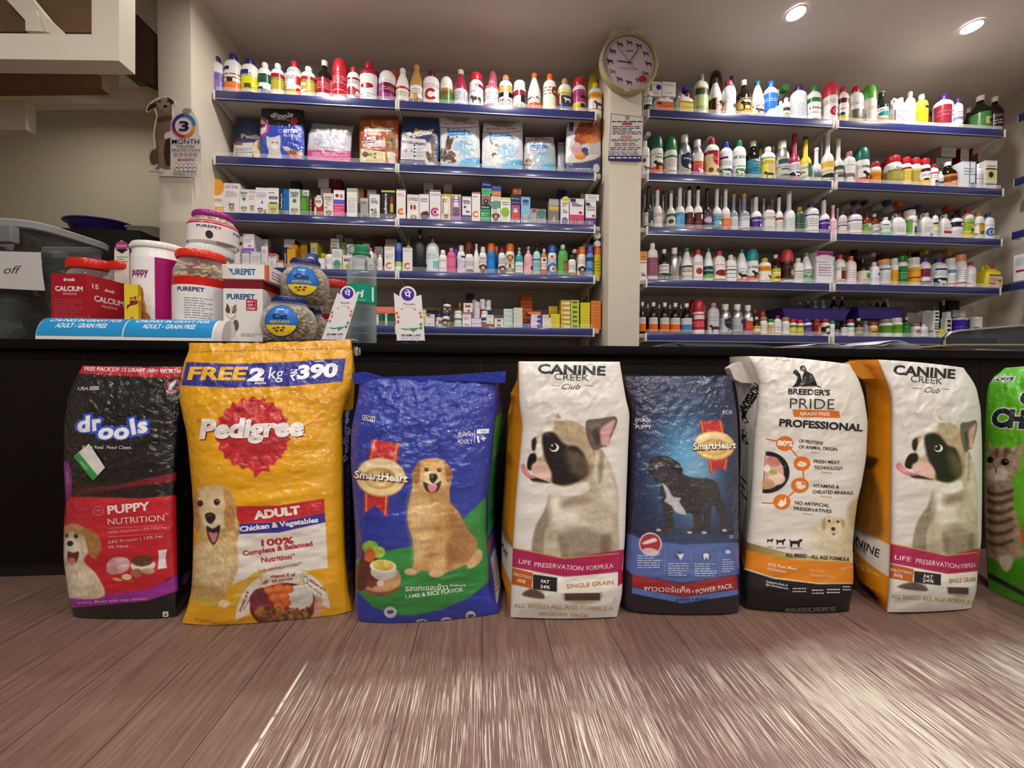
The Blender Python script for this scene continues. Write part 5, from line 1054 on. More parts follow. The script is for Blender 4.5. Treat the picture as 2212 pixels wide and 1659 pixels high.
# nudge neighbours on the front of each shelf apart so that none run into each other
def front_extent(o):
    xs = []; ys = []
    for q in ([o] if o.type == 'MESH' else list(o.children)):
        if q.name.startswith('label'): continue
        for v in q.bound_box: xs.append(v[0]); ys.append(v[1])
    return min(xs), max(xs), min(ys)+o.location.y, max(ys)+o.location.y
from itertools import groupby
for nm, grp in groupby(sorted([i for i in ITEMS if i[4] != 'y'], key=lambda i: i[0].name), key=lambda i: i[0].name):
    L_ = [(o, *front_extent(o)) for row, px, o, look, ty in grp if abs(o.location.z-row.z) < .002]
    for it in range(150):
        for i, a in enumerate(L_):
            for b in L_[i+1:]:
                if min(a[4], b[4])-max(a[3], b[3]) < .002: continue
                p, q = (a, b) if a[0].location.x < b[0].location.x else (b, a)
                ov = (p[0].location.x+p[2])-(q[0].location.x+q[1])
                if ov > .0008:
                    wide = min(p[2]-p[1], q[2]-q[1])
                    if ov < .6*wide: p[0].location.x -= ov*.45; q[0].location.x += ov*.45
# two purple trays of small bottles standing on cartons in the second row
TRAY = M('3a2a86', .35)
def tray(px0, px1, pyt, pyb, back, label, bottles):
    Y = YS+.02+back; a = at(px0, pyt, Y); b = at(px1, pyt, Y); c = at(px0, pyb, Y); w = (b[0]-a[0])/2; h = a[2]-c[2]
    zb = R5a.z; hb = c[2]-zb
    bx = MB().box(-w*.8, w*.8, .03, .16, 0, hb-.001, M('5a4a42', .7, var=.1)).build('support_carton', None); bx.name = 'plain_carton'
    bx.location = ((a[0]+b[0])/2, Y, zb); tag(bx, 'plain brown carton hidden under the '+label, 'box')
    t = empty('purple_tray', ((a[0]+b[0])/2, Y, c[2])); tag(t, label, 'tray', 'purple trays')
    m = MB(); k = .86
    def ring(s, z, y0, y1): return [(-w*s, y0, z), (w*s, y0, z), (w*s, y1, z), (-w*s, y1, z)]
    vs = ring(k, 0, .012, .185)+ring(1, h, -.0, .2)+ring(.97, h, .006, .194)+ring(k-.02, .004, .018, .18)
    fs = [(3, 2, 1, 0)]+[(i, (i+1) % 4, 4+(i+1) % 4, 4+i) for i in range(4)]+[(4+i, 4+(i+1) % 4, 8+(i+1) % 4, 8+i) for i in range(4)]+[(8+i, 8+(i+1) % 4, 12+(i+1) % 4, 12+i) for i in range(4)]+[(12, 13, 14, 15)]
    m.add(vs, fs, TRAY).build('basin', t, ang=20)
    MB().tube([(-w, -.001, h), (w, -.001, h), (w, .2, h), (-w, .2, h)], .004, TRAY, 6, closed=True).build('rim', t)
    zz = c[2]+.005
    for (bx_, bw, bt, bc, cap, lab, look) in bottles:
        rr = Row('tray', zz, 0, 0, 1.0, label); add(rr, 's', bx_, bw, bt, bc, cap, lab, look, back=back+.03)
tray(1690, 1837, 665, 690, .10, 'purple tray of small bottles, nearer the pillar', [
    (1728, 9, 653, '3a5a78', 'W', '-', 'small blue-grey bottle, first'), (1745, 9, 651, '2a3a4a', 'W', '-', 'small slate bottle, second'), (1761, 12, 650, '88a8d0', 'W', '-', 'small pale blue bottle, third'),
    (1778, 12, 649, '9ab4d8', 'W', '-', 'small pale blue bottle, fourth'), (1801, 15, 641, '2a1410', 'W', '6ab0a0', 'amber bottle with teal label'), (1819, 12, 641, '2a1410', 'W', '6ab0a0', 'slim amber bottle with teal label')])
tray(1853, 1955, 663, 688, .10, 'purple tray of small bottles, nearer the corner', [
    (1864, 9, 652, '3a6a58', 'c89a30', '-', 'dim green bottle with gold cap'), (1880, 13, 650, '2a7a60', 'c89a30', '-', 'teal bottle with gold cap'), (1895, 11, 648, '241410', 'd8a838', '-', 'amber bottle with gold cap, first'),
    (1910, 12, 646, '241410', 'd8a838', '-', 'amber bottle with gold cap, second'), (1917, 9, 646, 'e0dedc', 'W', '-', 'small white bottle')])

# items on the side-wall shelf at the picture's right edge
sp = at(2190, 588, 2.52)
c2 = MB().box(0, .12, -.05, .05, 0, .19, M('eceaee', .4)).build('carton', None)
dd = Deco(lambda u, v, l: (.0-.0004*l, .05-.1*u, .19*v)); dd.asp = .6
bpy.data.objects.remove(c2)
q = at(2164, 617, 2.60); zt = q[2]+.001
def sidebox(y, w, h, col, spec, label):
    d = Deco(lambda u, v, l: (-.0004*l, w/2-w*u, h*v)); d.asp = w/h; art(d, spec)
    v = [(sx, sy, sz) for sx in (0, .09) for sy in (-w/2, w/2) for sz in (0, h)]; fs = [(0, 4, 5, 1), (0, 1, 3, 2), (4, 6, 7, 5), (2, 3, 7, 6), (1, 5, 7, 3), (0, 2, 6, 4)]
    V, Fc = [], []
    for f in fs: k = len(V); V += [v[a] for a in f]; Fc.append([k, k+1, k+2, k+3])
    o = d.build('medicine_carton', None, PRINT, smooth=False, base=(V, Fc, [lin(col)]*24)); o.location = (q[0]+.02, y, zt); tag(o, label, 'box')
sidebox(2.51, .085, .20, 'e8e6ec', 'eceaf0 r:c02838:.15:.38:.85:.46 l:9a98a8:.9:.6:5 b:8a8890:0:.08', 'white carton with a red bar on the side-wall shelf')

# unique wording for every item on the shelves
from collections import defaultdict
GRP = {'x': 'cartons', 'y': 'bottles lying down', 'o': 'tins', 'j': 'jerrycans'}
seen = defaultdict(int)
for row, px, o, look, ty in ITEMS:
    where = ', in the '+row.phrase if row.name == 'tray' else ', '+row.phrase
    lab = look+where; w = lab.split()
    if len(w) > 16: lab = ' '.join(w[:16])
    seen[lab] += 1
    if seen[lab] > 1: print('DUP', lab)
    tag(o, lab, KIND[ty][1], f'{GRP.get(ty, "bottles and jars")} on the {row.phrase}' if row.name != 'tray' else 'small bottles in the purple trays')
# ------------------------------------------------------------------ stairs overhead, on the left
STW = M('d2ccb8', .5, var=.04, bscale=6); WOOD = M('6e5232', .6, bump=.2, bscale=25, var=.25); DKW = M('3e2c1c', .65, bump=.15, bscale=25, var=.2)
def slab(mb, pts, Y, d, mat, dz=0):     # outline given at depth Y, swept back by d (and up by dz)
    mb.prism([tuple(at(x, y, Y)) for x, y in pts], (0, d, dz), mat); return mb
st = empty('staircase', at(120, 180, 2.1)); tag(st, 'white steel staircase with brown wooden treads overhead beside the stair post', 'staircase')
def sp_(name, pts, Y, d, mat, dz=0, **k):
    o = slab(MB(), pts, Y, d, mat, dz).build(name, None, **k); o.parent = st; o.matrix_parent_inverse = Matrix.Translation(st.location).inverted(); return o
sp_('landing_frame', [(-800, 64), (198, 74), (198, -300), (257, -300), (257, 131), (-800, 116)], 1.62, .07, STW, ang=20)
sp_('brace', [(-40, -60), (22, -60), (98, 34), (140, 74), (112, 74), (60, 50)], 1.70, .03, STW, ang=20)
sp_('brace', [(54, 26), (78, 22), (95, 68), (55, 66)], 1.69, .03, STW, ang=20)
sp_('tread', [(-800, -195), (196, -195), (200, 70), (-800, 60)], 1.80, .10, WOOD, ang=20)
sp_('tread', [(-800, 108), (75, 121), (220, 163), (220, 191), (-800, 200)], 2.30, .05, M('7a5a34', .6, bump=.2, bscale=25, var=.25), ang=20)
sp_('riser', [(257, 10), (300, 34), (345, 92), (345, 190), (257, 150)], 2.34, .20, DKW, ang=20)
sp_('stringer', [(-800, 200), (341, 187), (341, 222), (-800, 236)], 2.40, .05, STW, ang=20)
sp_('stringer', [(219, 134), (243, 138), (243, 190), (219, 190)], 2.395, .04, STW, ang=20)
sp_('bracket_box', [(-800, 216), (54, 216), (56, 280), (-800, 280)], 2.35, .05, STW, ang=20)

# ------------------------------------------------------------------ counter
ZC = float(at(1100, 744.5, YC)[2])
BLK = M('080606', .6, bump=.05, bscale=60); BRN = M('140d0a', .65, bump=.1, bscale=30, var=.2)
for m_ in (BLK, BRN): m_.node_tree.nodes['Principled BSDF'].inputs['Specular IOR Level'].default_value = .12
ct = empty('shop_counter', (.4, YC, 0)); tag(ct, 'long dark brown and black shop counter behind the row of sacks', 'counter')
cx0, cx1 = -2.6, 2.75
MB().box(cx0, cx1, .02, .52, .055, ZC-.035, BRN, .004).build('front_panel', ct)
MB().box(cx0+.01, cx1, .045, .5, 0, .056, M('100b08', .6)).build('plinth', ct)
MB().box(cx0-.45, cx1, -.005, .49, ZC-.035, ZC, BLK, .004).build('worktop', ct)
sc_ = empty('side_table', (-2.5, 2.04, 0)); tag(sc_, 'dark side table behind the counter end, under the clear tub', 'table'); MB().box(-.75, .50, 0, .44, ZC-.03, ZC, BLK, .003).build('tabletop', sc_)
for sx in (-.7, .45):
    for sy in (.04, .40): MB().box(sx-.02, sx+.02, sy-.02, sy+.02, 0, ZC-.03, BLK, .002).build('leg', sc_)
for k in range(6): MB().box(cx0+.75+.72*k-.001, cx0+.75+.72*k+.001, .0185, .02, .06, ZC-.04, M('120c09', .7)).build('panel_joint', ct)

def on_counter(px, Y): return at(px, 740, Y)[0]
def link_rel(o, parent):
    o.parent = parent; o.matrix_parent_inverse = Matrix.Translation(parent.location).inverted(); return o
CLR = M('f4f2ee', .08, trans=.95)
def lumps(n, fn, size, cols, name, parent, seed=3, sq=(1, 1, .6)):
    rr = random.Random(seed); mb = MB(); ms = [M(c, .25 if name == 'packets' else .7) for c in cols]
    for k in range(n):
        p = fn(rr); a = rr.uniform(0, PI); s = size*rr.uniform(.75, 1.2)
        i = len(mb.v); mb.lathe([(.55*s, -.5*s*sq[2]), (s, -.1*s), (s*.9, .35*s*sq[2]), (.35*s, .6*s*sq[2])], ms[rr.randrange(len(ms))], 6)
        e = Matrix.Rotation(rr.uniform(0, 3), 3, 'X') @ Matrix.Rotation(a, 3, 'Z')
        for q in range(i, len(mb.v)): v = e @ Vector(mb.v[q]); mb.v[q] = (v.x*sq[0]+p[0], v.y*sq[1]+p[1], v.z+p[2])
    o = mb.build(name, parent); o['kind'] = 'stuff'; return o

# big clear tub full of packets
t = empty('storage_tub', (-2.385, 2.225, ZC+.001), R(-4)); tag(t, 'big clear plastic storage tub full of dark packets at the counter end', 'tub')
H = float(at(150, 476, 2.01)[2])-ZC
TUB = M('a8acac', .1, trans=.93, bump=.1, bscale=12)
MB().lathe([(.245, 0), (.25, .01), (.285, H*.93), (.285, H*.95)], TUB, 40, 1, .68, n=5, cap1=False).build('body', t)
MB().lathe([(.287, H*.93), (.305, H*.94), (.31, H*.985), (.30, H), (.284, H*.985), (.283, H*.94)], M('b4b6b8', .2, trans=.35), 40, 1, .69, n=5, cap0=False, cap1=False).build('rim', t)
MB().box(.13, .24, -.235, -.195, H*.80, H*.93, M('8a8c90', .25, trans=.3), .008).build('handle', t)
def tubpt(rr): return (rr.uniform(-.2, .2), rr.uniform(-.12, .12), rr.uniform(.05, H*.86))
lumps(90, tubpt, .06, ['2a2c30', '4a3a2a', '7a5636', '3a3c38', '60665a', '9a9a94', '2c241e', '666a70', '7a7428'], 'packets', t, 5, (1.1, 1, .8))
# paper note
def flat_sign(name, label, cat, pts, Y, th, col, draw, mat=PRINT, group=None, parent=None, grid=0):
    """a thin flat card: outline and design in photo pixels on the upright plane at depth Y"""
    c = at(sum(p[0] for p in pts)/len(pts), max(p[1] for p in pts), Y)
    fn = lambda u, v, l: atY(np.array(float(u)), np.array(float(v)), np.array(Y-.00012*l))-c
    d = Deco(fn, grid, grid)
    f = [tuple(at(x, y, Y)-c) for x, y in pts]; n = len(f); bk = [(p[0], p[1]+th, p[2]) for p in f]
    tri = tessellate_polygon([[Vector(p) for p in f]]); V = f+bk
    Fc = [list(q) for q in tri]+[[i+n for i in q[::-1]] for q in tri]+[[i, (i+1) % n, (i+1) % n+n, i+n] for i in range(n)]
    draw(d); o = d.build(name, parent, mat, smooth=False, base=(V, Fc, [lin(col)]*len(V))); o.location = c
    if label: tag(o, label, cat, group)
    return o
def d_off(d):
    d.text('off', (8, 591), (47, 591), 18, '3a3a42', shear=.35, down=True)
flat_sign('paper_note', 'white paper note reading off stuck on the clear tub', 'sign', [(-60, 541), (88, 545), (91, 585), (97, 628), (-60, 620)], 2.0, .0006, 'd8d4d2', d_off)
# cabinet, basin and clear box behind
t = empty('dark_cabinet', (-2.38, 2.56, 0)); zt = float(at(300, 497, 2.56)[2])
tag(t, 'dark cabinet standing against the wall left of the stair post', 'cabinet')
MB().box(-.40, .30, 0, .38, 0, zt, M('17130f', .5), .004).build('body', t); MB().box(-.005, .005, -.004, 0, .1, zt-.02, M('2a241e', .5)).build('door_edge', t)
t = empty('purple_basin', (float(at(216, 490, 2.72)[0]), 2.72, zt+.001)); tag(t, 'purple plastic basin propped up behind the clear tub', 'basin')
BAS = M('3a2c80', .35)
MB().lathe([(.12, 0), (.13, .004), (.172, .075), (.185, .08), (.185, .086), (.172, .086), (.128, .012), (.01, .008)], BAS, 32, 1, .7, cap1=True).build('bowl', t)
MB().tube([(.185*math.cos(a), .13*math.sin(a), .083) for a in np.linspace(0, 2*PI, 32, endpoint=False)], .005, BAS, 6, closed=True).build('rim', t)
t = empty('clear_box', (float(at(316, 490, 2.7)[0]), 2.72, zt+.001)); tag(t, 'low clear plastic box on top of the dark cabinet', 'box')
MB().lathe([(.09, 0), (.10, .05), (.105, .052)], M('cfd2c8', .15, trans=.6), 28, 1, .7, n=5, cap1=False).build('body', t); MB().lathe([(.107, .05), (.108, .058), (.09, .062)], M('dcdcd4', .2, trans=.4), 28, 1, .7, n=5).build('lid', t)

def plain_box(px0, px1, pyt, Y, dep, col, side, name, label, draw_front, draw_side=None, rz=0, zb=None, zb_is=None):
    """upright printed box; fronts drawn in unit coordinates"""
    a = at(px0, pyt, Y); b = at(px1, pyt, Y); zb = ZC+.001 if zb is None else zb; w = b[0]-a[0]; H = a[2]-zb
    V, Fc, C = [], [], []
    v = [(x, y, z) for x in (0, w) for y in (0, dep) for z in (0, H)]
    for i, f in enumerate([(0, 4, 5, 1), (0, 1, 3, 2), (4, 6, 7, 5), (2, 3, 7, 6), (1, 5, 7, 3), (0, 2, 6, 4)]):
        k = len(V); V += [v[q] for q in f]; Fc.append([k, k+1, k+2, k+3]); C += [lin(side if i in (1, 2) else col)]*4
    d = Deco(lambda u, q, l: (w*u, -.0002*l, H*q)); d.asp = w/H; draw_front(d)
    if draw_side:
        e = Deco(lambda u, q, l: (w+.0002*l, dep*u, H*q)); e.asp = dep/H; draw_side(e)
        n = len(d.v); d.v += e.v; d.c += e.c; d.f += [[i+n for i in f] for f in e.f]
    o = d.build(name, None, PRINT, smooth=False, base=(V, Fc, C)); o.location = (a[0], Y, zb); o.rotation_euler[2] = R(rz); tag(o, label, 'box'); return o, H
def f1(d):
    d.text('drools', (.35, .89), (.66, .89), .05, 'f0e8e8', bold=.03); d.text('CALCIUM', (.12, .74), (.88, .74), .075, 'f2ecec', bold=.025); d.text('MILKBONE', (.33, .685), (.72, .685), .03, 'e8c8c8')
    d.lines(.1, .62, .9, .3, 9, 'b85058', th=.3, seed=3); d.rect(.08, .235, .94, .265, 'f0ecec'); d.lines(.1, .2, .92, .16, 1, 'd8a0a4')
def f2(d):
    d.text('15', (.09, .81), (.19, .81), .07, 'f0e8e8', bold=.02); d.text('CALCIUM', (.12, .62), (.64, .62), .09, 'f4eeee', bold=.02); d.text('drools', (.30, .80), (.47, .80), .05, 'f0e8e8', bold=.03); d.text('MILKBONE', (.24, .54), (.52, .54), .045, 'e8c8c8')
    d.rect(.02, .1, .03, .4, 'c86a58'); d.ell(.36, .14, .06, .1, '8a5a3a'); d.ell(.54, .12, .08, .12, 'b09a80'); d.ell(.54, .24, .045, .07, '3a2a20')
ob, _ = plain_box(110, 187, 590, 1.60, .235, 'a01c28', 'b0242e', 'biscuit_box', 'dark red calcium bone box with white lettering', f1, f2)
def f3(d):
    d.text('GLEE', (.35, .72), (1.25, .72), .07, 'e8c83a', bold=.03, lift=4); d.poly([(.1, .62), (.4, .66), (.4, .78), (.98, .8), (.98, .66), (.4, .62), (.15, .55), (.2, .62)], '8a2440', 1)
    d.ell(.68, .2, .4, .2, 'c89468'); d.ell(.55, .28, .25, .16, 'b07a50'); d.ell(.5, .25, .04, .03, '2a1a14'); d.ell(.8, .25, .04, .03, '2a1a14')
plain_box(268, 298, 614, 1.597, .012, 'e4c636', 'c8a820', 'biscuit_box', 'slim yellow treat box with dog, beside the red calcium box', f3)

# jars of biscuits
def prof_r(P, z):
    zs = [p[1] for p in P]; return float(np.interp(z, zs, [p[0] for p in P]))
def jar(px, w, pyt, Y, zb, label, lid, lidtop, P, name='biscuit_jar', fill=None, band=None, lab=None, seed=2, cols=('b8935a', 'c8a56e', 'a67f48', 'd2b27c'), lump=.011, fillr=(.05, .8), n=2.0, body=CLR, cat='jar', face=0.0):
    """P: body profile (radius 1, height 1); lidtop: share of the height taken by the lid"""
    c = at(px, pyt, Y); r = w/F*Y/2; H = c[2]-zb; t = empty(name, (c[0], Y, zb)); tag(t, label, cat, 'pet treat jars on the counter')
    MB().lathe([(a*r, b*H) for a, b in P], body, 32, n=n).build('body', t)
    rl = lid[1]*r; z0 = H*(1-lidtop); lm = M(lid[0], .3)
    l = MB().lathe([(rl*.98, z0), (rl, z0+.003), (rl, H*.985-.002), (rl*.96, H), (rl*.85, H+.001), (rl*.84, H-.003)], lm, 36)
    for k in range(36):
        a = 2*PI*k/36; q = rl*1.0; l.box(q*math.cos(a)-.0012, q*math.cos(a)+.0012, q*math.sin(a)-.0012, q*math.sin(a)+.0012, z0+.004, H*.985-.004, lm)
    l.build('lid', t)
    if fill:
        def fp(rr):
            z = rr.uniform(*fillr)*H; k = prof_r(P, z/H)*r; a = rr.uniform(-PI, PI); q = k-lump*1.1-.002 if rr.random() < .85 else k*.6*rr.random()
            return (q*math.cos(a), q*math.sin(a), max(z, lump))
        lumps(fill, fp, lump, cols, 'biscuits', t, seed)
    if lab:
        def fn(u, v, l_):
            a = R(u+face); rr2 = prof_r(POT if P is RIB else P, v)*r+.0006+.0002*l_; return (rr2*math.sin(a), -rr2*math.cos(a), v*H)
        d = Deco(fn, cu=6, cv=.04); d.k = r*PI/180/H; lab(d); d.build('label', t, GLOSSP)
    return t
POT = [(.9, 0), (.97, .015), (1, .05), (1, .74), (.97, .80), (.86, .86), (.82, .88), (.82, .93)]
RIB = [(.9, 0), (.97, .015)]+[(1.0-(.035 if k % 2 else 0), .05+.055*k) for k in range(11)]+[(.99, .66), (.98, .78), (.9, .84), (.8, .88), (.8, .93)]
GLOBE = [(.70, 0), (.78, .015), (.90, .10), (.98, .25), (1.0, .40), (.97, .56), (.86, .70), (.70, .80), (.63, .83), (.62, .88)]
def lab_none(d): pass
def red_lab(d): d.rect(-110, .06, 110, .5, 'b82830'); d.lines(-40, .45, 40, .15, 4, 'e8c8c8', th=.3)
jar(204, 84, 567, 1.945, ZC+.001, 'biscuit jar with red lid behind the red calcium box', ('d8281c', .92), .11, POT, fill=110, lab=red_lab, seed=4)
jar(273, 60, 571, 1.90, ZC+.001, 'biscuit jar with red lid behind the slim yellow box', ('d8281c', .92), .09, POT, fill=110, lab=red_lab, seed=5, lump=.013)
def tag_draw(d):
    d.ell(263, 531, 14, 10, 'b03a78'); d.text('***', (252, 538), (274, 538), 10, 'e8d8e0', down=True); d.poly([(248, 538), (278, 538), (263, 548)], '1c2024'); d.lines(252, 553, 275, 567, 3, '6a6a60', th=.35)
flat_sign('hang_card', 'white arched hang card with pink stars above a red lid', 'card', [(247, 745), (247, 540), (252, 526), (262, 519), (272, 524), (279, 540), (280, 745)], 1.852, .001, 'e0dccc', tag_draw)
def tub_lab(d):
    d.rect(-100, .03, -9, .84, 'ece8ea'); d.rect(-9, .03, 112, .84, 'a81468'); d.lines(25, .75, 80, .62, 4, '6a0c44', th=.4); d.lines(25, .58, 80, .2, 12, '7a1050', th=.25)
    d.text('puppy', (-62, .66), (-22, .66), .075, '8a2470', bold=.03)
    d.ell(-42, .30, 16, .17, 'c88a50'); d.ell(-30, .22, 13, .08, 'b87840'); d.ell(-46, .45, 12, .08, 'c88a50'); d.ell(-36, .47, 5, .07, 'a86a34'); d.ell(-18, .15, 10, .04, 'a8743c')
    d.lines(-60, .12, -14, .06, 2, '4a3a6a', th=.5)
jar(347, 91, 534, 1.745, ZC+.001, 'tall white tub with magenta back panel and white lid', ('e8e6e4', 1.0), .06, [(.95, 0), (.98, .01), (.98, .88), (.94, .9), (.94, .94)], lab=tub_lab, body=M('ecebe8', .3), seed=6, face=35)
def pp_lab(d):
    d.rect(-112, .05, 112, .66, 'e6e3de'); d.rect(-112, .61, 112, .70, 'c8201c')
    d.text('PUREPET', (-52, .54), (4, .54), .045, '27306a', bold=.03); d.lines(-36, .48, 20, .25, 9, '8a8890', th=.3); d.lines(-20, .12, 18, .06, 1, '2a2a2c', th=.8); d.lines(50, .5, 95, .3, 4, '5a5a60', th=.3); d.ell(70, .22, 14, .07, '3a3432')
jar(435, 93, 549, 1.70, ZC+.001, 'clear treat jar with red lid and white label beside the magenta tub', ('e03018', .88), .08, RIB, fill=120, lab=pp_lab, seed=7, lump=.014, fillr=(.68, .84), cols=('c8b48a', 'b8a070', 'd8c89c', 'a89060'), face=35)
def wl_lab(d): d.rect(-112, .1, 112, .8, 'c0206a')
zj = float(at(455, 537, 1.925)[2])
jar(455, 80, 537, 1.925, ZC+.001, 'treat jar with white lid at the bottom of a stack of two', ('e8e8e6', 1.0), .10, POT, lab=wl_lab, seed=8, body=M('e4e2e0', .3))
def pk_lab(d):
    d.rect(-112, .06, 112, .62, 'e4e0dc'); d.rect(-112, .55, 112, .66, 'c01c4a'); d.text('PUREPET', (-36, .42), (18, .42), .08, '27306a', bold=.03); d.ell(-8, .22, 8, .12, '28242c'); d.text('PUREPET', (48, .40), (96, .40), .06, '27306a', bold=.03)
jar(461, 86, 466, 1.925, zj+.002, 'treat jar with purple lid standing on a white-lidded jar', ('a8188a', .80), .15, [(.92, 0), (1, .03), (1, .52), (.97, .62), (.84, .76), (.75, .82), (.74, .92)], fill=90, lab=pk_lab, seed=9, lump=.015, fillr=(.6, .84), cols=('d8c090', 'c8a870', 'e4d0a4'), face=32)
# cat food boxes
def pb(d):
    d.rect(0, .87, 1, 1, '7a1c28'); d.text('PUREPET', (.1, .70), (.8, .70), .085, '2a5a92', bold=.04); d.rect(.58, .52, .86, .72-.02, 'b81c3a'); 
    for k, s in enumerate(('BUY 1', 'GET 1', 'FREE')): d.text(s, (.62, .645-.055*k), (.82, .645-.055*k), .035, 'f4e8e8', bold=.02, lift=8)
    d.ell(.24, .26, .13, .12, 'cfc8be'); d.ell(.32, .28, .07, .09, '6a5846'); d.ell(.17, .22, .05, .12, 'd8d2ca'); d.ell(.25, .2, .045, .11, 'd4cec6'); d.poly([(.08, .50), (.09, .63), (.17, .57)], '54443a'); d.poly([(.24, .57), (.33, .62), (.33, .50)], '7a6248'); d.ell(.205, .48, .125, .095, 'd4ccc2'); d.ell(.12, .525, .055, .05, '5c4a3e'); d.ell(.29, .525, .05, .05, '8a7054'); d.ell(.205, .44, .06, .04, 'efeae4', 14); d.ell(.16, .485, .018, .016, '1c1814', 15); d.ell(.25, .485, .018, .016, '1c1814', 15); d.ell(.205, .455, .014, .009, 'c08480', 15)
    d.lines(.45, .16, .95, .1, 2, 'a0a0a0', th=.3)
def pbs(d): d.rect(0, .87, 1, 1, '7a1c28'); d.poly([(.2, .87), (1, .87), (1, .6)], 'd86a30'); d.lines(.2, .5, .8, .2, 6, 'b8b8c0', th=.3)
o1, Hb = plain_box(482, 567, 605, 1.60, .13, 'e6e3de', 'd0d0d6', 'cat_food_box', 'white cat food box with kitten at the bottom of two', pb, pbs)
def pu(d): d.text('PUREPET', (.12, .35), (.74, .35), .38, '2a6aa0', bold=.04); d.poly([(-.02, 1.0), (.05, 1), (.3, .08), (.02, .08)], 'd8d4cc'); d.rect(0, 0, 1, .08, '8a4a38'); d.rect(.95, 0, 1, 1, 'd86a30')
def pus(d): d.rect(0, 0, .1, 1, 'd86a30'); d.lines(.2, .8, .9, .2, 3, 'b0709a', th=.4); d.rect(0, 0, 1, .08, 'c07a58')
plain_box(481, 577, 570, 1.60, .17, 'e8e6e0', 'e2dde4', 'cat_food_box', 'white cat food tray box lying on the kitten box', pu, pus, rz=-1, zb=ZC+.002+Hb)
# cat biscuit jars
def cat_lab(d):
    k = d.k
    cy = .44; rr = .33; ru = rr/k
    d.ell(0, cy, ru*1.04, rr*1.04, '1a4a8a', n=40); d.ell(0, cy, ru, rr, '2a6cc0', n=40)
    d.raw([[(0+ru*math.cos(R(a)), cy+rr*math.sin(R(a))), (ru*math.cos(R(a+6)), cy+rr*math.sin(R(a+6))), (ru*math.cos(R(a+6)), cy-.10*1-.05*math.cos(R(a+6-270))*0), (ru*math.cos(R(a)), cy-.10)] for a in range(200, 340, 6)], 'f0cc30')
    d.text('Cat', (-ru*.42, cy+.03), (ru*.42, cy+.03), .115, '141a28', bold=.03, lift=6)
    d.text('BISCUITS', (-ru*.6, cy-.06), (ru*.55, cy-.06), .05, 'e0b848', bold=.03, lift=6); d.text('drools', (-ru*.25, cy+.22), (ru*.2, cy+.22), .045, 'dce8f4', bold=.04, lift=6)
    for x, y in ((-.35, -.17), (-.1, -.155), (.2, -.155), (-.2, -.22), (.1, -.21)): d.ell(ru*x, cy+y, ru*.11, .022, '8a4a14', 7, n=10)
    for s in (-1, 1): d.poly([(s*ru*.3, cy-.10), (s*ru*.45, cy-.075), (s*ru*.35, cy-.115)], 'e8c848', 7)
CB = ('a58c60', 'b89c6c', '907648', 'c4ab7c'); DB = ('1c2468', .60)
jar(625, 105, 645, 1.60, ZC+.001, 'round cat biscuit jar standing in front at the bottom', DB, .17, GLOBE, fill=520, lab=cat_lab, seed=11, lump=.0085, cols=CB, fillr=(.02, .76), face=7)
jar(668, 76, 668, 1.83, ZC+.001, 'round cat biscuit jar half hidden at the back of three', DB, .17, GLOBE, fill=420, seed=12, lump=.0085, cols=CB, fillr=(.02, .76))
zq = float(at(625, 645, 1.60)[2])+.003
jar(660, 92, 564, 1.73, zq, 'round cat biscuit jar stacked on top of two others', DB, .17, GLOBE, fill=500, lab=cat_lab, seed=13, lump=.0085, cols=CB, fillr=(.02, .76), face=15)
jar(724, 56, 609, 1.985, ZC+.001, 'red-lidded dog treat jar behind the leaning pay stand', ('c02018', .98), .10, POT, fill=90, lab=red_lab, seed=14)
# water bottle
t = empty('water_bottle', (on_counter(782, 1.74), 1.74, ZC+.001)); tag(t, 'big clear water bottle with green cap and label', 'bottle')
H = float(at(782, 533, 1.74)[2])-ZC; r = 60/F*1.74/2
P = [(.85, 0), (.97, .01)]+[(1.0-.05*(k % 2), .03+.024*k) for k in range(16)]+[(.97, .42), (.97, .66)]+[(1.0-.05*(k % 2), .66+.022*k) for k in range(7)]+[(.93, .82), (.75, .87), (.5, .90), (.42, .915), (.42, .94)]
MB().lathe([(a*r, b*H) for a, b in P], M('dce6e6', .08, trans=.92), 32).build('body', t)
MB().lathe([(.92*a*r, max(.004, b*H)) for a, b in P if b < .56]+[(.05*r, .55*H)], M('c0d4d4', .05, trans=.95), 28).build('water', t)
c_ = MB().lathe([(.48*r, .925*H), (.5*r, .93*H), (.5*r, .99*H), (.4*r, H)], M('1c8a5a', .35), 24); c_.lathe([(.6*r, .905*H), (.6*r, .925*H), (.45*r, .927*H)], M('1c8a5a', .35), 24); c_.build('cap', t)
MB().tube([(-.5*r, 0, .92*H), (-.9*r, 0, .935*H), (-1.05*r, 0, .97*H), (-.7*r, 0, 1.0*H), (-.2*r, 0, 1.015*H), (.3*r, 0, 1.0*H), (.55*r, 0, .95*H)], .0022, M('1c7a58', .4), 6).build('handle', t)
d = Deco(lambda u, v, l: ((1.0*r+.0002*l)*math.sin(R(u)), -(1.0*r+.0002*l)*math.cos(R(u)), v*H), cu=8)
d.rect(-120, .42, 120, .60, '129272'); d.text('Bisleri', (-88, .47), (22, .47), .075, 'e8f4f0', bold=.03, shear=.15); d.rect(55, .44, 66, .58, 'dcecea'); d.lines(-20, .45, 30, .435, 1, 'd0e8e0'); d.build('label', t, GLOSSP)
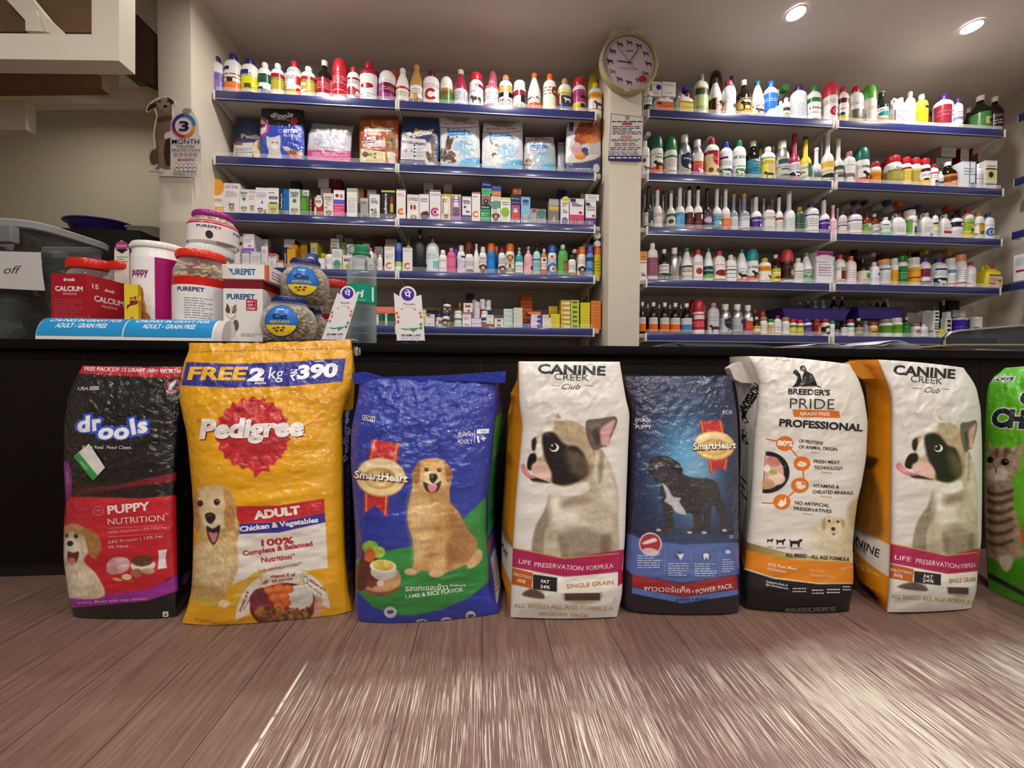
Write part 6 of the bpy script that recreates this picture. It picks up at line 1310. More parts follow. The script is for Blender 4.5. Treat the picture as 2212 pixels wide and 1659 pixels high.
# pay stands
def zm(ox, oy, sc): return lambda x, y: (ox+x/sc, oy+y/sc)
z3 = zm(460, 440, 4.424)
def arcpts(cx, cy, r, a0, a1, n=14): return [(cx+r*math.cos(R(a0+(a1-a0)*i/n)), cy-r*math.sin(R(a0+(a1-a0)*i/n))) for i in range(n+1)]
def pay(label, BL, BR, TL, TR, dc, dr, Y):
    # corner pixels in zoomed coordinates; u,v unit square inside the card
    q = [np.array(z3(*p)) for p in (BL, BR, TR, TL)]
    def uv(u, v): return tuple((1-u)*(1-v)*q[0]+u*(1-v)*q[1]+u*v*q[2]+(1-u)*v*q[3])
    C = z3(*dc); rr = dr/4.424
    out = [tuple(q[0]), tuple(q[1]), tuple(q[2])]+arcpts(C[0], C[1], rr*1.3, -12, 192)+[tuple(q[3])]
    def draw(d):
        d.ell(C[0], C[1], rr, rr, '4a2c9c', n=28); a = (C[0]-rr*.5, C[1]+rr*.42); d.text('पे', a, (a[0]+rr*1.0, a[1]), rr*.95, 'f4f2fa', bold=.02, down=True)
        def T(s, u0, u1, v, h, col, **k):
            d.text(s, uv(u0, v), uv(u1, v), h, col, down=True, **k)
        T('PhonePe', .32, .74, .765, 4.2, '6a5a98', bold=.02); T('ACCEPTED HERE', .38, .70, .71, 1.6, '8a8a98')
        for u, v, c in ((.06, .58, 'd86a48'), (.1, .5, 'e07a50'), (.08, .40, 'd8604a'), (.9, .6, 'e07a50'), (.92, .52, 'd86a48'), (.9, .36, '3a9a58'), (.88, .28, '3a8a4a')):
            d.poly([uv(u-.05, v+.02), uv(u+.05, v+.035), uv(u+.045, v-.03), uv(u-.03, v-.02)], c)
        d.poly([uv(.2, .68), uv(.28, .69), uv(.3, .66)], 'e08058'); d.poly([uv(.66, .68), uv(.74, .70), uv(.78, .66)], 'e08058')
        d.poly([uv(.16, .27), uv(.5, .255), uv(.42, .235), uv(.2, .255)], '3a9a58'); d.poly([uv(.46, .27), uv(.82, .285), uv(.6, .20)], '4aa05a')
        T('BHIM UPI', .16, .86, .105, 4.2, '4a4a58', bold=.015, shear=.3); T('Paytm  G Pay  bank', .2, .84, .055, 2.2, '5a5078')
        d.poly([uv(.02, .0), uv(.98, .0), uv(.98, .012), uv(.02, .012)], '5a4a98')
    o = flat_sign('pay_stand', label, 'sign', out, Y, .004, 'e6e3e2', draw, group='phone payment stands')
    c = o.location
    foot = MB().box(-.028, .028, .004, .05, .0, .004, M('dcd8d8', .4)).build('foot', o)
pay('leaning white payment stand in front of the water bottle', (1035, 1303), (1258, 1303), (1190, 852), (1396, 846), (1287, 856), 55, 1.575)
pay('upright white payment stand with purple emblem, alone on the counter', (1758, 1312), (2025, 1312), (1728, 852), (1991, 870), (1862, 868), 62, 1.60)
# promotional tray strip along the counter edge
t = empty('promotional_tray', (on_counter(270, 1.545), 1.545, ZC+.001)); tag(t, 'long blue curved card tray at the counter edge, white lettering', 'tray')
xa, xb = at(76, 715, 1.545)[0]-t.location.x, at(478, 722, 1.545)[0]-t.location.x; xm = at(462, 720, 1.545)[0]-t.location.x
Ht = float(at(250, 690, 1.60)[2])-ZC
def arc(s): a = s*PI/2; return (.05*(1-math.cos(a)), Ht*math.sin(a))
mb = MB(); A = [(xa+.012*math.cos(0)*0, *arc(k/8)) for k in range(9)]+[(xa, .055, Ht), (xa, .055, 0)]
mb.prism(A, (xm-xa, 0, 0), M('e4e2e0', .4)); mb.build('tray_body', t, ang=50)
MB().prism([(xm+.001, *arc(k/8)) for k in range(9)]+[(xm+.001, .055, Ht*.98), (xm+.001, .055, 0)], (xb-xm, 0, 0), M('d4d0cc', .5)).build('end_cap', t, ang=50)
d = Deco(lambda u, v, l: (xa+(xm-xa)*u, arc(v)[0]-.0004*l-.0003, arc(v)[1]+.0002*l), cu=.05, cv=.12)
for u0, u1 in ((.004, .475), (.485, .985)):
    d.rect(u0, .10, u1, .98, '2a90cc'); w = u1-u0
    d.text('CHUNKS IN GRAVY FOR', (u0+w*.09, .60), (u0+w*.93, .60), .17, 'e8f2fa', bold=.02, shear=.2); d.text('ADULT - GRAIN FREE', (u0+w*.2, .35), (u0+w*.80, .35), .17, 'eef6fc', bold=.02, shear=.1)
d.build('printed_front', t, GLOSSP)
# right end of the counter: folder, papers, glass cover
t = empty('folder', (on_counter(1540, 1.66), 1.66, ZC+.001)); tag(t, 'flat dark grey plastic folder lying on the counter right of the pillar', 'folder')
x0, x1 = at(1412, 745, 1.62)[0]-t.location.x, at(1664, 745, 1.62)[0]-t.location.x; DG = M('3c4650', .3)
MB().prism([(x0, -.05, 0), (x1, -.05, 0), (x1+.005, -.05, .012), (x1-.08, -.05, .02), (x0+.1, -.05, .024), (x0+.05, -.05, .018)], (0, .2, 0), DG).build('cover', t, ang=30)
MB().tube([(x0+.1, -.052, .018), (x0+.1+.03, -.06, .010), (x1-.1, -.06, .008)], .003, M('20262c', .4), 6).build('strap', t)
def papers(px0, px1, Y, n, label, top, seed):
    x0, x1 = on_counter(px0, Y), on_counter(px1, Y); t = empty('paper_stack', ((x0+x1)/2, Y, ZC+.001)); tag(t, label, 'papers', 'papers on the counter'); w = (x1-x0)/2; rr = random.Random(seed)
    for k in range(n):
        s = rr.uniform(-.02, .02); m = MB(); vs = []; fs = []
        for i in range(13):
            u = i/12; z = .002+k*.0035+top*math.exp(-((u-rr.uniform(.55, .6))/.25)**2)*(k/n)
            vs += [(-w+2*w*u+s, -.02+s*.3, z), (-w+2*w*u+s, .17+s, z+.004)]
        fs = [(2*i, 2*i+2, 2*i+3, 2*i+1) for i in range(12)]; m.add(vs, fs, M('d8d8e0' if k % 2 else 'c8ccd8', .6))
        o = m.build('sheet', t); md = o.modifiers.new('thickness', 'SOLIDIFY'); md.thickness = .0008
papers(1700, 1835, 1.60, 4, 'loose bluish printed sheets on the counter right of the folder', .018, 4)
papers(1855, 1978, 1.56, 5, 'curled white papers at the counter edge before the glass cover', .028, 9)
t = empty('glass_cover', (on_counter(2120, 1.75), 1.75, ZC)); tag(t, 'tinted curved glass counter cover with pale metal rim', 'glass cover')
q = [at(x, y, 1.68) for x, y in ((2041, 748), (2040, 738), (2044, 727), (2054, 719), (2070, 715), (2110, 711), (2212, 703), (2330, 694))]; o_ = np.array(t.location)
pp = [tuple(p-o_) for p in q]
MB().tube(pp, .0045, M('b8b4a0', .3, metal=.6), 8).build('rim', t)
bb = [(p[0], p[1]+.01, max(p[2], .002)) for p in pp]; n = len(bb)
MB().prism(bb+[(bb[-1][0], bb[-1][1], .002)], (0, .006, 0), M('4a525e', .06, trans=.8)).build('pane', t, smooth=False)
b0 = [at(x, y, 1.60)-o_ for x, y in ((1985, 751), (2060, 745), (2330, 745))]
MB().tube([tuple(p) for p in b0], .004, M('b8a880', .3, metal=.5), 8).build('front_rail', t)
MB().box(float(b0[0][0])+.03, 1.2, -.14, .3, .0, .008, M('a49c8c', .4)).build('ledge', t)

# ------------------------------------------------------------------ clock on the middle pillar
c = at(1359.5, 134, 2.375); t = empty('wall_clock', (c[0], 2.41, c[2])); tag(t, 'round gold-rimmed wall clock with dog pictures on the middle pillar', 'clock'); r = 65.5/F*2.36
def face(prof, mat, name, seg=56):
    m = MB().lathe(prof, mat, seg); m.v = [(x, -z, y) for x, y, z in m.v]; return m.build(name, t)
face([(r*.97, 0), (r, .006), (r, .034), (r*.97, .044), (r*.92, .046), (r*.885, .036), (r*.885, .030)], M('b9b184', .35, metal=.25), 'rim')
d = Deco(lambda u, v, l: (u*r, -.030-.0003*l, v*r)); d.ell(0, 0, .9, .9, '2a2a2c', n=56); d.ell(0, 0, .865, .865, 'cdbec8', n=56)
d.ring(0, 0, .83, .83, .09, 'c4b0bc', n=60)
cols = ['5a3a5c', '4a3a5a', '6a4a68', '4a4450', '5a5a62', '6a5a68', '584050', '5a4468', '7a7a80', '33343c', '4a3c58', '5a4a64']
for k in range(12):
    a = R(90-30*k); d_ = .66; beast(d, d_*math.cos(a), d_*math.sin(a), .12, .105, cols[k])
d.ell(.47, -.52, .15, .09, 'b0282c', n=20); d.ell(.46, -.36, .06, .06, 'a08aa8'); d.lines(-.12, .40, .12, .34, 1, '5a5262', th=.6); d.text('Cardinal Sweep', (-.36, -.23), (.3, -.23), .06, '6a6470')
d.build('dial', t, PRINT)
def hand(name, a, L, w, z, tail=.12):
    a = R(a); e = np.array([math.cos(a), math.sin(a)]); g = np.array([-e[1], e[0]]); P2 = [e*-tail*r+g*w, e*L*.75*r+g*w*1.3, e*L*r, e*L*.75*r-g*w*1.3, e*-tail*r-g*w]
    MB().prism([(p[0], -z, p[1]) for p in P2], (0, .0012, 0), M('1c1c22', .4)).build(name, t, smooth=False)
hand('hour_hand', 176, .44, .0022, .034); hand('minute_hand', 55, .62, .0018, .036); hand('second_hand', 131, .6, .0007, .038, .3)
for a in (86, 178, 265, 356):
    x, z = .945*r*math.cos(R(a)), .945*r*math.sin(R(a)); o = MB().box(-.016, .016, -.05, -.03, -.008, .008, M('d8d8d4', .2, metal=.6), .003).build('clip', t); o.location = (x, 0, z); o.rotation_euler[1] = -R(a-90)
# notice below the clock
zp = zm(1270, 40, 5.03)
def note(d):
    Q = lambda x, y: zp(x, y)
    def T(s, x0, y0, x1, y1, h, c, **k): d.text(s, Q(x0, y0), Q(x1, y1), h/5.03, c, down=True, **k)
    C = Q(430, 1080); d.ell(C[0], C[1], 5, 4.6, '6a6258'); d.ell(C[0], C[1], 3.6, 3.2, 'd8cfc0'); d.ell(C[0], C[1], 2, 2, '6a5a50')
    def L(x0, y0, x1, y1, n, c, th=.4, seed=1): a = Q(x0, y0); b = Q(x1, y1); d.lines(a[0], a[1], b[0], b[1], n, c, th=th, seed=seed)
    L(262, 1106, 590, 1134, 1, '3a3858', .45, 2); a, b = Q(370, 1132), Q(480, 1156); d.rect(a[0], a[1], b[0], b[1], 'b8383c')
    L(265, 1162, 580, 1262, 5, '4a4a58', .45, 3); a, b = Q(358, 1272), Q(478, 1297); d.rect(a[0], a[1], b[0], b[1], 'b8383c'); T('CAUTION', 366, 1292, 470, 1292, 14, 'f0e4e4', bold=.02)
    L(255, 1304, 575, 1338, 2, '5a5462', .45, 4); L(285, 1346, 545, 1386, 2, 'a04a54', .45, 5); L(245, 1392, 572, 1434, 2, '5a5462', .45, 6); L(235, 1440, 572, 1486, 3, '6a6470', .4, 7)
    d.poly([Q(222, 1490), Q(584, 1490), Q(583, 1556), Q(219, 1543)], '2c2460'); L(235, 1500, 570, 1525, 1, 'd8d4e4', .6, 8)
    for p, q2 in (((252, 1032), (603, 1072)), ((603, 1072), (590, 1490)), ((252, 1032), (226, 1490))):
        a, b = np.array(Q(*p)), np.array(Q(*q2)); e = (b-a)/np.hypot(*(b-a)); g = np.array([-e[1], e[0]])*.4; d.poly([tuple(a+g), tuple(b+g), tuple(b-g), tuple(a-g)], '4a4488')
flat_sign('notice', 'white caution notice with navy foot taped to the middle pillar', 'notice', [zp(248, 1025), zp(607, 1065), zp(583, 1558), zp(218, 1545)], 2.405, .0008, 'd9d3d0', note)
# cut-out card with dog on the stair post
z1 = zm(0, 0, 2.962)
def card(d):
    def PP(pts, c): d.poly([z1(*p) for p in pts], c)
    def EE(x, y, rx, ry, c): a = z1(x, y); d.ell(a[0], a[1], rx/2.962, ry/2.962, c)
    dog = '7d6a58'; dk = '3c3028'; lt = 'a08c76'
    PP([(985, 650), (1040, 625), (1075, 628), (1100, 650), (1098, 740), (1090, 830), (1090, 1085), (1050, 1085), (1045, 1100), (1020, 1100), (1005, 1085), (1010, 1050), (985, 1045), (962, 1010), (970, 965), (1000, 945), (990, 860), (1000, 780), (1010, 740), (1000, 700)], dog)
    PP([(940, 706), (955, 672), (985, 655), (1003, 668), (995, 690), (965, 700), (950, 715)], dk); PP([(1068, 622), (1090, 630), (1113, 650), (1108, 672), (1085, 655)], dk)
    EE(1045, 665, 38, 40, lt); EE(1060, 695, 26, 24, '8a7866'); EE(1058, 680, 12, 9, '1c1614'); EE(1022, 650, 8, 7, '1c1614'); EE(1075, 648, 7, 6, '1c1614')
    PP([(1005, 750), (1100, 735), (1100, 765), (1010, 785)], '5a4838'); PP([(1060, 850), (1090, 840), (1090, 900), (1060, 905), (1048, 870)], 'e0d8cc'); PP([(1060, 890), (1090, 880), (1090, 1060), (1062, 1060), (1050, 980)], dk)
    EE(985, 1005, 26, 50, '6a5848'); PP([(1010, 900), (1045, 890), (1050, 1070), (1015, 1080)], '8c7a66'); EE(1030, 1090, 26, 14, 'd8d0c4'); EE(1010, 1075, 14, 10, '8a7864')
    EE(1195, 708, 28, 16, '9a948c')
    C = z1(1176, 804); k = 1/2.962
    for a0, a1, c in ((0, 90, '3a7ac0'), (90, 150, '3a3a8a'), (150, 210, '6a2a7a'), (210, 275, 'c02a58'), (275, 330, 'e07a3a'), (330, 360, 'e8a040')): d.ring(C[0], C[1], 76*k, 78*k, .26, c, a0=-a1, a1=-a0, n=10)
    def T(s, x0, y0, x1, y1, h, c, **q): d.text(s, z1(x0, y0), z1(x1, y1), h*k, c, down=True, **q)
    T('3', 1148, 835, 1204, 835, 62, '241c48', bold=.025); T('MONTH', 1100, 920, 1274, 920, 32, '241c48', bold=.005); T('TICK & FLEA', 1128, 944, 1246, 944, 17, '3a3458', bold=.01); T('PROTECTION', 1098, 969, 1278, 969, 18, '4a4468')
    for i in range(5): a = z1(1125+31*i, 989); d.ring(a[0], a[1], 13*k, 13*k, .18, '7a3a68', n=14); d.ell(a[0], a[1], 5*k, 4*k, '7a3a68', n=8)
    T('BRAVECTO', 1135, 1030, 1242, 1030, 15, 'a03048', bold=.03, shear=.2)
    for i, c in enumerate(('a8b48a', 'c8a07a', 'b088a8', '8a90b8', 'c88a9a')):
        a, b = z1(1120+28*i, 1046), z1(1144+28*i, 1098); d.rect(a[0], a[1], b[0], b[1], c); a, b = z1(1123+28*i, 1052), z1(1141+28*i, 1092); d.rect(a[0], a[1], b[0], b[1], 'dcd8d0'); a = z1(1132+28*i, 1072); d.ell(a[0], a[1], 6*k, 6*k, '5a4a5a', n=8)
    d.lines(*z1(1105, 1108), *z1(1260, 1118), 1, '9a9890', th=.5); d.lines(*z1(950, 1092), *z1(990, 1102), 1, '8a90a0', th=.6)
out = [z1(*p) for p in [(936, 1115), (958, 1050), (950, 985), (985, 945), (978, 860), (990, 780), (1000, 745), (985, 690), (962, 705), (948, 720), (932, 712), (940, 680), (965, 650), (1010, 622), (1070, 612), (1115, 640), (1128, 665), (1108, 690), (1106, 745), (1150, 722), (1165, 700), (1190, 686), (1225, 695), (1236, 718), (1256, 750), (1272, 800), (1274, 858), (1288, 885), (1290, 1133), (1040, 1126)]]
flat_sign('display_card', 'cut-out display card with grey dog on the stair post', 'display card', out, 2.322, .003, 'dedad2', card)
# ------------------------------------------------------------------ printed sacks and pouches
def vnoise(x, y, seed=0):      # smooth value noise on arrays
    xi = np.floor(x).astype(np.int64); yi = np.floor(y).astype(np.int64); fx = x-xi; fy = y-yi
    fx = fx*fx*(3-2*fx); fy = fy*fy*(3-2*fy)
    def h(a, b):
        n = (a*374761393+b*668265263+seed*974711) & 0x7fffffff; n = ((n ^ (n >> 13))*1274126177) & 0x7fffffff
        return ((n ^ (n >> 16)) & 0xffff)/65535.0
    return (h(xi, yi)*(1-fx)+h(xi+1, yi)*fx)*(1-fy)+(h(xi, yi+1)*(1-fx)+h(xi+1, yi+1)*fx)*fy
def fbm(x, y, seed=0, o=3):
    s = 0; a = .5
    for k in range(o): s = s+a*vnoise(x*2**k, y*2**k, seed+k*7); a *= .5
    return s/(1-.5**o)
def spline(pts, n=6):          # closed Catmull-Rom through the points
    P = np.array(pts, float); out = []
    for i in range(len(P)):
        a, b, c, d = P[i-1], P[i], P[(i+1) % len(P)], P[(i+2) % len(P)]
        for k in range(n):
            t = k/n; out.append(.5*((2*b)+(c-a)*t+(2*a-5*b+4*c-d)*t*t+(3*b-a-3*c+d)*t**3))
    return np.array(out)
class Paint:
    """colours a grid of points whose printed positions are X, Y"""
    def __init__(s, X, Y, base): s.X, s.Y = X, Y; s.C = np.zeros(X.shape+(3,))+np.array(hx(base)); s.clip = None
    def _mix(s, sl, a, col):
        if s.clip is not None: a = a*s.clip[sl]
        s.C[sl] = s.C[sl]*(1-a[..., None])+col*a[..., None]
    def _box(s, x0, y0, x1, y1):
        m = (s.X >= x0) & (s.X <= x1) & (s.Y >= y0) & (s.Y <= y1); r = np.where(m.any(1))[0]; c = np.where(m.any(0))[0]
        if not len(r) or not len(c): return None
        return (slice(r[0], r[-1]+1), slice(c[0], c[-1]+1))
    def mask(s, pts, soft):
        P = np.array(pts, float); sl = s._box(P[:, 0].min()-soft, P[:, 1].min()-soft, P[:, 0].max()+soft, P[:, 1].max()+soft)
        if sl is None: return None, None
        x, y = s.X[sl], s.Y[sl]; ins = np.zeros(x.shape, bool); d2 = np.full(x.shape, 1e18)
        for i in range(len(P)):
            (ax, ay), (bx, by) = P[i], P[(i+1) % len(P)]
            if ay != by:
                ins ^= ((ay > y) != (by > y)) & (x < (bx-ax)*(y-ay)/(by-ay)+ax)
            ux, uy = bx-ax, by-ay; L = ux*ux+uy*uy+1e-9; t = np.clip(((x-ax)*ux+(y-ay)*uy)/L, 0, 1)
            d2 = np.minimum(d2, (x-ax-t*ux)**2+(y-ay-t*uy)**2)
        d = np.sqrt(d2)*np.where(ins, 1, -1)
        return sl, np.clip(d/soft*.5+.5, 0, 1)
    def tint(s, sl, col, fur, seed, ang=60, fs=1.0):
        c = np.array(hx(col)) if isinstance(col, str) else np.array(col)
        if not fur: return c
        x, y = s.X[sl], s.Y[sl]; a = R(ang); u = x*math.cos(a)+y*math.sin(a); v = -x*math.sin(a)+y*math.cos(a)
        n = fbm(u/20/fs, v/6/fs, seed, 3)*.65+fbm(x/30/fs, y/30/fs, seed+50, 2)*.35-.5
        return np.clip(c*(1+fur*1.5*n[..., None]), 0, 1)
    def p(s, col, pts, soft=3, fur=0, smooth=True, op=1.0, seed=1, ang=60, fs=1.0):
        sl, a = s.mask(spline(pts) if smooth else pts, soft)
        if sl is not None: s._mix(sl, a*op, s.tint(sl, col, fur, seed, ang, fs))
        return s
    def e(s, col, cx, cy, rx, ry, rot=0, soft=3, fur=0, op=1.0, seed=1, ang=60, fs=1.0):
        m = max(rx, ry)+soft; sl = s._box(cx-m, cy-m, cx+m, cy+m)
        if sl is None: return s
        a = R(rot); x = s.X[sl]-cx; y = s.Y[sl]-cy; u = (x*math.cos(a)+y*math.sin(a))/rx; v = (-x*math.sin(a)+y*math.cos(a))/ry
        d = (1-np.sqrt(u*u+v*v))*min(rx, ry); s._mix(sl, np.clip(d/soft+.5, 0, 1)*op, s.tint(sl, col, fur, seed, ang, fs)); return s
    def q(s, col, pts, soft=2, **k): return s.p(col, pts, soft, smooth=False, **k)
    def grad(s, pts, c0, c1, p0, p1, soft=2):
        sl, a = s.mask(pts, soft)
        if sl is None: return s
        d = np.array(p1, float)-p0; t = np.clip(((s.X[sl]-p0[0])*d[0]+(s.Y[sl]-p0[1])*d[1])/(d@d), 0, 1)[..., None]
        s._mix(sl, a, np.array(hx(c0))*(1-t)+np.array(hx(c1))*t); return s
    def glow(s, col, cx, cy, rx, ry, op=1.0):
        g = np.exp(-(((s.X-cx)/rx)**2+((s.Y-cy)/ry)**2))*op; s.C = s.C*(1-g[..., None])+np.array(hx(col))*g[..., None]; return s
    def linear(s):
        c = np.clip(s.C, 0, 1); return np.where(c <= .04045, c/12.92, ((c+.055)/1.055)**2.4)
def smooth_interp(v, vs, xs, k=0.012):
    y = np.interp(v, vs, xs); d = .02
    return (np.interp(v-d, vs, xs)+2*y+np.interp(v+d, vs, xs))/4
class Patch:
    """a printed surface: a grid of pixels (px, py), their printed coordinates and their places in the shop"""
    def __init__(s, px, py, P, zoom):
        s.px, s.py, s.P = px, py, P; ox, oy, sc = zoom; s.X = (px-ox)*sc; s.Y = (py-oy)*sc
        du = np.gradient(P, axis=1); dv = np.gradient(P, axis=0); n = np.cross(du, dv); n /= np.linalg.norm(n, axis=2, keepdims=True)+1e-12
        cam = np.array([0, 0, EYE])-P
        if (n*cam).sum() < 0: n = -n
        s.N = n; s.sc = sc
    def paint(s, base): s.pt = Paint(s.X, s.Y, base); return s.pt
    def locate(s, x, y):
        nv, nu = s.X.shape; v = (y-s.Y[0, 0])/(s.Y[-1, 0]-s.Y[0, 0]+1e-9); u = .5
        for k in range(6):
            j = min(max(v, 0), 1)*(nv-1); j0 = min(int(j), nv-2); f = j-j0
            row = s.X[j0]*(1-f)+s.X[j0+1]*f; u = np.interp(x, row, np.arange(nu)); i0 = min(int(u), nu-2); g = u-i0
            col = s.Y[:, i0]*(1-g)+s.Y[:, i0+1]*g; v = np.interp(y, col, np.arange(nv))/(nv-1)
        return u, v*(nv-1)
    def at(s, x, y, lift):
        u, v = s.locate(x, y); nv, nu = s.X.shape; i = min(int(u), nu-2); j = min(int(v), nv-2); f, g = u-i, v-j
        w = ((1-f)*(1-g), f*(1-g), (1-f)*g, f*g); q = ((j, i), (j, i+1), (j+1, i), (j+1, i+1))
        return sum(s.P[k]*a for k, a in zip(q, w))+sum(s.N[k]*a for k, a in zip(q, w))*(.00035+.00004*lift)
    def deco(s, cut=8): s.d = Deco(lambda u, v, l: s.at(u, v, l), cut, cut); return s.d
    def text(s, t, x0, y0, x1, y1, h, col, **k): k.setdefault('lift', max(12, s.d.lift+2)); s.d.text(t, (x0, y0), (x1, y1), h, col, down=True, **k)
    def mesh(s, name, parent, mat, loc):
        nv, nu = s.X.shape; V = s.P.reshape(-1, 3); idx = np.arange(nv*nu).reshape(nv, nu)
        Q = np.stack([idx[:-1, :-1], idx[1:, :-1], idx[1:, 1:], idx[:-1, 1:]], -1).reshape(-1, 4)
        # keep the outward side facing the viewer
        a, b, c = V[Q[0, 0]], V[Q[0, 1]], V[Q[0, 3]]
        if np.cross(b-a, c-a) @ s.N[0, 0] < 0: Q = Q[:, ::-1]
        C = s.pt.linear().reshape(-1, 3); d = getattr(s, 'd', None)
        lv = [Q.ravel()]; tot = [np.full(len(Q), 4)]
        if d and d.v:
            V = np.vstack([V, np.array(d.v)]); C = np.vstack([C, np.array(d.c)]); k = nv*nu
            lv.append(np.concatenate([np.array(f)+k for f in d.f])); tot.append(np.array([len(f) for f in d.f]))
        lv = np.concatenate(lv).astype(np.int32); tot = np.concatenate(tot).astype(np.int32); st_ = np.concatenate([[0], np.cumsum(tot)[:-1]]).astype(np.int32)
        V = V-np.array(loc)
        me = bpy.data.meshes.new(name); me.vertices.add(len(V)); me.vertices.foreach_set('co', V.astype(np.float32).ravel())
        me.loops.add(len(lv)); me.loops.foreach_set('vertex_index', lv); me.polygons.add(len(tot)); me.polygons.foreach_set('loop_start', st_); me.polygons.foreach_set('loop_total', tot)
        me.polygons.foreach_set('use_smooth', np.ones(len(tot), bool)); me.update(calc_edges=True); me.validate()
        at_ = me.color_attributes.new('pc', 'FLOAT_COLOR', 'POINT'); at_.data.foreach_set('color', np.hstack([C, np.ones((len(C), 1))]).astype(np.float32).ravel())
        me.materials.append(mat); o = bpy.data.objects.new(name, me); COL.objects.link(o); o.parent = parent; return o
def sack(label, zoom, left, right, sidepx=None, T=.16, bulge=.05, sag=14, bow=0, pillow=True, lean=.05, base='888888', mat=None, res=1.5, side_base=None, Yl=None, Yr=None,
         name='pet_food_sack', cat='sack', seed=1, wr=.004, floor=True, group=None, backz=None, gb=.006, inset=.02):
    """left/right: the two edges of the printed front, top to bottom, in zoomed pixels; sidepx: ('l' or 'r', outer edge of the visible gusset)"""
    ox, oy, sc = zoom; Lp = np.array(left, float)/sc+np.array([ox, oy]); Rp = np.array(right, float)/sc+np.array([ox, oy])
    W_ = abs(Rp[:, 0]-Lp[:, 0].mean()).mean(); H_ = Lp[-1, 1]-Lp[0, 1]; nu = max(12, int(W_/res)); nv = max(16, int(H_/res))
    v = np.linspace(0, 1, nv); u = np.linspace(0, 1, nu)
    def edge(E):
        t = (E[:, 1]-E[0, 1])/(E[-1, 1]-E[0, 1]); return smooth_interp(v, t, E[:, 0]), E[0, 1]+(E[-1, 1]-E[0, 1])*v
    lx, ly = edge(Lp); rx, ry = edge(Rp); U, V = np.meshgrid(u, v)
    px = lx[:, None]*(1-U)+rx[:, None]*U; py = ly[:, None]*(1-U)+ry[:, None]*U
    py = py+sag/sc*4*U*(1-U)*V**8-bow/sc*4*U*(1-U)*(1-V)**8
    Y0 = ground(*Lp[-1])[1] if Yl is None else Yl; Y1 = ground(*Rp[-1])[1] if Yr is None else Yr
    pu = np.clip(1-np.abs(2*U-1)**3, 0, 1)**.5
    pv = (np.clip(1-np.abs(2*np.clip(V*.94+.02, 0, 1)-1)**2.6, 0, 1)**.6 if pillow else np.clip(np.minimum(V/.16, 1), 0, 1)**.5*np.clip(1-np.clip((V-.9)/.1, 0, 1)**2*.5, 0, 1))
    X0 = px/40.; Yn = py/40.
    wrk = (fbm(X0*.5+seed*9, Yn*1.3+X0*.2, seed, 3)-.5)*2*wr*np.clip(U*8, 0, 1)*np.clip((1-U)*8, 0, 1)
    wrk += (np.abs(fbm(X0*1.1+Yn*.7, Yn*.6-X0*.5, seed+3, 3)-.5)-.12)*wr*6.0*np.clip(1-V*1.9, 0, 1)*np.clip(U*8, 0, 1)*np.clip((1-U)*8, 0, 1)
    Y = Y0+(Y1-Y0)*U+lean*(1-V)-bulge*pu*pv+wrk
    P = atY(px, py, Y)
    if floor: P[..., 2] = np.maximum(P[..., 2], .0015+.004*(1-V))
    loc = (float(P[-1, nu//2, 0]), float(P[-1, nu//2, 1]+T*.5), 0.0 if floor else backz)
    if not floor: P[..., 2] = np.maximum(P[..., 2], backz+.001)
    t = empty(name, loc); tag(t, label, cat, group)
    fr = Patch(px, py, P, zoom); fr.paint(base)
    tv = T*((np.clip(np.sin(PI*np.clip(v*.93+.015, 0, 1)), 0, 1)**.55) if pillow else np.clip(.35+v/.12*.65, 0, 1)); tv = np.maximum(tv, .012)
    sd = None; ns = 14; w = np.linspace(0, 1, ns)
    def gusset(side):
        e = P[:, 0] if side == 'l' else P[:, -1]; ex = px[:, 0] if side == 'l' else px[:, -1]; ey = py[:, 0] if side == 'l' else py[:, -1]
        if sidepx and sidepx[0] == side:
            S = np.array(sidepx[1], float)/sc+np.array([ox, oy]); sx = np.interp(ey, S[:, 1], S[:, 0])
        else: sx = None
        Pm = np.zeros((nv, ns, 3)); gx = np.zeros((nv, ns)); gy = np.repeat(ey[:, None], ns, 1)
        for k in range(ns):
            yy = e[:, 1]+tv*w[k]
            if sx is not None:
                g = ex+(sx-ex)*np.sin(w[k]*PI/2)**.9; g = np.where(np.abs(sx-ex) < 1.5, ex, g); q = atY(g, ey, yy); gx[:, k] = g
                q[:, 2] = e[:, 2]
            else:
                q = e.copy(); q[:, 1] = yy; q[:, 0] += (-1 if side == 'l' else 1)*(gb*math.sin(w[k]*PI)-inset*w[k]); gx[:, k] = ex
            Pm[:, k] = q
        if side == 'l': Pm, gx, gy = Pm[:, ::-1], gx[:, ::-1], gy[:, ::-1]
        return Pm, gx, gy
    bl = bR = None
    for side in 'lr':
        Pm, gx, gy = gusset(side)
        if side == 'l': bl = Pm[:, 0]
        else: bR = Pm[:, -1]
        vis = sidepx and sidepx[0] == side
        pa = Patch(gx, gy, Pm, zoom)
        if vis: sd = pa; pa.paint(side_base or base)
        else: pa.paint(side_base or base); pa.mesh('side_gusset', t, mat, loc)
    # back, top and bottom closing the sack
    m = MB(); bm_ = M(side_base or base, .45); k = max(1, nv//24); rows = list(range(0, nv, k)); rows = rows if rows[-1] == nv-1 else rows+[nv-1]
    B = []
    for r in rows:
        for q in range(7):
            a = q/6; p = bl[r]*(1-a)+bR[r]*a; B.append(tuple(p+np.array([0, .03*math.sin(PI*a)*float(tv[r])/max(T, 1e-6), 0])-np.array(loc)))
    m.add(B, [(7*i+q, 7*i+q+1, 7*i+q+8, 7*i+q+7) for i in range(len(rows)-1) for q in range(6)], bm_)
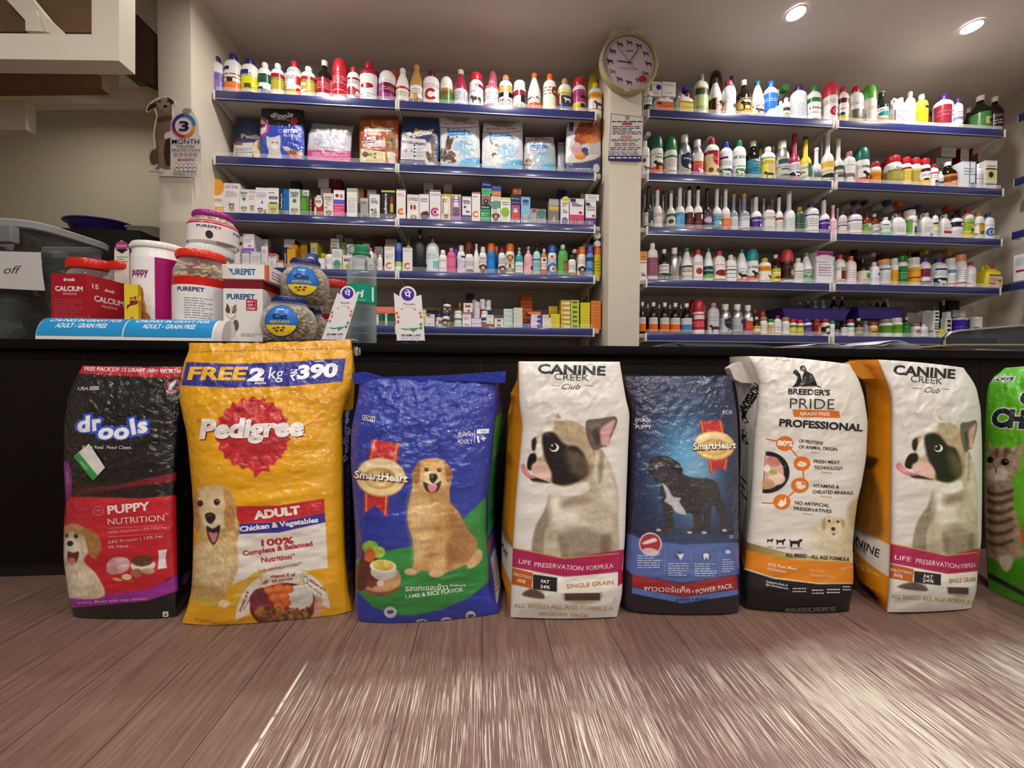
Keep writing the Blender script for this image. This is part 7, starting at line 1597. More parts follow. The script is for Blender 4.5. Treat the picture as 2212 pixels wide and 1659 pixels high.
    for r in (0, nv-1):
        f = [P[r, int(round(i*(nu-1)/12))] for i in range(13)]; b = [bl[r]*(1-i/12)+bR[r]*i/12+np.array([0, .03*math.sin(PI*i/12)*float(tv[r])/max(T, 1e-6), 0]) for i in range(13)]
        m.add([tuple(p-np.array(loc)) for p in f+b], [(i, i+1, i+14, i+13) for i in range(12)], bm_)
    m.build('back_panel', t)
    t.update_tag(); return t, fr, sd, loc
def strip(parent, loc, zoom, pts, Y, th, col, name, mat=None):
    ox, oy, sc = zoom; P3 = [at(ox+x/sc, oy+y/sc, Y)-np.array(loc) for x, y in pts]
    return MB().prism([tuple(p) for p in P3], (0, th, 0), mat or M(col, .35, bump=.4, bscale=60)).build(name, parent, ang=30)

# ---- 1 black puppy food sack
Zm = (100, 760, 2.765)
t, f, s, loc = sack('black and red puppy food sack, first of the floor row', Zm,
    [(222, 82), (190, 125), (150, 210), (125, 290), (105, 420), (103, 560), (105, 700), (115, 900), (103, 1060), (103, 1250), (128, 1420), (140, 1500), (165, 1580)],
    [(818, 88), (822, 140), (815, 300), (800, 480), (785, 700), (780, 860), (784, 1100), (787, 1330), (792, 1450), (786, 1575)],
    ('r', [(0, 90)]+[(850, 140), (862, 480), (868, 800), (872, 1100), (872, 1480), (830, 1570)]) if False else ('r', [(850, 90), (858, 300), (868, 800), (874, 1100), (872, 1480), (820, 1575)]),
    base='0c0c0e', mat=FILM, sag=18, bow=-4, T=.17, bulge=.05, seed=11)
p = f.pt; d = f.deco()
p.q('b3202f', [(150, 60), (900, 75), (900, 152), (600, 152), (190, 128), (150, 130)])
p.grad([(100, 825), (150, 812), (400, 800), (778, 718), (778, 775), (480, 815), (250, 850), (100, 880)], '3a0c14', '8a1c28', (120, 820), (700, 760), 4)
p.q('200a10', [(300, 840), (560, 800), (778, 772), (778, 800), (600, 862), (300, 866)], 8)
p.q('c21b2d', [(100, 866), (300, 868), (560, 876), (779, 856), (786, 1325), (600, 1430), (150, 1468), (100, 1470)])
p.q('9a2c96', [(100, 1470), (350, 1452), (600, 1418), (730, 1365), (788, 1318), (792, 1424), (600, 1488), (155, 1528), (100, 1528)])
p.e('8c2c84', 95, 785, 58, 140, 4); p.e('c07ac0', 95, 785, 40, 118, 4, op=.25)
p.e('b02838', 752, 198, 46, 50, 30); p.e('161416', 752, 198, 36, 40, 30); p.e('d8d0cc', 752, 198, 12, 38, 38)
# puppy
p.p('d6c4a2', [(108, 1070), (125, 1040), (165, 1030), (220, 1052), (258, 1110), (255, 1190), (225, 1250), (300, 1330), (345, 1460), (150, 1472), (108, 1420)], 5, .32)
p.p('b88a55', [(120, 1045), (165, 1028), (215, 1045), (240, 1090), (200, 1090), (160, 1070), (120, 1085)], 8, .3)
p.p('a8753e', [(222, 1055), (290, 1078), (328, 1140), (318, 1200), (290, 1240), (255, 1205), (235, 1130)], 4, .4)
p.p('ece0c8', [(110, 1130), (150, 1110), (195, 1150), (200, 1210), (150, 1200), (108, 1230)], 8, .15)
p.e('181214', 142, 1145, 19, 17); p.e('181214', 178, 1100, 14, 15); p.e('f0e8e0', 182, 1095, 3, 3, soft=2); p.e('181214', 122, 1098, 8, 12)
p.p('5a1c22', [(128, 1195), (160, 1200), (195, 1195), (185, 1245), (155, 1275), (130, 1250)], 4); p.e('d0707c', 152, 1248, 20, 20)
p.p('e8dcc4', [(115, 1285), (190, 1262), (250, 1320), (240, 1440), (160, 1460), (112, 1400)], 14, .25, op=.7)
# dish of food
p.e('d9a4a4', 430, 1275, 70, 50, -8, 4, .25); p.e('ecc4c0', 460, 1255, 40, 28, 10, 6, .15); p.e('c89090', 395, 1300, 36, 30, 0, 5, .2)
p.e('d8cfc4', 578, 1275, 75, 38, -4); p.e('6a4020', 575, 1248, 64, 34, -4, 3, .6); p.e('a86a44', 540, 1320, 34, 26, 0, 4, .4); p.e('c0a080', 610, 1310, 40, 18, 0, 4, .3)
p.q('e8e4e4', [(668, 1185), (722, 1180), (712, 1230), (720, 1290), (665, 1298), (672, 1230)]); p.e('c21b2d', 725, 1205, 10, 14, op=.6)
p.e('e8d8b0', 480, 1345, 30, 18); p.e('d8a070', 425, 1360, 30, 9, 10); p.e('c84838', 510, 1370, 14, 8)
T = f.text
T('FREE PACK OF 12 GRAVY (60g) WORTH', 228, 112, 802, 128, 24, 'e8d8d8', bold=.02, shear=.15)
T('USA', 192, 228, 252, 228, 19, 'd0d0d0', shear=.15, bold=.02)
for k in range(4): d.poly([(258, 207+6*k), (318, 205+6*k), (316, 209+6*k), (257, 211+6*k)], 'b8b8bc')
for col, b in (('2a48b8', .16), ('3a5cd0', .10), ('f2f2f4', .045)):
    for ch, x0, x1, y in (('d', 198, 268, 478), ('r', 284, 332, 468), ('o', 322, 400, 520), ('o', 416, 494, 520), ('l', 520, 545, 492), ('s', 556, 604, 484)):
        f.d.text(ch, (x0, y), (x1, y-8), 92, col, down=True, bold=b, shear=.12, lift={'2a48b8': 8, '3a5cd0': 16, 'f2f2f4': 26}[col])
T('Feed Real. Feed Clean.', 216, 578, 512, 580, 20, 'd8d8da', shear=.2, bold=.01)
T('PUPPY', 372, 968, 616, 944, 50, 'f0dcdc', bold=.035); T('NUTRITION', 370, 1032, 706, 1008, 38, 'f0dada')
d.poly([(370, 1052), (704, 1034), (704, 1037), (370, 1055)], 'd88890'); d.poly([(370, 1104), (704, 1082), (704, 1085), (370, 1107)], 'd88890')
T('100% Nutrition | 0% Fillers', 370, 1086, 698, 1054, 15, 'e0a0a4'); T('24% Protein | 12% Fat', 370, 1146, 696, 1108, 18, 'e8b8bc', bold=.01); T('4% Fibre', 370, 1174, 492, 1166, 17, 'e8b8bc', bold=.01)
d.ring(312, 950, 32, 28, .08, 'e0b0b4'); T('USA', 296, 952, 328, 950, 11, 'e0b0b4')
T('tritive. Made with real chicken.', 190, 1506, 614, 1478, 17, 'd8a8d8', bold=.01)
d.rect(696, 1550, 730, 1582, 'd8d8d8'); d.poly([(704, 1575), (722, 1575), (713, 1558)], '1a1a1a'); T('REAL', 122, 720, 124, 790, 14, 'd8a8d4')
f.mesh('front_panel', t, FILM, loc)
s.pt.q('0f0f11', [(700, 60), (980, 60), (980, 1600), (700, 1600)]); ds = s.deco(12)
for y0, y1, n in ((820, 900, 3), (1150, 1240, 5)): ds.lines(826, y0, 864, y1, n, '7a7a7e', th=.3)
s.pt.e('b02838', 846, 675, 18, 26); s.pt.e('8a2c84', 838, 1390, 26, 30); s.pt.e('802030', 846, 1018, 10, 12); s.pt.e('802030', 846, 1064, 10, 12)
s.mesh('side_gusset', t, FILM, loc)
pd = f.d = Deco(lambda u, v, l: f.at(u, v, l+40), 7, 7); pd.poly([(260, 548), (355, 690), (283, 768), (168, 625)], 'd9d6cc', 1); pd.poly([(168, 625), (200, 602), (312, 740), (283, 768)], '3f9a48', 2); T('PSV', 206, 662, 244, 706, 15, 'c8e0c8', lift=3)
o = pd.build('price_sticker', t, PRINT); o.location = -Vector(loc)

# ---- 2 yellow adult dog food sack
Zm = (380, 720, 2.5125)
t, f, s, loc = sack('biggest sack, yellow with red rosette, tallest of the row', Zm,
    [(66, 52), (78, 88), (48, 140), (33, 210), (15, 330), (30, 420), (58, 540), (74, 700), (88, 850), (95, 1000), (92, 1200), (86, 1380), (62, 1490), (30, 1572)],
    [(950, 32), (955, 90), (962, 190), (950, 300), (915, 400), (900, 470), (905, 600), (910, 800), (914, 1000), (920, 1200), (938, 1400), (958, 1505)],
    ('r', [(952, 32), (962, 100), (970, 200), (968, 320), (962, 450), (958, 600), (960, 900), (964, 1300), (962, 1505)]),
    base='e6a60f', mat=FILM, sag=46, bow=-6, T=.20, bulge=.075, seed=5, side_base='232a6e', wr=.005)
p = f.pt; d = f.deco(7); T = f.text
p.q('c98a0a', [(60, 40), (960, 20), (960, 84), (700, 92), (400, 100), (66, 112)], 6, op=.35)
p.q('2a2d92', [(58, 155), (300, 166), (600, 156), (922, 134), (904, 262), (600, 288), (300, 296), (28, 282)])
# rosette
R_ = []
for k in range(44):
    a = 2*PI*k/44; rr = 196+(10 if k % 2 else -6); R_.append((418+rr*math.cos(a), 545+rr*.98*math.sin(a)))
p.q('c4232a', [(410, 700), (500, 690), (510, 752), (470, 748), (428, 785)]); p.q('b81e26', [(450, 680), (520, 610), (592, 650), (560, 662), (535, 716), (500, 700)])
p.p('c2262c', R_, 3)
for k in range(22):
    a = 2*PI*(k+.5)/22; x, y = 418+172*math.cos(a), 545+168*math.sin(a); p.e('d8494a' if k % 2 else '9c1a22', x, y, 26, 9, math.degrees(a), 8, op=.9)
p.e('b41f28', 418, 545, 140, 136, soft=6); p.e('cc3236', 410, 520, 120, 100, soft=40, op=.7)
# ADULT panel
p.q('c2232a', [(318, 938), (560, 936), (806, 896), (808, 975), (560, 1022), (345, 1032), (330, 1000)]); p.q('2b2e90', [(335, 1034), (560, 1024), (808, 974), (812, 1026), (560, 1082), (335, 1092)])
p.q('e9e4da', [(330, 1090), (560, 1082), (812, 1026), (824, 1272), (700, 1290), (520, 1280), (420, 1320), (300, 1365), (296, 1330), (330, 1290)])
p.p('d8b448', [(300, 1480), (330, 1380), (420, 1300), (560, 1270), (700, 1284), (800, 1350), (842, 1440)], 3, smooth=False)
arcO = [(320+0, 1530)]+[(580-262*math.cos(R(a)), 1536-250*math.sin(R(a))) for a in range(0, 181, 9)]
p.q('e8e2d4', [(x, y-.09*(x-320)) for x, y in [(580-258*math.cos(R(a)), 1560-262*math.sin(R(a))) for a in range(0, 181, 8)]]+[(740, 1450), (700, 1360), (560, 1350), (430, 1420), (400, 1520)])
p.e('6a1a1c', 582, 1478, 182, 122, -6); p.e('8a2a26', 582, 1478, 166, 108, -6)
p.e('7a2c3c', 470, 1450, 70, 70, 0, 6, .5); p.e('d8d4d0', 668, 1436, 78, 70, 0, 6, .12)
for x, y, r in ((510, 1395, 32), (560, 1385, 34), (610, 1388, 30), (535, 1435, 32), (585, 1430, 32), (560, 1480, 32), (600, 1462, 26), (570, 1510, 20)): p.e('d8642a', x, y, r, r*.8, 10, 3, .25); p.e('e88a48', x-4, y-4, r*.6, r*.45, 10, 5, op=.6)
rr = random.Random(4)
for k in range(95):
    a = rr.random(); x = 440+290*a; y = rr.uniform(1498, 1590-70*abs(a-.5)); c = rr.choice(['5a3416', '7a4a22', '8f5c2c', '4a2a12', 'a87440']); p.e(c, x, y, 17, 12, rr.uniform(0, 90), 3, .3); p.e('b8854c', x-4, y-4, 7, 4, 0, 4, op=.35)
p.e('d8a888', 772, 1490, 22, 60, 10, 5, .1); p.e('c89474', 762, 1455, 12, 40, 5, 4, op=.7)
# retriever
p.p('cfae74', [(92, 900), (110, 850), (170, 825), (240, 825), (300, 860), (325, 930), (330, 1010), (348, 1060), (330, 1150), (340, 1260), (300, 1370), (270, 1420), (292, 1470), (260, 1492), (220, 1480), (160, 1470), (92, 1440), (90, 1300), (98, 1180), (130, 1110), (95, 1010)], 5, .4, seed=3)
p.p('ddc59a', [(125, 870), (170, 838), (240, 838), (275, 880), (268, 980), (240, 1060), (200, 1085), (160, 1060), (130, 970)], 10, .2, seed=8)
p.p('b98d50', [(255, 850), (305, 870), (325, 950), (318, 1040), (290, 1075), (262, 1020), (268, 930)], 5, .4, seed=5); p.p('b58a4e', [(92, 900), (115, 860), (122, 950), (135, 1040), (118, 1080), (95, 1010)], 5, .4, seed=6)
p.p('ead9b6', [(150, 985), (195, 955), (245, 990), (250, 1050), (205, 1075), (160, 1050)], 8, .12)
p.p('17110f', [(158, 985), (185, 972), (212, 985), (212, 1010), (190, 1034), (168, 1020)], 4); p.e('6a6464', 185, 988, 14, 5, op=.7)
p.e('2a1a12', 131, 924, 16, 18); p.e('2a1a12', 222, 916, 17, 18); p.e('0c0808', 131, 922, 9, 10); p.e('0c0808', 222, 914, 9, 10); p.e('f4f0ea', 226, 910, 3, 3, soft=2)
p.p('1f1212', [(165, 1048), (200, 1060), (240, 1042), (228, 1110), (205, 1150), (180, 1120)], 4); p.p('d27c86', [(178, 1080), (205, 1085), (226, 1080), (216, 1125), (196, 1130)], 4)
p.p('e6d2a4', [(110, 1160), (200, 1150), (310, 1180), (310, 1300), (230, 1380), (140, 1360), (100, 1280)], 25, .4, op=.75, seed=12); p.p('a87e44', [(95, 1360), (180, 1370), (260, 1400), (240, 1470), (95, 1440)], 15, .4, op=.5, seed=14)
p.e('c8b030', 170, 1455, 60, 24, 8, 10, op=.55); p.e('e4cf9e', 262, 1468, 30, 22, 0, 5, .2)
T('FREE', 68, 250, 385, 252, 70, 'eab42a', bold=.04, shear=.15); T('2', 398, 255, 472, 255, 66, 'f4f4f8', bold=.06, shear=.15); T('kg', 502, 246, 586, 246, 66, 'f0f0f6', shear=.15); T('₹', 622, 258, 660, 258, 62, 'f0f0f6', shear=.15, bold=.01); T('390', 664, 246, 874, 232, 72, 'f4f4f8', bold=.05, shear=.12)
T('worth', 752, 158, 806, 156, 15, 'e8e8f0', bold=.02); T('inside', 430, 276, 490, 275, 14, 'e8e8f0', shear=.15, bold=.02)
for col, b, l, dx in (('8a1a1c', .05, 8, 5), ('f2ecea', .05, 24, 0)): f.d.text('Pedigree', (136+dx, 568+dx), (688+dx, 552+dx), 102, col, down=True, bold=b, shear=.16, lift=l)
d.ring(123, 474, 11, 10, .18, '6a4a10'); T('R', 118, 479, 128, 479, 9, '6a4a10')
T('ADULT', 432, 1008, 672, 978, 44, 'f4e8e4', bold=.06); T('Chicken & Vegetables', 352, 1076, 772, 1024, 28, 'eeeef4', bold=.035)
T('100%', 468, 1154, 638, 1138, 36, 'b81e26', bold=.03); T('Complete & Balanced', 366, 1206, 742, 1152, 27, 'b81e26', bold=.03); T('Nutrition*', 466, 1242, 648, 1222, 28, 'b81e26', bold=.03); T('Daily serving provides**', 446, 1296, 686, 1254, 17, 'a0484a')
T('vitamin E of', 514, 1326, 648, 1316, 17, 'a82228', bold=.03); T('64 carrots', 524, 1354, 634, 1336, 17, 'a82228', bold=.015); T('protein of 8', 352, 1508, 398, 1404, 16, 'a82228', bold=.025); T('chicken livers', 372, 1500, 436, 1396, 14, '8a4a48'); T('calcium of 9', 722, 1340, 806, 1400, 16, 'a82228', bold=.025); T('cups of milk', 708, 1358, 790, 1424, 14, '8a4a48')
d.poly([(462, 1306), (458, 1374), (464, 1374), (468, 1306)], 'd8c8a0'); d.poly([(688, 1286), (672, 1350), (677, 1352), (694, 1288)], 'd8c8a0'); p.e('c85a3a', 486, 1352, 18, 10, -30); d.ring(704, 1338, 15, 20, .15, '2b2e90')
T('NET QUANTITY 10kg + 2kg FREE', 104, 1552, 280, 1588, 10, '9a7020')
for k in range(34): x = 80+26*k; y = 100-22*k/34; d.poly([(x, y), (x+18, y-.6), (x+18, y+3), (x, y+3.6)], 'b07a10')
f.mesh('front_panel', t, FILM, loc)
s.pt.q('e6a60f', [(880, 0), (1000, 0), (1000, 420), (940, 430), (880, 405)]); s.pt.q('e6a60f', [(930, 1440), (1000, 1400), (1000, 1560), (900, 1560)], 6)
ds = s.deco(12); s.text('Pedigree', 934, 700, 936, 430, 30, 'c8ccd8', bold=.03)
for y in range(760, 1380, 62): s.pt.e('8a90b0', 936, y, 10, 20, 10, 6, .5, op=.6); s.pt.e('c09028', 945, y+28, 8, 12, 10, 6, op=.5)
s.mesh('side_gusset', t, FILM, loc)
mb = MB(); rg = random.Random(8); c0 = at(768, 758, f.P[4, -1, 1]-.005)-np.array(loc)
for k in range(5): mb.tube([tuple(c0+np.array([rg.uniform(-.008, .016), rg.uniform(-.006, .006), rg.uniform(-.02, .018)])) for q in range(6)], .0006, M('e0dcd0', .7), 4)
mb.build('seam_thread', t)

# ---- 3 blue and green adult sack with sitting retriever
Zm = (740, 780, 2.811)
t, f, s, loc = sack('blue and green sack with sitting golden dog', Zm,
    [(104, 108), (98, 200), (75, 300), (52, 420), (48, 600), (64, 850), (76, 1050), (80, 1200), (76, 1300), (78, 1480), (100, 1575)],
    [(944, 104), (938, 250), (924, 400), (916, 500), (902, 650), (878, 850), (872, 1020), (884, 1200), (892, 1390), (962, 1522)],
    ('r', [(944, 104), (968, 300), (976, 400), (955, 540), (940, 640), (925, 840), (916, 1000), (935, 1200), (955, 1400), (968, 1522)]),
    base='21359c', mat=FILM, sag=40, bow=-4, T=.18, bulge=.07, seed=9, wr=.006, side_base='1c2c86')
p = f.pt; d = f.deco(7); T = f.text
p.q('2a8a3e', [(70, 1210), (160, 1170), (300, 1145), (420, 1125), (600, 1040), (740, 950), (880, 815), (880, 1050), (888, 1340), (780, 1430), (600, 1510), (430, 1545), (300, 1540), (180, 1490), (78, 1390)], 3)
p.q('21359c', [(868, 660), (886, 690), (884, 1050), (872, 1060)], 3); p.e('5aba6a', 640, 1310, 70, 10, -14, 14, op=.8)
p.q('c0282c', [(180, 474), (348, 500), (332, 612), (156, 600)]); p.q('c0282c', [(128, 800), (282, 810), (272, 950), (198, 876), (130, 926)])
for x0, y0, x1, y1 in ((196, 478, 172, 600), (332, 498, 314, 612), (144, 800, 144, 912), (266, 812, 258, 935)): p.q('d8a048', [(x0-4, y0), (x0+4, y0), (x1+4, y1), (x1-4, y1)])
p.e('b88a4a', 232, 706, 152, 120, 4); p.e('e8cf98', 232, 704, 146, 113, 4); p.e('f2e4bc', 220, 650, 110, 50, 4, 20, op=.8); p.e('c89c54', 228, 712, 100, 66, 4, 8); p.e('e4c684', 215, 715, 80, 48, 4, 20)
# retriever
body = [(450, 690), (420, 780), (396, 900), (398, 990), (424, 1080), (432, 1180), (428, 1250), (380, 1270), (384, 1296), (440, 1300), (468, 1276), (520, 1276), (530, 1306), (590, 1312), (616, 1286), (680, 1266), (750, 1236), (762, 1262), (820, 1232), (848, 1186), (838, 1150), (812, 1130), (818, 1092), (772, 1040), (740, 990), (700, 910), (655, 860), (650, 800), (640, 700)]
p.p('c79a5c', body, 4, .3, seed=21, ang=70)
p.p('e0bd86', [(420, 800), (520, 840), (560, 960), (520, 1100), (470, 1240), (440, 1250), (430, 1120), (402, 960)], 30, .25, op=.85, seed=22, ang=80); p.p('9a6838', [(655, 870), (720, 950), (790, 1060), (815, 1100), (800, 1170), (700, 1220), (650, 1100), (640, 960)], 30, .35, op=.75, seed=23, ang=40)
p.p('d8b078', [(560, 1130), (640, 1120), (640, 1260), (600, 1300), (540, 1300), (550, 1240)], 12, .25, seed=24, ang=85); p.p('8a5a30', [(640, 1100), (700, 1190), (640, 1260), (625, 1180)], 16, .3, op=.7); p.e('e4c490', 412, 1278, 34, 20, 0, 4, .15); p.e('e4c490', 570, 1292, 42, 20, 0, 4, .15); p.p('dcb57a', [(760, 1230), (820, 1150), (846, 1160), (840, 1210), (780, 1258)], 6, .3)
p.p('d8a868', [(440, 660), (470, 605), (545, 590), (620, 606), (645, 680), (640, 745), (600, 800), (540, 812), (485, 780), (448, 720)], 4, .22, seed=25)
p.p('9c6634', [(470, 612), (442, 640), (420, 690), (436, 738), (462, 740), (470, 690)], 4, .3); p.p('9c6634', [(618, 608), (650, 640), (668, 690), (656, 730), (634, 736), (624, 680)], 4, .3)
p.p('ecd2a0', [(490, 690), (545, 670), (600, 695), (606, 750), (550, 765), (492, 745)], 12, .12); p.p('1a1412', [(490, 735), (548, 752), (600, 728), (580, 785), (545, 802), (508, 785)], 4); p.p('e08890', [(520, 752), (568, 748), (568, 785), (545, 800), (524, 788)], 4)
p.p('141012', [(528, 690), (550, 682), (574, 690), (574, 715), (550, 742), (530, 722)], 4); p.e('181010', 510, 658, 14, 13); p.e('181010', 588, 660, 14, 13); p.e('f0ece4', 514, 654, 3, 3, soft=2); p.e('f0ece4', 592, 656, 3, 3, soft=2)
# board of food
p.e('8a5c38', 214, 1330, 142, 98, 8); p.e('c89a68', 216, 1310, 140, 92, 8, 4, .15); p.e('5a2c28', 140, 1270, 60, 130, 20, 6, .4); p.e('7a3430', 190, 1320, 40, 60, 30, 6, .3); p.e('8ab83a', 170, 1130, 50, 40, 10, 5, .4); p.e('a8cc50', 215, 1160, 44, 36, 0, 5, .4); p.e('d8622e', 166, 1180, 34, 42, 10, 4, .2); p.e('e07a3a', 150, 1200, 20, 16, op=.6)
p.e('d4cfc6', 248, 1280, 78, 52, 4); p.e('efe9dc', 246, 1246, 80, 40, 4); p.e('dcc45a', 246, 1240, 66, 32, 4, 4, .35); p.e('e8dcc8', 230, 1350, 22, 18); p.q('6a3a2a', [(92, 1020), (104, 1020), (120, 1180), (104, 1180)], 4)
for x, y, rx, ry in ((290, 1525, 38, 34), (482, 1582, 34, 14), (632, 1576, 34, 20), (778, 1548, 30, 30)): p.e('c4cad8', x, y, rx, ry); p.e('5a4a48', x-6, y, rx*.4, ry*.35, 20); p.e('3a3a48', x+8, y-4, rx*.35, ry*.3)
d.poly([(122, 326), (198, 338), (194, 370), (120, 356)], 'd4d8e4'); d.poly([(126, 330), (194, 341), (191, 366), (124, 352)], '1c2024'); T('PCG', 132, 354, 184, 362, 19, 'e4e8f0', bold=.02)
for col, b, l, dx in (('4a2c18', .09, 26, 3), ('f6f0e4', .03, 38, 0)): f.d.text('SmartHeart', (76+dx, 708+dx), (392+dx, 734+dx), 46, col, down=True, bold=b, lift=l)
T('สุนัขโต', 700, 452, 792, 456, 25, 'e4e8f4', bold=.015); T('ADULT', 696, 498, 788, 502, 25, 'e8ecf6', bold=.01); d.rect(800, 418, 803, 498, 'c8d0e4'); d.poly([(816, 414), (890, 410), (888, 438), (814, 442)], 'e8eaf0'); T('Year', 834, 434, 872, 432, 15, '3a4a8a'); T('1+', 824, 494, 872, 484, 36, 'f0f2f8', bold=.04)
T('รสแกะและข้าว', 382, 1396, 640, 1386, 32, 'e0ecdc', bold=.02); T('LAMB & RICE FLAVOR', 384, 1442, 732, 1398, 26, 'e0ecdc', bold=.01); d.lines(652, 1352, 748, 1372, 1, 'b8d8b8', th=.5); d.lines(750, 1590, 840, 1598, 1, 'a8b0d0', th=.6)
f.mesh('front_panel', t, FILM, loc)
s.pt.q('2a9a44', [(850, 560), (895, 470), (930, 340), (1000, 300), (1000, 1030), (880, 1080), (885, 680), (850, 660)], 3); s.pt.q('b02830', [(850, 1130), (905, 1090), (905, 1150), (870, 1185)], 3); s.pt.q('c8c6c0', [(900, 1220), (925, 1200), (960, 1440), (935, 1480)], 3); ds = s.deco(12); ds.lines(915, 1230, 945, 1460, 10, '6a6a70', th=.3); ds.lines(918, 540, 935, 600, 4, 'c8e0c8', th=.3); ds.lines(908, 900, 920, 960, 4, 'e8e8e0', th=.4); s.mesh('side_gusset', t, FILM, loc)
strip(t, loc, Zm, [(58, 76), (130, 64), (240, 96), (420, 92), (640, 84), (992, 60), (988, 132), (900, 130), (700, 122), (420, 128), (240, 132), (100, 140), (66, 136)], float(f.P[0, 0, 1])-.012, .012, '1f3192', 'rolled_top')

# ---- bulldog print shared by the two orange and white sacks
def bulldog(p, mx):
    P_ = lambda pts: [mx(*q) for q in pts]
    k = abs(mx(100, 0)[0]-mx(0, 0)[0])/100
    def E(c, x, y, rx, ry, rot=0, soft=3, fur=0, **q): a = mx(x, y); p.e(c, a[0], a[1], rx*k, ry*k, rot, soft, fur, **q)
    p.p('b9ab96', P_([(330, 850), (420, 800), (600, 620), (640, 590), (700, 690), (745, 850), (748, 1000), (745, 1260), (640, 1300), (640, 1510), (420, 1512), (410, 1380), (290, 1400), (288, 1500), (160, 1478), (230, 1440), (215, 1260), (240, 1080), (300, 960)]), 6, .2, seed=31)
    p.p('8f826f', P_([(300, 960), (330, 880), (345, 1000), (300, 1100), (285, 1240), (225, 1240), (240, 1080)]), 8, .25, op=.95, seed=32); p.p('e6dfd2', P_([(340, 870), (460, 900), (560, 1010), (540, 1060), (440, 1080), (350, 1040)]), 30, .15, op=.9); p.p('8a7868', P_([(400, 900), (470, 880), (570, 890), (560, 920), (460, 950), (400, 950)]), 24, .25, op=.8, seed=33)
    p.p('7c6a5a', P_([(385, 1120), (440, 1150), (440, 1260), (410, 1260), (395, 1200)]), 12, .2, op=.75); p.p('857463', P_([(420, 1090), (560, 1070), (690, 1130), (690, 1260), (440, 1260)]), 36, .3, op=.65, seed=34); p.p('d9cfbf', P_([(560, 640), (640, 620), (700, 720), (740, 860), (735, 960), (680, 940), (620, 820)]), 16, .2, op=.8, seed=71); p.p('c9bda8', P_([(500, 960), (640, 940), (720, 1020), (690, 1090), (560, 1060)]), 18, .3, op=.8, seed=72); p.p('8a7a68', P_([(640, 600), (660, 640), (650, 760), (630, 800), (625, 700)]), 10, .3, op=.8, seed=73); p.p('6c5a4c', P_([(640, 1140), (700, 1120), (690, 1240), (650, 1260)]), 14, .2, op=.7)
    p.p('5a4a40', P_([(165, 1478), (220, 1440), (288, 1470), (288, 1500)]), 5, .2); p.q('4a3c36', P_([(420, 1466), (638, 1466), (636, 1510), (424, 1512)]), 4)
    # head
    p.p('b6a283', P_([(235, 540), (270, 500), (340, 430), (430, 415), (520, 440), (590, 520), (610, 620), (590, 720), (520, 800), (420, 815), (330, 800), (240, 780)]), 5, .22, seed=35)
    p.p('e8e2d6', P_([(270, 520), (300, 450), (355, 420), (350, 470), (310, 520), (300, 600), (270, 640), (240, 600)]), 8, .1); p.p('e4dcd0', P_([(352, 415), (350, 370), (380, 356), (430, 412)]), 4, .1); p.p('b8a8a0', P_([(372, 400), (378, 370), (400, 400)]), 6)
    p.p('1e1a18', P_([(282, 520), (310, 488), (360, 495), (420, 560), (500, 580), (545, 640), (560, 740), (500, 790), (420, 812), (350, 800), (340, 740), (300, 640)]), 10, .35, seed=36); p.p('6a5a46', P_([(430, 600), (520, 620), (580, 700), (540, 770), (460, 720)]), 24, .35, op=.8, seed=37); p.p('221c1a', P_([(222, 540), (244, 520), (248, 560), (238, 600), (222, 590)]), 5)
    p.p('17120f', P_([(196, 660), (212, 622), (240, 618), (250, 645), (240, 690), (215, 720), (194, 705)]), 4); p.p('ddb8a8', P_([(222, 690), (260, 665), (310, 680), (338, 740), (320, 790), (260, 770), (225, 730)]), 7, .12); p.p('1a1412', P_([(205, 752), (260, 768), (330, 795), (300, 800), (230, 790)]), 5)
    p.p('e4ddd2', P_([(215, 790), (330, 800), (430, 820), (560, 790), (560, 850), (430, 880), (300, 850), (235, 830)]), 9, .15, seed=38)
    p.p('c8747c', P_([(158, 690), (172, 678), (185, 700), (206, 738), (246, 765), (205, 768), (172, 740), (160, 715)]), 4); p.p('e8b0b0', P_([(168, 690), (180, 705), (210, 745), (190, 745), (172, 720)]), 6, op=.6)
    E('ece8e0', 358, 582, 28, 25); E('1a0f0c', 352, 578, 21, 21); E('f8f4f0', 345, 570, 5, 5, soft=2)
    p.p('6a5c54', P_([(548, 460), (560, 415), (640, 405), (725, 392), (740, 430), (712, 500), (680, 570), (650, 580), (600, 600), (565, 540)]), 4, .3, seed=39); p.p('d8a49c', P_([(640, 470), (690, 430), (728, 420), (700, 500), (690, 565), (650, 565), (632, 520)]), 8, .2); p.p('4a3c38', P_([(590, 480), (625, 470), (640, 540), (620, 570), (595, 520)]), 8, .3)
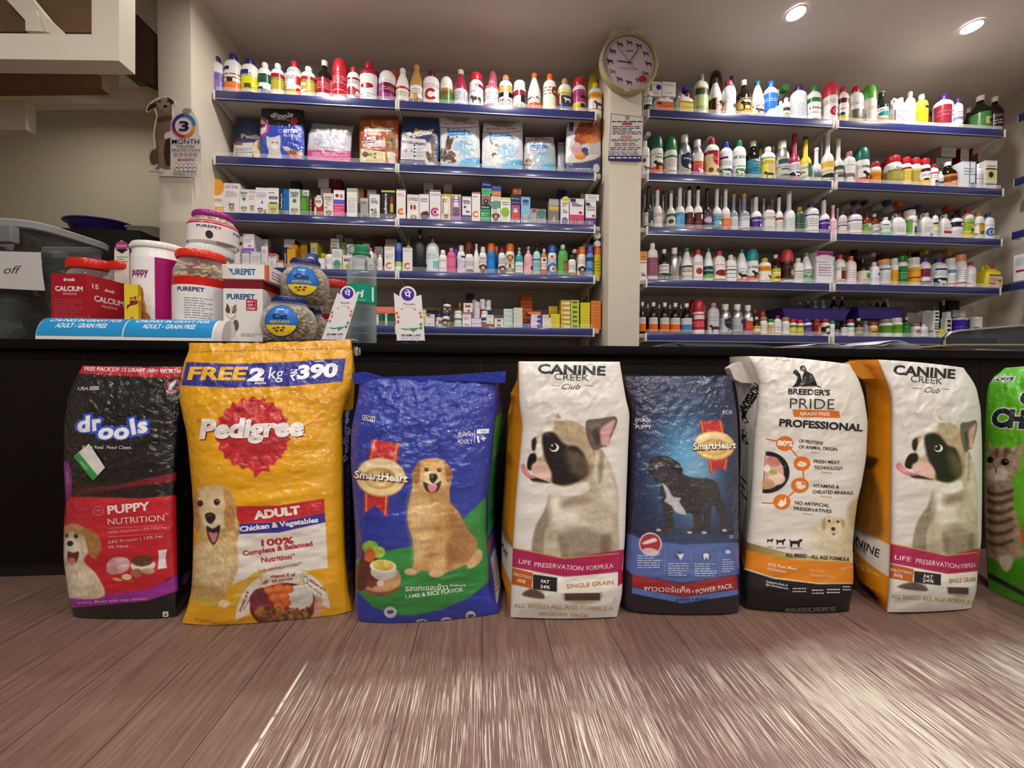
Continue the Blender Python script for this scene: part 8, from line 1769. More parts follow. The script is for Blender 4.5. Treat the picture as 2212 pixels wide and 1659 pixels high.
# ---- 4 white and orange sack with bulldog
Zm = (1070, 760, 2.813)
OG = 'd8860f'
def canine(p, f, d, m, band, foot):
    T = f.text
    bulldog(p, m)
    p.q('a8164c', [m(105, 1192), m(420, 1256), m(785, 1200), m(770, 1325), m(745, 1345), m(420, 1366), m(102, 1308)], 2, op=.93); p.q('c89a48', [m(105, 1188), m(420, 1252), m(750, 1222), m(750, 1228), m(420, 1258), m(105, 1195)], 2)
    p.q('eae6de', [m(100, 1312), m(420, 1370), m(772, 1335), m(770, 1430), m(640, 1462), m(420, 1468), m(376, 1462), m(96, 1402)], 2, op=.92)
    p.q('b45a1c', [m(102, 1312), m(228, 1342), m(222, 1440), m(98, 1412)], 2); p.q('1c1c1e', [m(230, 1352), m(376, 1372), m(374, 1460), m(228, 1440)], 2)
    if band: p.q('a8164c', [m(745, 1330), m(790, 1320), m(780, 1400), m(745, 1425)], 2)
    def t(s, x0, y0, x1, y1, h, c, **k): a, b = m(x0, y0), m(x1, y1); T(s, a[0], a[1], b[0], b[1], h, c, **k)
    t('CANINE', 262, 128, 665, 142, 56, '232326', bold=.035); t('CREEK', 358, 168, 568, 178, 40, '3a3a3e', bold=-.005); t('Club', 404, 226, 516, 228, 34, '2a2a2e', shear=.4, bold=-.004)
    for x0, x1 in ((342, 394), (548, 598)):
        a, b = m(x0, 202), m(x1, 214); d.poly([(a[0], a[1]), (b[0], a[1]+4), (b[0], a[1]+7), (a[0], a[1]+3)], '5a5a5e')
    t('LIFE', 142, 1284, 214, 1296, 27, 'f0dce4'); t('PRESERVATION', 236, 1304, 532, 1330, 29, 'f0dce4'); t('FORMULA', 556, 1328, 718, 1312, 28, 'f0dce4')
    t('PROTEIN', 110, 1358, 215, 1380, 18, 'ecd0b8', bold=.01); t('30%', 132, 1396, 182, 1408, 20, 'ecd8c8', bold=.02); t('FAT', 278, 1402, 326, 1408, 20, 'e8e8e8', bold=.02); t('24%', 272, 1434, 330, 1440, 20, 'e8e8e8', bold=.02)
    t('SINGLE GRAIN', 434, 1438, 718, 1412, 27, 'b8823c', bold=.01)
    t('ALL BREED ALL AGE FORMULA', 112, 1552, 716, 1572, 26, 'c8a468', bold=.01)
    if foot: t('BREEDER PACK', 268, 1600, 566, 1612, 20, 'c8a468', bold=.015); a = m(724, 1512); d.ring(a[0], a[1], 11, 18, .15, '8a6a4a', n=4)
t, f, s, loc = sack('white and orange sack with bulldog between the two dark blue sacks', Zm,
    [(143, 58), (142, 150), (146, 330), (166, 450), (150, 620), (140, 720), (120, 950), (106, 1190), (98, 1380), (92, 1612)],
    [(755, 60), (772, 160), (796, 300), (816, 370), (806, 600), (795, 900), (788, 1120), (776, 1300), (770, 1480), (738, 1610)],
    ('l', [(136, 58), (134, 170), (92, 270), (96, 330), (76, 400), (64, 620), (52, 900), (36, 1150), (34, 1480), (62, 1600)]),
    base='dcd8d2', mat=WOVEN, sag=10, T=.17, bulge=.035, pillow=False, lean=.03, seed=14, side_base=OG, wr=.004)
f.deco(7); canine(f.pt, f, f.d, lambda x, y: (x, y), True, True); f.mesh('front_panel', t, WOVEN, loc)
s.pt.q('dcd6cc', [(0, 1150), (110, 1190), (100, 1405), (0, 1350)]); s.pt.p('6a4418', [(60, 700), (98, 660), (100, 720), (70, 760), (60, 1100), (110, 1180), (20, 1160)], 14, op=.55); ds = s.deco(12); s.text('NE', 36, 1290, 70, 1298, 44, '1c1c20', bold=.01); s.text('TION', 32, 1400, 70, 1412, 14, 'e8d0a0'); s.mesh('side_gusset', t, WOVEN, loc)

# ---- 5 dark blue puppy sack
Zm = (1330, 780, 2.91)
t, f, s, loc = sack('dark navy sack with standing black puppy', Zm,
    [(46, 96), (70, 200), (92, 320), (86, 500), (80, 700), (70, 950), (60, 1150), (46, 1380), (44, 1520), (76, 1570)],
    [(720, 92), (740, 180), (762, 320), (772, 500), (776, 800), (776, 1100), (780, 1320), (784, 1500), (770, 1580)],
    ('l', [(46, 96), (70, 200), (92, 320), (86, 500), (80, 700), (70, 950), (60, 1150), (46, 1380), (44, 1520), (76, 1570)]),
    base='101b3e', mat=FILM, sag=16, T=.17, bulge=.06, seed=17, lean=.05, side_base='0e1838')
p = f.pt; d = f.deco(7); T = f.text
p.glow('4f9ac8', 430, 640, 200, 330, .95); p.glow('a8d4ec', 520, 760, 130, 240, .6)
p.q('16365e', [(60, 1090), (400, 1095), (776, 1090), (776, 1150), (400, 1160), (60, 1080)], 10, op=.8); p.q('4c66a8', [(68, 1080), (200, 1130), (420, 1152), (776, 1140), (776, 1340), (420, 1396), (100, 1340), (62, 1300)], 4)
p.q('0d1020', [(40, 1320), (106, 1340), (106, 1450), (420, 1520), (776, 1460), (800, 1600), (30, 1600)], 4); p.q('9c1c26', [(104, 1340), (420, 1402), (762, 1346), (768, 1432), (420, 1482), (102, 1420)], 2); p.q('5a78c0', [(102, 1422), (420, 1484), (770, 1434), (770, 1468), (420, 1524), (102, 1460)], 2)
for x, y0, y1 in ((310, 1170, 1370), (474, 1186, 1370), (654, 1185, 1350)): p.q('8aa0d0', [(x-1.5, y0), (x+1.5, y0), (x+1.5, y1), (x-1.5, y1)], 2, op=.7)
p.e('d8d0d0', 218, 1150, 72, 72); p.e('a8222c', 218, 1150, 64, 64); p.e('d0c8cc', 220, 1200, 54, 24, 8, 6); p.p('ece4e4', [(165, 1145), (210, 1122), (245, 1112), (260, 1128), (235, 1140), (185, 1152)], 3)
p.e('2a4a88', 396, 1222, 30, 30); p.p('d8e0ec', [(378, 1205), (398, 1215), (425, 1210), (420, 1235), (405, 1250), (398, 1232)], 3); p.e('2a4a88', 568, 1226, 30, 30); p.p('e4e8f0', [(552, 1212), (585, 1212), (580, 1250), (570, 1232), (558, 1250)], 3); p.e('c8d4ec', 706, 1200, 16, 12)
# puppy
dk = '26242a'
p.p(dk, [(210, 650), (225, 612), (300, 594), (370, 620), (415, 665), (425, 710), (500, 735), (580, 738), (640, 770), (660, 850), (690, 920), (708, 1060), (690, 1075), (664, 1064), (660, 1000), (615, 905), (600, 960), (596, 1060), (585, 1082), (540, 1082), (552, 1000), (545, 960), (540, 1070), (500, 1088), (444, 1084), (452, 1064), (486, 1050), (478, 960), (400, 960), (362, 920), (358, 1060), (300, 1074), (256, 1064), (268, 1048), (306, 1038), (296, 940), (276, 860), (284, 770), (262, 768), (240, 740), (232, 710), (212, 715)], 4, .3, seed=41)
p.p('16151a', [(208, 650), (230, 620), (246, 640), (236, 700), (214, 714), (206, 690)], 4); p.p('36343a', [(480, 750), (590, 748), (640, 790), (620, 880), (560, 940), (540, 850)], 30, .3, op=.8, seed=42); p.p('121116', [(390, 640), (420, 690), (400, 712), (370, 680)], 8)
p.p('b8bcc4', [(296, 772), (330, 800), (360, 850), (410, 860), (400, 885), (430, 930), (440, 965), (380, 950), (345, 905), (306, 880), (318, 850)], 5, .2); p.e('8ab0d0', 256, 668, 9, 14); p.e('0a0a0e', 254, 670, 5, 8); p.p('3e3c42', [(250, 690), (300, 690), (310, 740), (262, 768), (245, 730)], 10, .2, op=.8); p.e('0c0c10', 256, 745, 12, 14)
for x, y in ((270, 1062), (465, 1078), (556, 1078), (684, 1064)): p.e('c0c0c8', x, y, 16, 8)
p.q('c0282c', [(526, 378), (666, 370), (684, 456), (540, 462)]); p.q('c0282c', [(580, 616), (708, 612), (694, 694), (652, 664), (594, 712)])
for x0, y0, x1, y1 in ((538, 378, 552, 456), (654, 372, 672, 452), (592, 620, 604, 694), (696, 614, 684, 684)): p.q('d8a048', [(x0-3, y0), (x0+3, y0), (x1+3, y1), (x1-3, y1)])
p.e('b8863c', 620, 532, 130, 92, 2); p.e('e2c47c', 620, 530, 124, 86, 2); p.e('f0dca8', 610, 490, 100, 40, 2, 16, op=.8); p.e('c89a4a', 624, 540, 86, 52, 2, 8); p.e('e0be74', 614, 545, 70, 38, 2, 16)
for col, b, l, dx in (('3a2614', .09, 26, 3), ('f4eee0', .03, 38, 0)): f.d.text('SmartHeart', (488+dx, 556+dx), (752+dx, 546+dx), 42, col, down=True, bold=b, lift=l)
T('ลูกสุนัข', 122, 380, 218, 384, 28, 'd4dae8', bold=.01); T('PUPPY', 126, 426, 222, 426, 26, 'e0e6f0')
d.ring(700, 321, 36, 17, .12, 'c8ccd8', n=4, a0=45, a1=405); T('PCG', 672, 330, 730, 330, 17, 'c8ccd8')
T('พาวเวอร์แพ็ค', 178, 1442, 466, 1458, 34, 'ecdcdc', bold=.015); d.ell(486, 1450, 6, 6, 'ecdcdc'); T('POWER PACK', 506, 1464, 736, 1424, 30, 'ecdcdc', bold=.02); T('ลูกสุนัข', 376, 1508, 466, 1508, 20, '1c2444'); d.ell(486, 1500, 4, 4, '1c2444'); T('Puppy', 504, 1508, 588, 1502, 20, '1c2444'); T('20', 712, 1116, 740, 1112, 22, 'd0d4e0')
for x0, x1, y0 in ((136, 292, 1216), (330, 458, 1265), (494, 634, 1268), (668, 744, 1240)): d.lines(x0, y0, x1, y0+88, 6, 'c0c8e4', th=.4, seed=x0)
f.mesh('front_panel', t, FILM, loc); s.mesh('side_gusset', t, FILM, loc)
strip(t, loc, Zm, [(44, 84), (400, 92), (722, 86), (722, 98), (400, 108), (44, 100)], float(f.P[0, 0, 1])-.004, .012, '0b1024', 'sewn_top')

# ---- 6 white breeder sack with folded top
Zm = (1560, 740, 2.718)
t, f, s, loc = sack('white and black sack with orange circles and folded white top', Zm,
    [(152, 80), (190, 160), (217, 245), (208, 330), (190, 500), (178, 700), (162, 950), (148, 1100), (134, 1250), (118, 1420), (126, 1555)],
    [(745, 128), (800, 210), (832, 310), (855, 460), (845, 680), (815, 850), (796, 920), (775, 1080), (766, 1200), (772, 1400), (745, 1575)],
    ('l', [(44, 150), (72, 215), (90, 330), (100, 460), (108, 650), (104, 850), (100, 1100), (94, 1300), (108, 1470), (126, 1555)]),
    base='d8d3ca', mat=WOVEN, sag=14, bow=10, T=.17, bulge=.045, pillow=False, lean=.04, seed=23, inset=.07, side_base='d4cfc6')
p = f.pt; d = f.deco(7); T = f.text
p.grad([(60, 1150), (400, 1240), (790, 1280), (790, 1310), (400, 1280), (60, 1205)], '7a6638', 'd8c68a', (100, 0), (600, 0)); p.q('d98218', [(60, 1200), (400, 1276), (790, 1290), (790, 1420), (560, 1412), (300, 1380), (60, 1300)], 2); p.q('e8dcc8', [(60, 1300), (300, 1378), (560, 1412), (790, 1412), (790, 1420), (560, 1418), (300, 1386), (60, 1310)], 2)
p.q('17171a', [(60, 1310), (300, 1386), (560, 1418), (800, 1416), (800, 1620), (60, 1620)], 2)
# puppies lower right
p.p('cdbf9c', [(500, 1090), (560, 1060), (600, 1040), (640, 1080), (700, 1080), (770, 1060), (780, 1260), (700, 1270), (600, 1240), (560, 1200), (530, 1190), (530, 1160), (560, 1130)], 22, .2, op=.85, seed=51); p.p('d8caa8', [(590, 1060), (610, 1020), (660, 1010), (700, 1030), (712, 1080), (690, 1130), (640, 1136), (605, 1110)], 5, .2, seed=52); p.p('b89c6c', [(585, 1050), (605, 1030), (612, 1080), (600, 1102), (586, 1090)], 5, .2); p.p('b89c6c', [(700, 1035), (722, 1060), (715, 1090), (702, 1075)], 5, .2); p.e('241a14', 628, 1048, 8, 8); p.e('241a14', 680, 1052, 8, 8); p.e('241a14', 652, 1094, 13, 11); p.e('a85a54', 655, 1125, 10, 8)
p.p('b8a074', [(740, 960), (780, 920), (800, 930), (790, 1060), (770, 1100), (740, 1040)], 16, .3, op=.85); p.e('dcd0b4', 550, 1175, 28, 18, 10, 6, .15); p.p('c8b890', [(700, 1130), (770, 1110), (770, 1250), (700, 1240)], 20, .3, op=.7)
# meat bowl
sl = [(256, 640)]+[(258+138*math.sin(R(a)), 762-124*math.cos(R(a))) for a in range(6, 176, 8)]+[(236, 884)]
p.q('17151a', sl, 2); sl = [(256, 664)]+[(254+108*math.sin(R(a)), 762-98*math.cos(R(a))) for a in range(4, 176, 8)]+[(242, 862)]
p.q('d9a59a', sl, 2, fur=.25, seed=55); p.e('c88478', 300, 700, 40, 30, 20, 6, .2); p.e('e4c4b8', 320, 800, 50, 36, 0, 6, .2); p.e('c89870', 270, 830, 36, 30, 0, 6, .2); p.e('8ab040', 298, 760, 26, 14, 20, 4, .2); p.e('ece4d8', 264, 740, 20, 20, 0, 5)
for x0, y0, x1, y1 in ((256, 566, 340, 582), (400, 620, 450, 680), (474, 730, 478, 810), (440, 860, 380, 912), (232, 940, 320, 944)): L = math.hypot(x1-x0, y1-y0); nx, ny = -(y1-y0)/L*4, (x1-x0)/L*4; d.poly([(x0+nx, y0+ny), (x1+nx, y1+ny), (x1-nx, y1-ny), (x0-nx, y0-ny)], 'd06a1c')
for x, y, r in ((368, 592, 51), (468, 710, 49), (456, 838, 52), (350, 934, 51)): d.ell(x, y, r, r*.86, 'd5701e', n=36)
T('80%', 326, 604, 412, 608, 30, 'f0e4dc', bold=.05)
d.ell(468, 716, 28, 14, 'ecdccc'); d.ell(462, 706, 14, 12, 'ecdccc'); d.ring(462, 706, 10, 9, .3, 'd5701e'); d.ell(448, 826, 18, 12, 'ecdccc'); d.ell(464, 846, 26, 13, 'ecdccc'); d.ring(460, 838, 30, 24, .1, 'ecdccc'); d.poly([(324, 950), (345, 918), (358, 930), (374, 908), (376, 945), (352, 965), (340, 966)], 'ecdccc')
for s_, x0, y0, x1, y1, h in (('OF PROTEINS', 450, 586, 590, 600, 20), ('OF ANIMAL ORIGIN', 450, 620, 672, 636, 20), ('FRESH MEAT', 538, 706, 688, 712, 20), ('TECHNOLOGY', 538, 742, 706, 748, 20), ('VITAMINS &', 532, 848, 684, 856, 20), ('CHELATED MINERALS', 530, 884, 766, 892, 20), ('NO ARTIFICIAL', 426, 948, 628, 966, 20), ('PRESERVATIVES', 420, 982, 640, 1000, 20)): T(s_, x0, y0, x1, y1, h, '2a2a2e', bold=.015)
for x0, y0, x1, y1 in ((518, 642, 568, 646), (580, 758, 644, 764), (576, 900, 644, 906), (470, 1002, 536, 1008)): d.poly([(x0, y0), (x1, y1), (x1, y1+3), (x0, y0+3)], 'c8824a')
T('BREEDER\'S', 388, 302, 630, 310, 33, '1f1f22', bold=.03); T('PRIDE', 396, 386, 658, 392, 64, '2a2a2e', bold=-.012); d.poly([(412, 392), (684, 402), (692, 440), (422, 434)], 'd56a1c'); T('GRAIN FREE', 456, 426, 630, 428, 20, 'f0e0d0', bold=.02); T('PROFESSIONAL', 336, 488, 820, 520, 42, '1b1b1e', bold=.035)
d.poly([(410, 262), (436, 232), (468, 246), (520, 240), (556, 250), (590, 268), (540, 254), (470, 256), (430, 258)], '17171a'); d.poly([(432, 240), (444, 200), (414, 178), (420, 164), (438, 158), (446, 172), (458, 190), (470, 240)], '17171a'); d.poly([(466, 240), (470, 200), (480, 172), (456, 160), (458, 138), (480, 132), (492, 150), (496, 170), (530, 186), (545, 220), (556, 250)], '17171a')
for x, k in ((282, .75), (344, 1.1), (432, 1.45)):
    beast_pts = [(-.75, .25), (-.95, .45), (-.8, .75), (-.5, .7), (-.35, .4), (.7, .38), (.95, .85), (.85, .1), (.78, -.9), (.58, -.9), (.52, -.2), (-.25, -.25), (-.3, -.9), (-.5, -.9), (-.55, -.05)]
    d.poly([(x-a*28*k, 1168+(432-x)*-.02-b*19*k+(k-1)*14) for a, b in beast_pts], '17171a'); d.lines(x-24*k, 1186+12*k, x+24*k, 1194+12*k, 1, '4a4a4e', th=.5)
T('ALL BREED - ALL AGE FORMULA', 372, 1254, 744, 1282, 22, '2a2418', bold=.02); T('40% Real Meat', 264, 1308, 438, 1338, 20, 'f0d8b8', bold=.015); T('Inclusion', 264, 1334, 370, 1352, 20, 'f0d8b8', bold=.015); T('No Corn,', 514, 1344, 604, 1352, 18, 'e8c898'); T('Wheat or Soya', 512, 1370, 648, 1378, 18, 'e8c898'); T('Gluten Free', 696, 1334, 760, 1320, 16, 'e8c898')
T('Supports Brain &', 256, 1406, 382, 1430, 12, 'd8d8d8', bold=.02); T('Eye Development', 256, 1424, 386, 1448, 12, 'd8d8d8', bold=.02)
for x0, x1, y in ((412, 500, 1434), (524, 594, 1444), (612, 690, 1440), (704, 752, 1424)): d.lines(x0, y, x1, y+34, 2, 'c8c8c8', th=.4, seed=x0)
T('BREEDER\'S', 370, 1580, 660, 1572, 24, '6a6a6a', bold=.04); T('SICA', 312, 100, 400, 112, 20, 'c8b090')
f.mesh('front_panel', t, WOVEN, loc)
s.pt.q('d98218', [(60, 1195), (160, 1220), (160, 1325), (60, 1290)]); s.pt.q('17171a', [(60, 1300), (160, 1330), (160, 1640), (60, 1640)]); s.pt.q('b09a58', [(60, 1150), (170, 1175), (165, 1222), (60, 1195)])
ds = s.deco(30); s.text('PROFESSIONAL', 192, 238, 88, 420, 52, '1c1c1e', bold=.05)
for cy in (440, 570): ds.poly([(128, cy-44), (146, cy-30), (138, cy+4), (156, cy+40), (132, cy+50), (112, cy+20), (118, cy-10), (106, cy-20)], '17171a')
ds.lines(108, 820, 145, 960, 3, '3a3a3a', th=.3); s.text('S', 112, 1306, 134, 1312, 26, 'ecd8b8', bold=.04); s.mesh('side_gusset', t, WOVEN, loc)
Yt = float(f.P[0, 0, 1]); strip(t, loc, Zm, [(152, 80), (44, 150), (72, 215), (110, 235), (180, 240), (217, 245), (200, 180)], Yt+.02, .03, 'bfb9ae', 'folded_top', mat=M('c4beb4', .5, bump=.3, bscale=30))

# ---- 7 second bulldog sack
Zm = (1830, 750, 2.765)
t, f, s, loc = sack('second white and orange bulldog sack, beside the bright green sack', Zm,
    [(182, 74), (220, 170), (250, 250), (264, 320), (262, 600), (258, 900), (255, 1180), (246, 1400), (236, 1582)],
    [(688, 122), (730, 170), (772, 240), (798, 370), (806, 600), (806, 900), (802, 1150), (780, 1340), (772, 1460), (740, 1560)],
    ('l', [(10, 100), (60, 130), (110, 230), (126, 440), (104, 620), (80, 820), (50, 1000), (34, 1140), (42, 1400), (60, 1490), (150, 1560)]),
    base='d6d2cb', mat=WOVEN, sag=8, bow=6, T=.14, bulge=.035, pillow=False, lean=.035, seed=29, side_base=OG)
f.deco(7)
def m7(x, y):
    w = min(max((y-150)/250, 0), 1); a = np.interp(x, [60, 105, 160, 225, 352, 420, 600, 735, 800], [220, 257, 295, 395, 540, 600, 705, 775, 800])
    return ((278+(x-262)*.898)*(1-w)+a*w, float(np.interp(y, [40, 60, 128, 178, 228, 400, 582, 685, 815, 1192, 1352, 1460, 1612], [75, 95, 165, 218, 272, 435, 605, 705, 810, 1182, 1342, 1425, 1560]))+(x-420)*.03)
canine(f.pt, f, f.d, m7, False, False); f.mesh('front_panel', t, WOVEN, loc)
s.pt.q('d6d0c6', [(20, 1118), (256, 1182), (250, 1372), (20, 1300)]); s.pt.p('5a3a14', [(80, 720), (130, 680), (180, 690), (150, 750), (190, 860), (210, 1000), (200, 1150), (30, 1130)], 18, fur=.3, op=.75); s.pt.p('3a2410', [(90, 700), (180, 684), (150, 750), (100, 760)], 8, op=.8)
ds = s.deco(12); s.text('CANINE', -40, 1230, 188, 1276, 52, '1e1e22', bold=.012); s.text('CREEK', 0, 1266, 114, 1284, 28, '5a5a5e'); s.text('PRESERVATION', -60, 1366, 186, 1392, 18, 'ecd8b0'); s.text('FORMULA', -20, 1390, 100, 1400, 18, 'ecd8b0')
s.mesh('side_gusset', t, WOVEN, loc)
Yt = float(f.P[0, 0, 1]); strip(t, loc, Zm, [(182, 74), (60, 82), (10, 100), (30, 150), (90, 190), (210, 185), (216, 160)], Yt+.02, .03, 'b8740e', 'folded_top', mat=M('b8740e', .45, bump=.3, bscale=30))

# ---- 8 green cat food sack, turned towards the others
Zm = (1830, 750, 2.765)
gl = ground(2134, 1268); 
t, f, s, loc = sack('bright green cat food sack at the right end of the row', Zm,
    [(952, 124), (880, 170), (845, 220), (832, 300), (822, 560), (815, 800), (822, 1050), (832, 1300), (845, 1445)],
    [(1700, 60), (1712, 220), (1722, 300), (1726, 560), (1728, 800), (1726, 1050), (1722, 1300), (1716, 1860)],
    ('l', [(952, 124), (880, 170), (845, 220), (832, 300), (822, 560), (815, 800), (822, 1050), (832, 1300), (845, 1445)]),
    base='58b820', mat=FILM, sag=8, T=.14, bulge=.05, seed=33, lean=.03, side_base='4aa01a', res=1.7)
p = f.pt; d = f.deco(7); T = f.text
p.e('7ad03a', 1200, 700, 300, 420, 0, 200, op=.5); p.q('3a8a14', [(815, 1200), (1056, 1290), (1400, 1400), (1400, 1620), (840, 1460)], 30, op=.5)
p.q('141c3a', [(836, 1340), (1056, 1460), (1056, 1490), (836, 1372)], 3, op=.9)
p.p('b39c84', [(840, 640), (846, 566), (880, 600), (930, 590), (985, 605), (1052, 578), (1040, 650), (1030, 720), (985, 800), (1000, 860), (990, 930), (1030, 1060), (1040, 1180), (1052, 1200), (1040, 1250), (985, 1270), (980, 1320), (950, 1340), (915, 1300), (870, 1260), (838, 1240), (820, 1150), (818, 940), (820, 830), (838, 790), (826, 720)], 5, .5, seed=61, ang=20)
for y, w_ in ((850, 60), (900, 70), (960, 80), (1020, 80), (1085, 70), (1150, 60)): p.p('4e3c30', [(840, y), (880, y+18), (930, y+14), (985, y-6), (990, y+14), (930, y+38), (870, y+40), (836, y+20)], 8, .3, op=.75, seed=int(y))
p.p('5a4436', [(880, 610), (905, 604), (900, 660), (880, 650)], 5, op=.7); p.p('5a4436', [(940, 600), (975, 612), (945, 660), (930, 650)], 5, op=.7); p.p('e4dccc', [(835, 740), (890, 720), (960, 740), (950, 790), (890, 800), (840, 785)], 12, .15)
p.e('1c1e22', 942, 686, 26, 22); p.e('6a7a70', 942, 686, 26, 22, op=.3); p.e('0c0c0e', 942, 687, 18, 18); p.e('e8ece8', 950, 680, 4, 4, soft=2); p.e('1c1e22', 854, 672, 20, 20); p.e('b07a70', 888, 716, 14, 10); p.p('2a1c18', [(884, 726), (892, 726), (890, 750), (886, 750)], 3)
p.p('e8d8c0', [(910, 1250), (990, 1240), (985, 1300), (950, 1338), (920, 1310)], 8, .2); p.p('c8a888', [(990, 1190), (1052, 1195), (1044, 1250), (990, 1262)], 10, .3)
d.poly([(884, 176), (1012, 172), (990, 206), (862, 204)], 'c8d0d8'); d.poly([(890, 180), (1004, 176), (985, 202), (870, 200)], '1a2440'); T('PCG', 884, 199, 976, 199, 20, 'd0d8e0', bold=.02)
for col, b, l in (('c8e0b8', .12, 8), ('14203c', .06, 22)):
    f.d.text('CHAMP', (872, 468), (1330, 500), 104, col, down=True, bold=b, shear=.1, lift=l); f.d.text('CAT', (1040, 338), (1300, 342), 76, col, down=True, bold=b, shear=.1, lift=l)
p.e('d8702a', 1075, 1130, 40, 60, 0, 4); f.mesh('front_panel', t, FILM, loc); s.mesh('side_gusset', t, FILM, loc)

# ------------------------------------------------------------------ pouches on the second shelf
zl2 = ZL[1]
def pouch(label, zoom, x0, x1, yt, paint, base, back=.02, T=.06, x0t=None, x1t=None, tops=None, side='8a8a8a', ytr=None):
    ox, oy, sc = zoom; Y = YS+.05+back
    yb = float(proj((at(ox+(x0+x1)/2/sc, 300, Y)[0], Y, zl2+.002))[1]); ybz = (yb-oy)*sc
    a = x0 if x0t is None else x0t; b = x1 if x1t is None else x1t; r_ = yt if ytr is None else ytr
    t, f, s, loc = sack(label, zoom, [(a, yt), ((a*.3+x0*.7), yt+(ybz-yt)*.25), (x0, yt+(ybz-yt)*.7), (x0+(x1-x0)*.02, ybz)], [(b, r_), ((b*.3+x1*.7), r_+(ybz-r_)*.25), (x1, r_+(ybz-r_)*.7), (x1-(x1-x0)*.02, ybz)],
        None, T=T, bulge=.03, sag=2, bow=0, lean=.02, base=base, mat=POUCH, res=1.1, Yl=Y, Yr=Y, name='pet_food_pouch', cat='pouch', seed=int(x0), wr=.004, gb=.0, inset=.014, floor=False, group='food pouches on the second shelf', backz=zl2, side_base=side)
    d = f.deco(10); f.yb = ybz; paint(f.pt, d, f.text); f.mesh('front_panel', t, POUCH, loc); return t
ZA = (440, 220, 5.027); ZB = (860, 230, 4.809)
def pA(p, d, T):
    p.q('d8d8d2', [(330, 450), (540, 440), (520, 640), (310, 640)]); p.e('e4d8b0', 600, 520, 70, 110, 0, 8, .2); p.e('a08030', 610, 470, 30, 60, 0, 6, .3); p.q('98303a', [(340, 430), (420, 430), (420, 470), (340, 470)]); T('PetStar', 410, 390, 700, 410, 40, 'd8d0c8', bold=.06); d.lines(345, 500, 520, 600, 5, '4a5a80', th=.3); p.e('88b060', 350, 570, 26, 18)
pouch('navy pouch half hidden at the left end of the pouches', ZA, 318, 680, 165, pA, '1c2f66', back=.08, x0t=370, x1t=640, side='1a2a58', ytr=230)
def pB(p, d, T):
    p.q('141418', [(560, 40), (1120, 40), (1120, 240), (900, 265), (720, 250), (560, 160)]); p.e('b8308a', 605, 270, 112, 115); p.e('ece8ec', 598, 272, 82, 88); p.e('8a2a6a', 630, 260, 26, 22, 20); p.p('8a2a6a', [(640, 255), (665, 240), (668, 275)], 3)
    p.e('dc3a48', 978, 208, 46, 36, -10); p.p('d4d0d0', [(682, 375), (720, 385), (780, 378), (826, 366), (836, 440), (830, 520), (842, 620), (700, 620), (705, 540), (684, 460)], 5, .2); p.e('5a5a60', 750, 440, 10, 9); p.e('5a5a60', 797, 442, 10, 9); p.e('c8a0a0', 775, 466, 8, 6); p.e('f0eeee', 770, 490, 44, 26, 0, 10, op=.7)
    for x, y, c in ((905, 510, 'd8c8a8'), (980, 535, '9a6a3a'), (930, 560, '8a4a34'), (1020, 590, 'b8865a'), (970, 595, 'c86a5a'), (1045, 560, 'd0b090')): p.e(c, x, y, 38, 24, 20, 4, .3)
    for ch, a, b, y in (('d', 732, 775, 170), ('r', 783, 812, 165), ('o', 806, 852, 180), ('o', 856, 900, 180), ('l', 912, 924, 172), ('s', 930, 968, 165)):
        d.text(ch, (a, y), (b, y), 58, 'e8ecf4', down=True, bold=.05, shear=.1, lift=5)
    T('Feed Real. Feed Clean.', 760, 192, 930, 205, 14, 'd0d4e0', bold=.02); T('KITTEN', 872, 335, 1015, 335, 36, 'f0f2f8', bold=.06); T('NUTRITION', 872, 378, 1052, 392, 30, 'e4e8f4'); T('Protein', 918, 450, 970, 455, 14, 'c8d0ec'); d.ring(832, 318, 24, 20, .12, 'c8d0ec'); T('OCEAN FISH', 680, 335, 700, 200, 18, 'f0d8ec', bold=.03)
pouch('tall black and blue kitten food pouch', ZA, 612, 1100, 62, pB, '2446b8', back=.02, x0t=628, x1t=1085, side='141418')
def pC(p, d, T):
    p.q('8a8a80', [(1100, 200), (1660, 250), (1660, 370), (1600, 380), (1400, 320), (1250, 318), (1140, 345)], 5); p.e('c8cad8', 1390, 410, 200, 84, 0, 30, .15); p.e('b0b2c4', 1400, 360, 100, 50, 0, 20, .2, op=.7); p.e('a8aabc', 1240, 440, 60, 50, 0, 16, .2, op=.6); p.e('c4c0b0', 1200, 500, 70, 24, 0, 12, op=.8); p.e('c4c0b0', 1560, 520, 70, 24, 0, 12, op=.8)
    p.q('d84a98', [(1100, 520), (1330, 520), (1480, 545), (1640, 530), (1640, 680), (1100, 680)], 4); p.q('f0c8e0', [(1100, 600), (1640, 640), (1640, 660), (1100, 622)], 10, op=.5); T('Persian', 1260, 505, 1420, 508, 20, '5a5a68', shear=.25); d.lines(1180, 545, 1560, 590, 3, 'f4d0e4', th=.4)
pouch('low white and pink pouch with grey top', ZA, 1122, 1600, 228, pC, 'd8d8e2', back=.02, x0t=1180, x1t=1635, side='8a7a68', ytr=268)
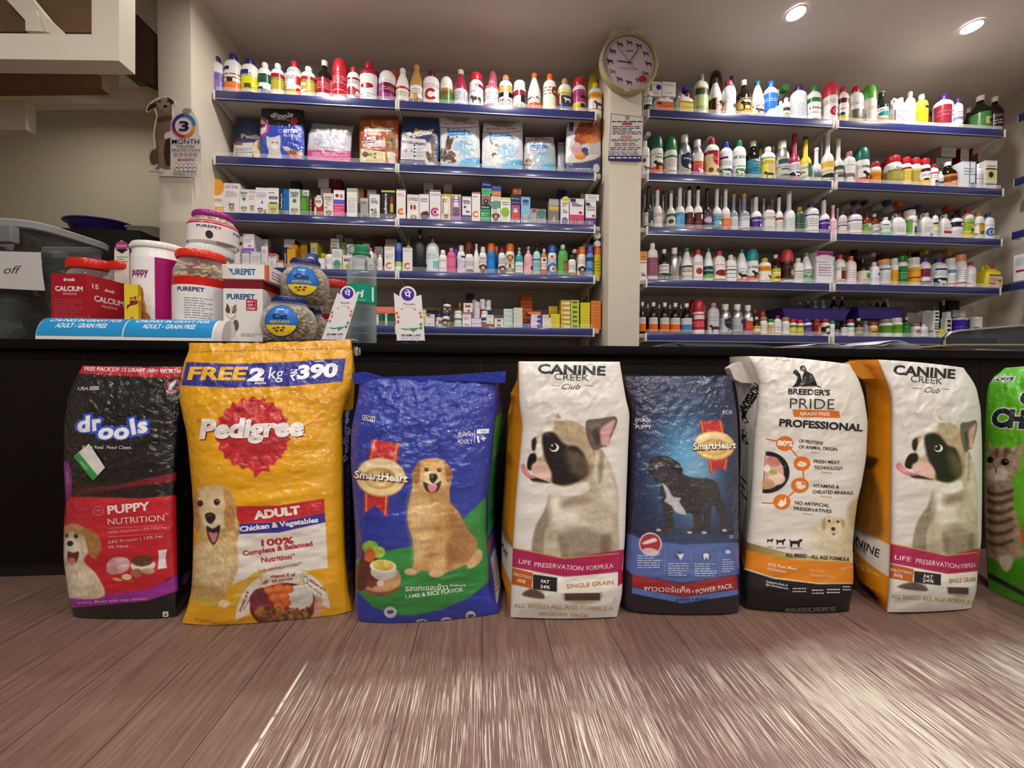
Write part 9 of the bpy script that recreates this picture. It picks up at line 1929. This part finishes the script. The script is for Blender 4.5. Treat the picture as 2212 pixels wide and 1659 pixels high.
def pD(p, d, T):
    p.q('8a3a14', [(1660, 140), (2140, 140), (2140, 200), (1660, 210)], 14, op=.7); p.p('d8b050', [(1830, 195), (1850, 245), (1920, 260), (1860, 280), (1830, 270)], 4); p.p('e0c070', [(1800, 330), (1920, 335), (1920, 365), (1850, 355), (1800, 362)], 4)
    p.q('9a1c28', [(1716, 362), (1900, 372), (1888, 430), (1716, 420)]); p.q('dcd0c8', [(1720, 430), (1970, 410), (1975, 490), (1725, 490)]); p.q('a82830', [(1722, 490), (1960, 495), (1960, 535), (1722, 520)]); p.q('e6dba0', [(1705, 510), (1975, 545), (1970, 665), (1690, 660)], 3); p.e('6a3a5a', 1755, 570, 34, 30, 0, 4, .2); p.e('78a040', 1810, 575, 26, 18); p.e('8a5a30', 1860, 565, 14, 14); p.e('8a4030', 1860, 600, 14, 14)
    p.p('8a7458', [(2010, 360), (2040, 350), (2080, 380), (2090, 470), (2070, 560), (2000, 560), (1985, 500), (2005, 440)], 6, .4); p.p('e4dccf', [(1990, 550), (2070, 560), (2070, 680), (2020, 680)], 5, .1); p.e('3a2a20', 2040, 420, 16, 10); p.e('c86a3a', 2030, 500, 30, 20, 0, 8, .3)
    T('PetStar', 1756, 325, 2060, 320, 52, 'f0e4d4', bold=.07); T('FREE', 1782, 412, 1872, 414, 32, 'f0e0d8', bold=.05); T('PUPPY', 1728, 462, 1856, 456, 28, '3a2a24', bold=.02); d.lines(1984, 210, 2058, 270, 4, 'd8a090', th=.5); d.lines(1740, 625, 1950, 650, 2, 'a08a50', th=.4); T('CHICKEN & VEGGIES', 1730, 510, 1940, 520, 15, 'f0d0c8', bold=.02)
pouch('orange and brown puppy food pouch', ZA, 1690, 2118, 165, pD, 'b4541a', back=.02, x0t=1692, x1t=2120, side='8a3a14')
def pE(p, d, T):
    p.q('d8dade', [(40, 290), (200, 335), (290, 345), (278, 560), (25, 545)]); p.q('2a2450', [(44, 350), (280, 380), (282, 405), (48, 372)]); p.p('c8b050', [(180, 225), (215, 240), (200, 285), (165, 275)], 4); p.e('b85a80', 70, 460, 26, 22); p.e('70a050', 120, 455, 34, 18); p.p('7a6248', [(325, 345), (365, 330), (375, 400), (395, 560), (345, 600), (330, 480)], 6, .4); p.p('e0dcd4', [(290, 380), (340, 400), (350, 560), (390, 605), (290, 600), (280, 480)], 6, .2); p.p('5a4a3a', [(290, 470), (330, 480), (350, 560), (320, 580), (295, 520)], 5, .4)
    T('PetStar', 105, 330, 372, 275, 56, 'e0dcd4', bold=.07); T('STARTER', 52, 318, 230, 338, 26, '2a2a34', bold=.04); T('MOTHER & BABY DOG', 52, 368, 240, 388, 12, 'e8e4f0', bold=.03)
    for k in range(4): d.ell(170, 402+36*k+(6 if k == 3 else 0), 11, 11, '2a2a48', n=10); d.lines(190, 395+36*k, 262, 415+36*k, 2, '6a6a78', th=.3, seed=k)
    T('3kg', 165, 605, 195, 605, 20, 'c8d0e8', bold=.03)
pouch('navy pouch with white panel and small terrier', ZB, 12, 425, 108, pE, '1b3268', back=.02, x0t=60, x1t=430, side='15264e', ytr=125)
def royal(x0, w, y0, s, pal):
    def f_(p, d, T):
        X = lambda u: x0+w*u; Yv = lambda v: y0+s*v
        p.q('8a8686', [(X(.02), Yv(.0)), (X(.9), Yv(-.02)), (X(.7), Yv(.12)), (X(.45), Yv(.14)), (X(.2), Yv(.08))], 12, op=.8)
        for k in range(5): p.e('9a2434', X(.37+.06*k), Yv(.115-.01*(2-abs(k-2))), 7, 5)
        p.q('a82c3c', [(X(.0), Yv(.225)), (X(.35), Yv(.24)), (X(.6), Yv(.235)), (X(1), Yv(.205)), (X(1), Yv(.217)), (X(.6), Yv(.25)), (X(.35), Yv(.255)), (X(0), Yv(.238))], 2)
        p.q(pal[0], [(X(.18), Yv(.24)), (X(.5), Yv(.24)), (X(.72), Yv(.30)), (X(.82), Yv(.39)), (X(.2), Yv(.39))], 3); p.q(pal[1], [(X(.19), Yv(.395)), (X(.46), Yv(.395)), (X(.44), Yv(.45)), (X(.19), Yv(.45))], 2)
        p.e('8ac0dc', X(.62), Yv(.62), w*.26, s*.18, 0, 30, op=.75); p.e('48a8e0', X(.75), Yv(.92), w*.3, s*.1, -10, 20, .2, op=.85); p.e('88c8ec', X(.2), Yv(.98), w*.3, s*.06, 0, 14, .2, op=.8); p.e('eceef2', X(.45), Yv(.72), 16, 18)
        for (a, b, rx, ry, c) in pal[2]: p.e(c, X(a), Yv(b), rx, ry, 0, 5, .4, seed=int(a*100))
        T('ROYAL CANIN', X(.13), Yv(.195), X(.86), Yv(.18), 26, 'a82c3c', bold=.01); T(pal[3], X(.25), Yv(.30), X(.60), Yv(.30), 22, 'e0eef8', bold=.04); T(pal[4], X(.25), Yv(.44), X(.41), Yv(.44), 20, 'eef0f8', bold=.05); d.lines(X(.5), Yv(.41), X(.8), Yv(.44), 1, '8a8a90', th=.4); d.lines(X(.5), Yv(.50), X(.8), Yv(.6), 4, '6a8aa0', th=.25); d.lines(X(.25), Yv(.33), X(.6), Yv(.37), 1, 'd0e4f4', th=.4)
    return f_
dk3 = [(.24, .52, 34, 40, '4a3826'), (.22, .6, 30, 40, '5a4630'), (.1, .72, 36, 50, '3a2c20'), (.28, .78, 50, 50, '6a4c30'), (.12, .82, 40, 40, '4a3624'), (.3, .88, 50, 26, '5a4028'), (.2, .47, 8, 20, '3a2c20'), (.32, .47, 8, 20, '3a2c20'), (.22, .88, 30, 10, 'd8c8b8')]
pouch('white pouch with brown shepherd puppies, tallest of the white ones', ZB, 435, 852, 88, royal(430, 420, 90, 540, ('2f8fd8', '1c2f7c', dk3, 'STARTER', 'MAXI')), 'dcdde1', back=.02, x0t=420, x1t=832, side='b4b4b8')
lt3 = [(.32, .46, 34, 36, 'd8cfc4'), (.36, .5, 20, 18, 'a87848'), (.25, .47, 12, 20, 'a8703c'), (.28, .66, 44, 40, 'e8e4de'), (.3, .70, 26, 22, '6a4430'), (.34, .82, 50, 50, 'ecebe8'), (.18, .85, 30, 40, 'e4e2de'), (.31, .47, 5, 4, '1c1614'), (.38, .5, 6, 5, '1c1614')]
pouch('white pouch with small spotted terriers', ZB, 868, 1298, 165, royal(868, 430, 150, 500, ('2f8fd8', '2a8a50', lt3, 'STARTER', 'MINI')), 'dcdde1', back=.02, x0t=888, x1t=1290, side='b4b4b8')
pp3 = [(.15, .78, 34, 36, '6a4a34'), (.13, .92, 40, 50, '3a2c24'), (.2, .82, 10, 8, '1c1614'), (.2, .95, 20, 30, 'd8ccc0')]
pouch('small grey and white puppy pouch', ZB, 1302, 1642, 318, royal(1302, 330, 290, 370, ('3a7ab8', '2a3070', pp3, 'PUPPY', 'MAXI')), 'b9bbc0', back=.03, x0t=1322, x1t=1610, side='8c8c90')
pouch('plain silver pouch wedged behind the orange and navy one', ZB, 1648, 1745, 372, lambda p, d, T: p.q('9a3a44', [(1640, 392), (1740, 395), (1740, 402), (1640, 400)]), 'a8a9ae', back=.07, x0t=1660, x1t=1740, side='8a8a8e')
def pJ(p, d, T):
    p.p('a8461c', [(1830, 330), (1850, 240), (1920, 150), (2130, 110), (2130, 360), (2060, 300), (1980, 360), (1900, 400), (1840, 370)], 5, .25); p.p('d8782a', [(1900, 330), (2000, 280), (2120, 260), (2120, 350), (1990, 390)], 14, .3, op=.8)
    p.q('1c2a78', [(1730, 590), (1900, 585), (2050, 550), (2130, 500), (2130, 700), (1740, 700)], 3); p.q('c8a860', [(1730, 582), (1900, 577), (2050, 542), (2130, 492), (2130, 500), (2050, 550), (1900, 586), (1730, 590)], 2); p.e('d8a0b0', 1850, 440, 56, 60, 20, 6, .25); p.e('e4b8c4', 1860, 400, 36, 26, 0, 6); p.e('d8881c', 1895, 515, 60, 38, 0, 5, .2); p.e('e8a838', 1885, 500, 40, 20, 0, 6); p.e('3a4468', 1940, 455, 36, 30, 0, 5, .3); p.e('4a5070', 1955, 490, 26, 22, 0, 4, .3)
    p.e('d8d4d0', 2060, 640, 34, 46, 0, 6, .2); d.lines(1840, 640, 2000, 655, 1, 'c8d0e8', th=.7); d.lines(1990, 400, 2080, 500, 6, '7a7a80', th=.25); p.q('1c2a70', [(1775, 100), (1835, 110), (1815, 260), (1775, 250)], 4)
pouch('white, orange and navy pouch against the clock pillar', ZB, 1735, 2105, 118, pJ, 'd9d8da', back=.0, x0t=1770, x1t=2112, side='1c2a70')
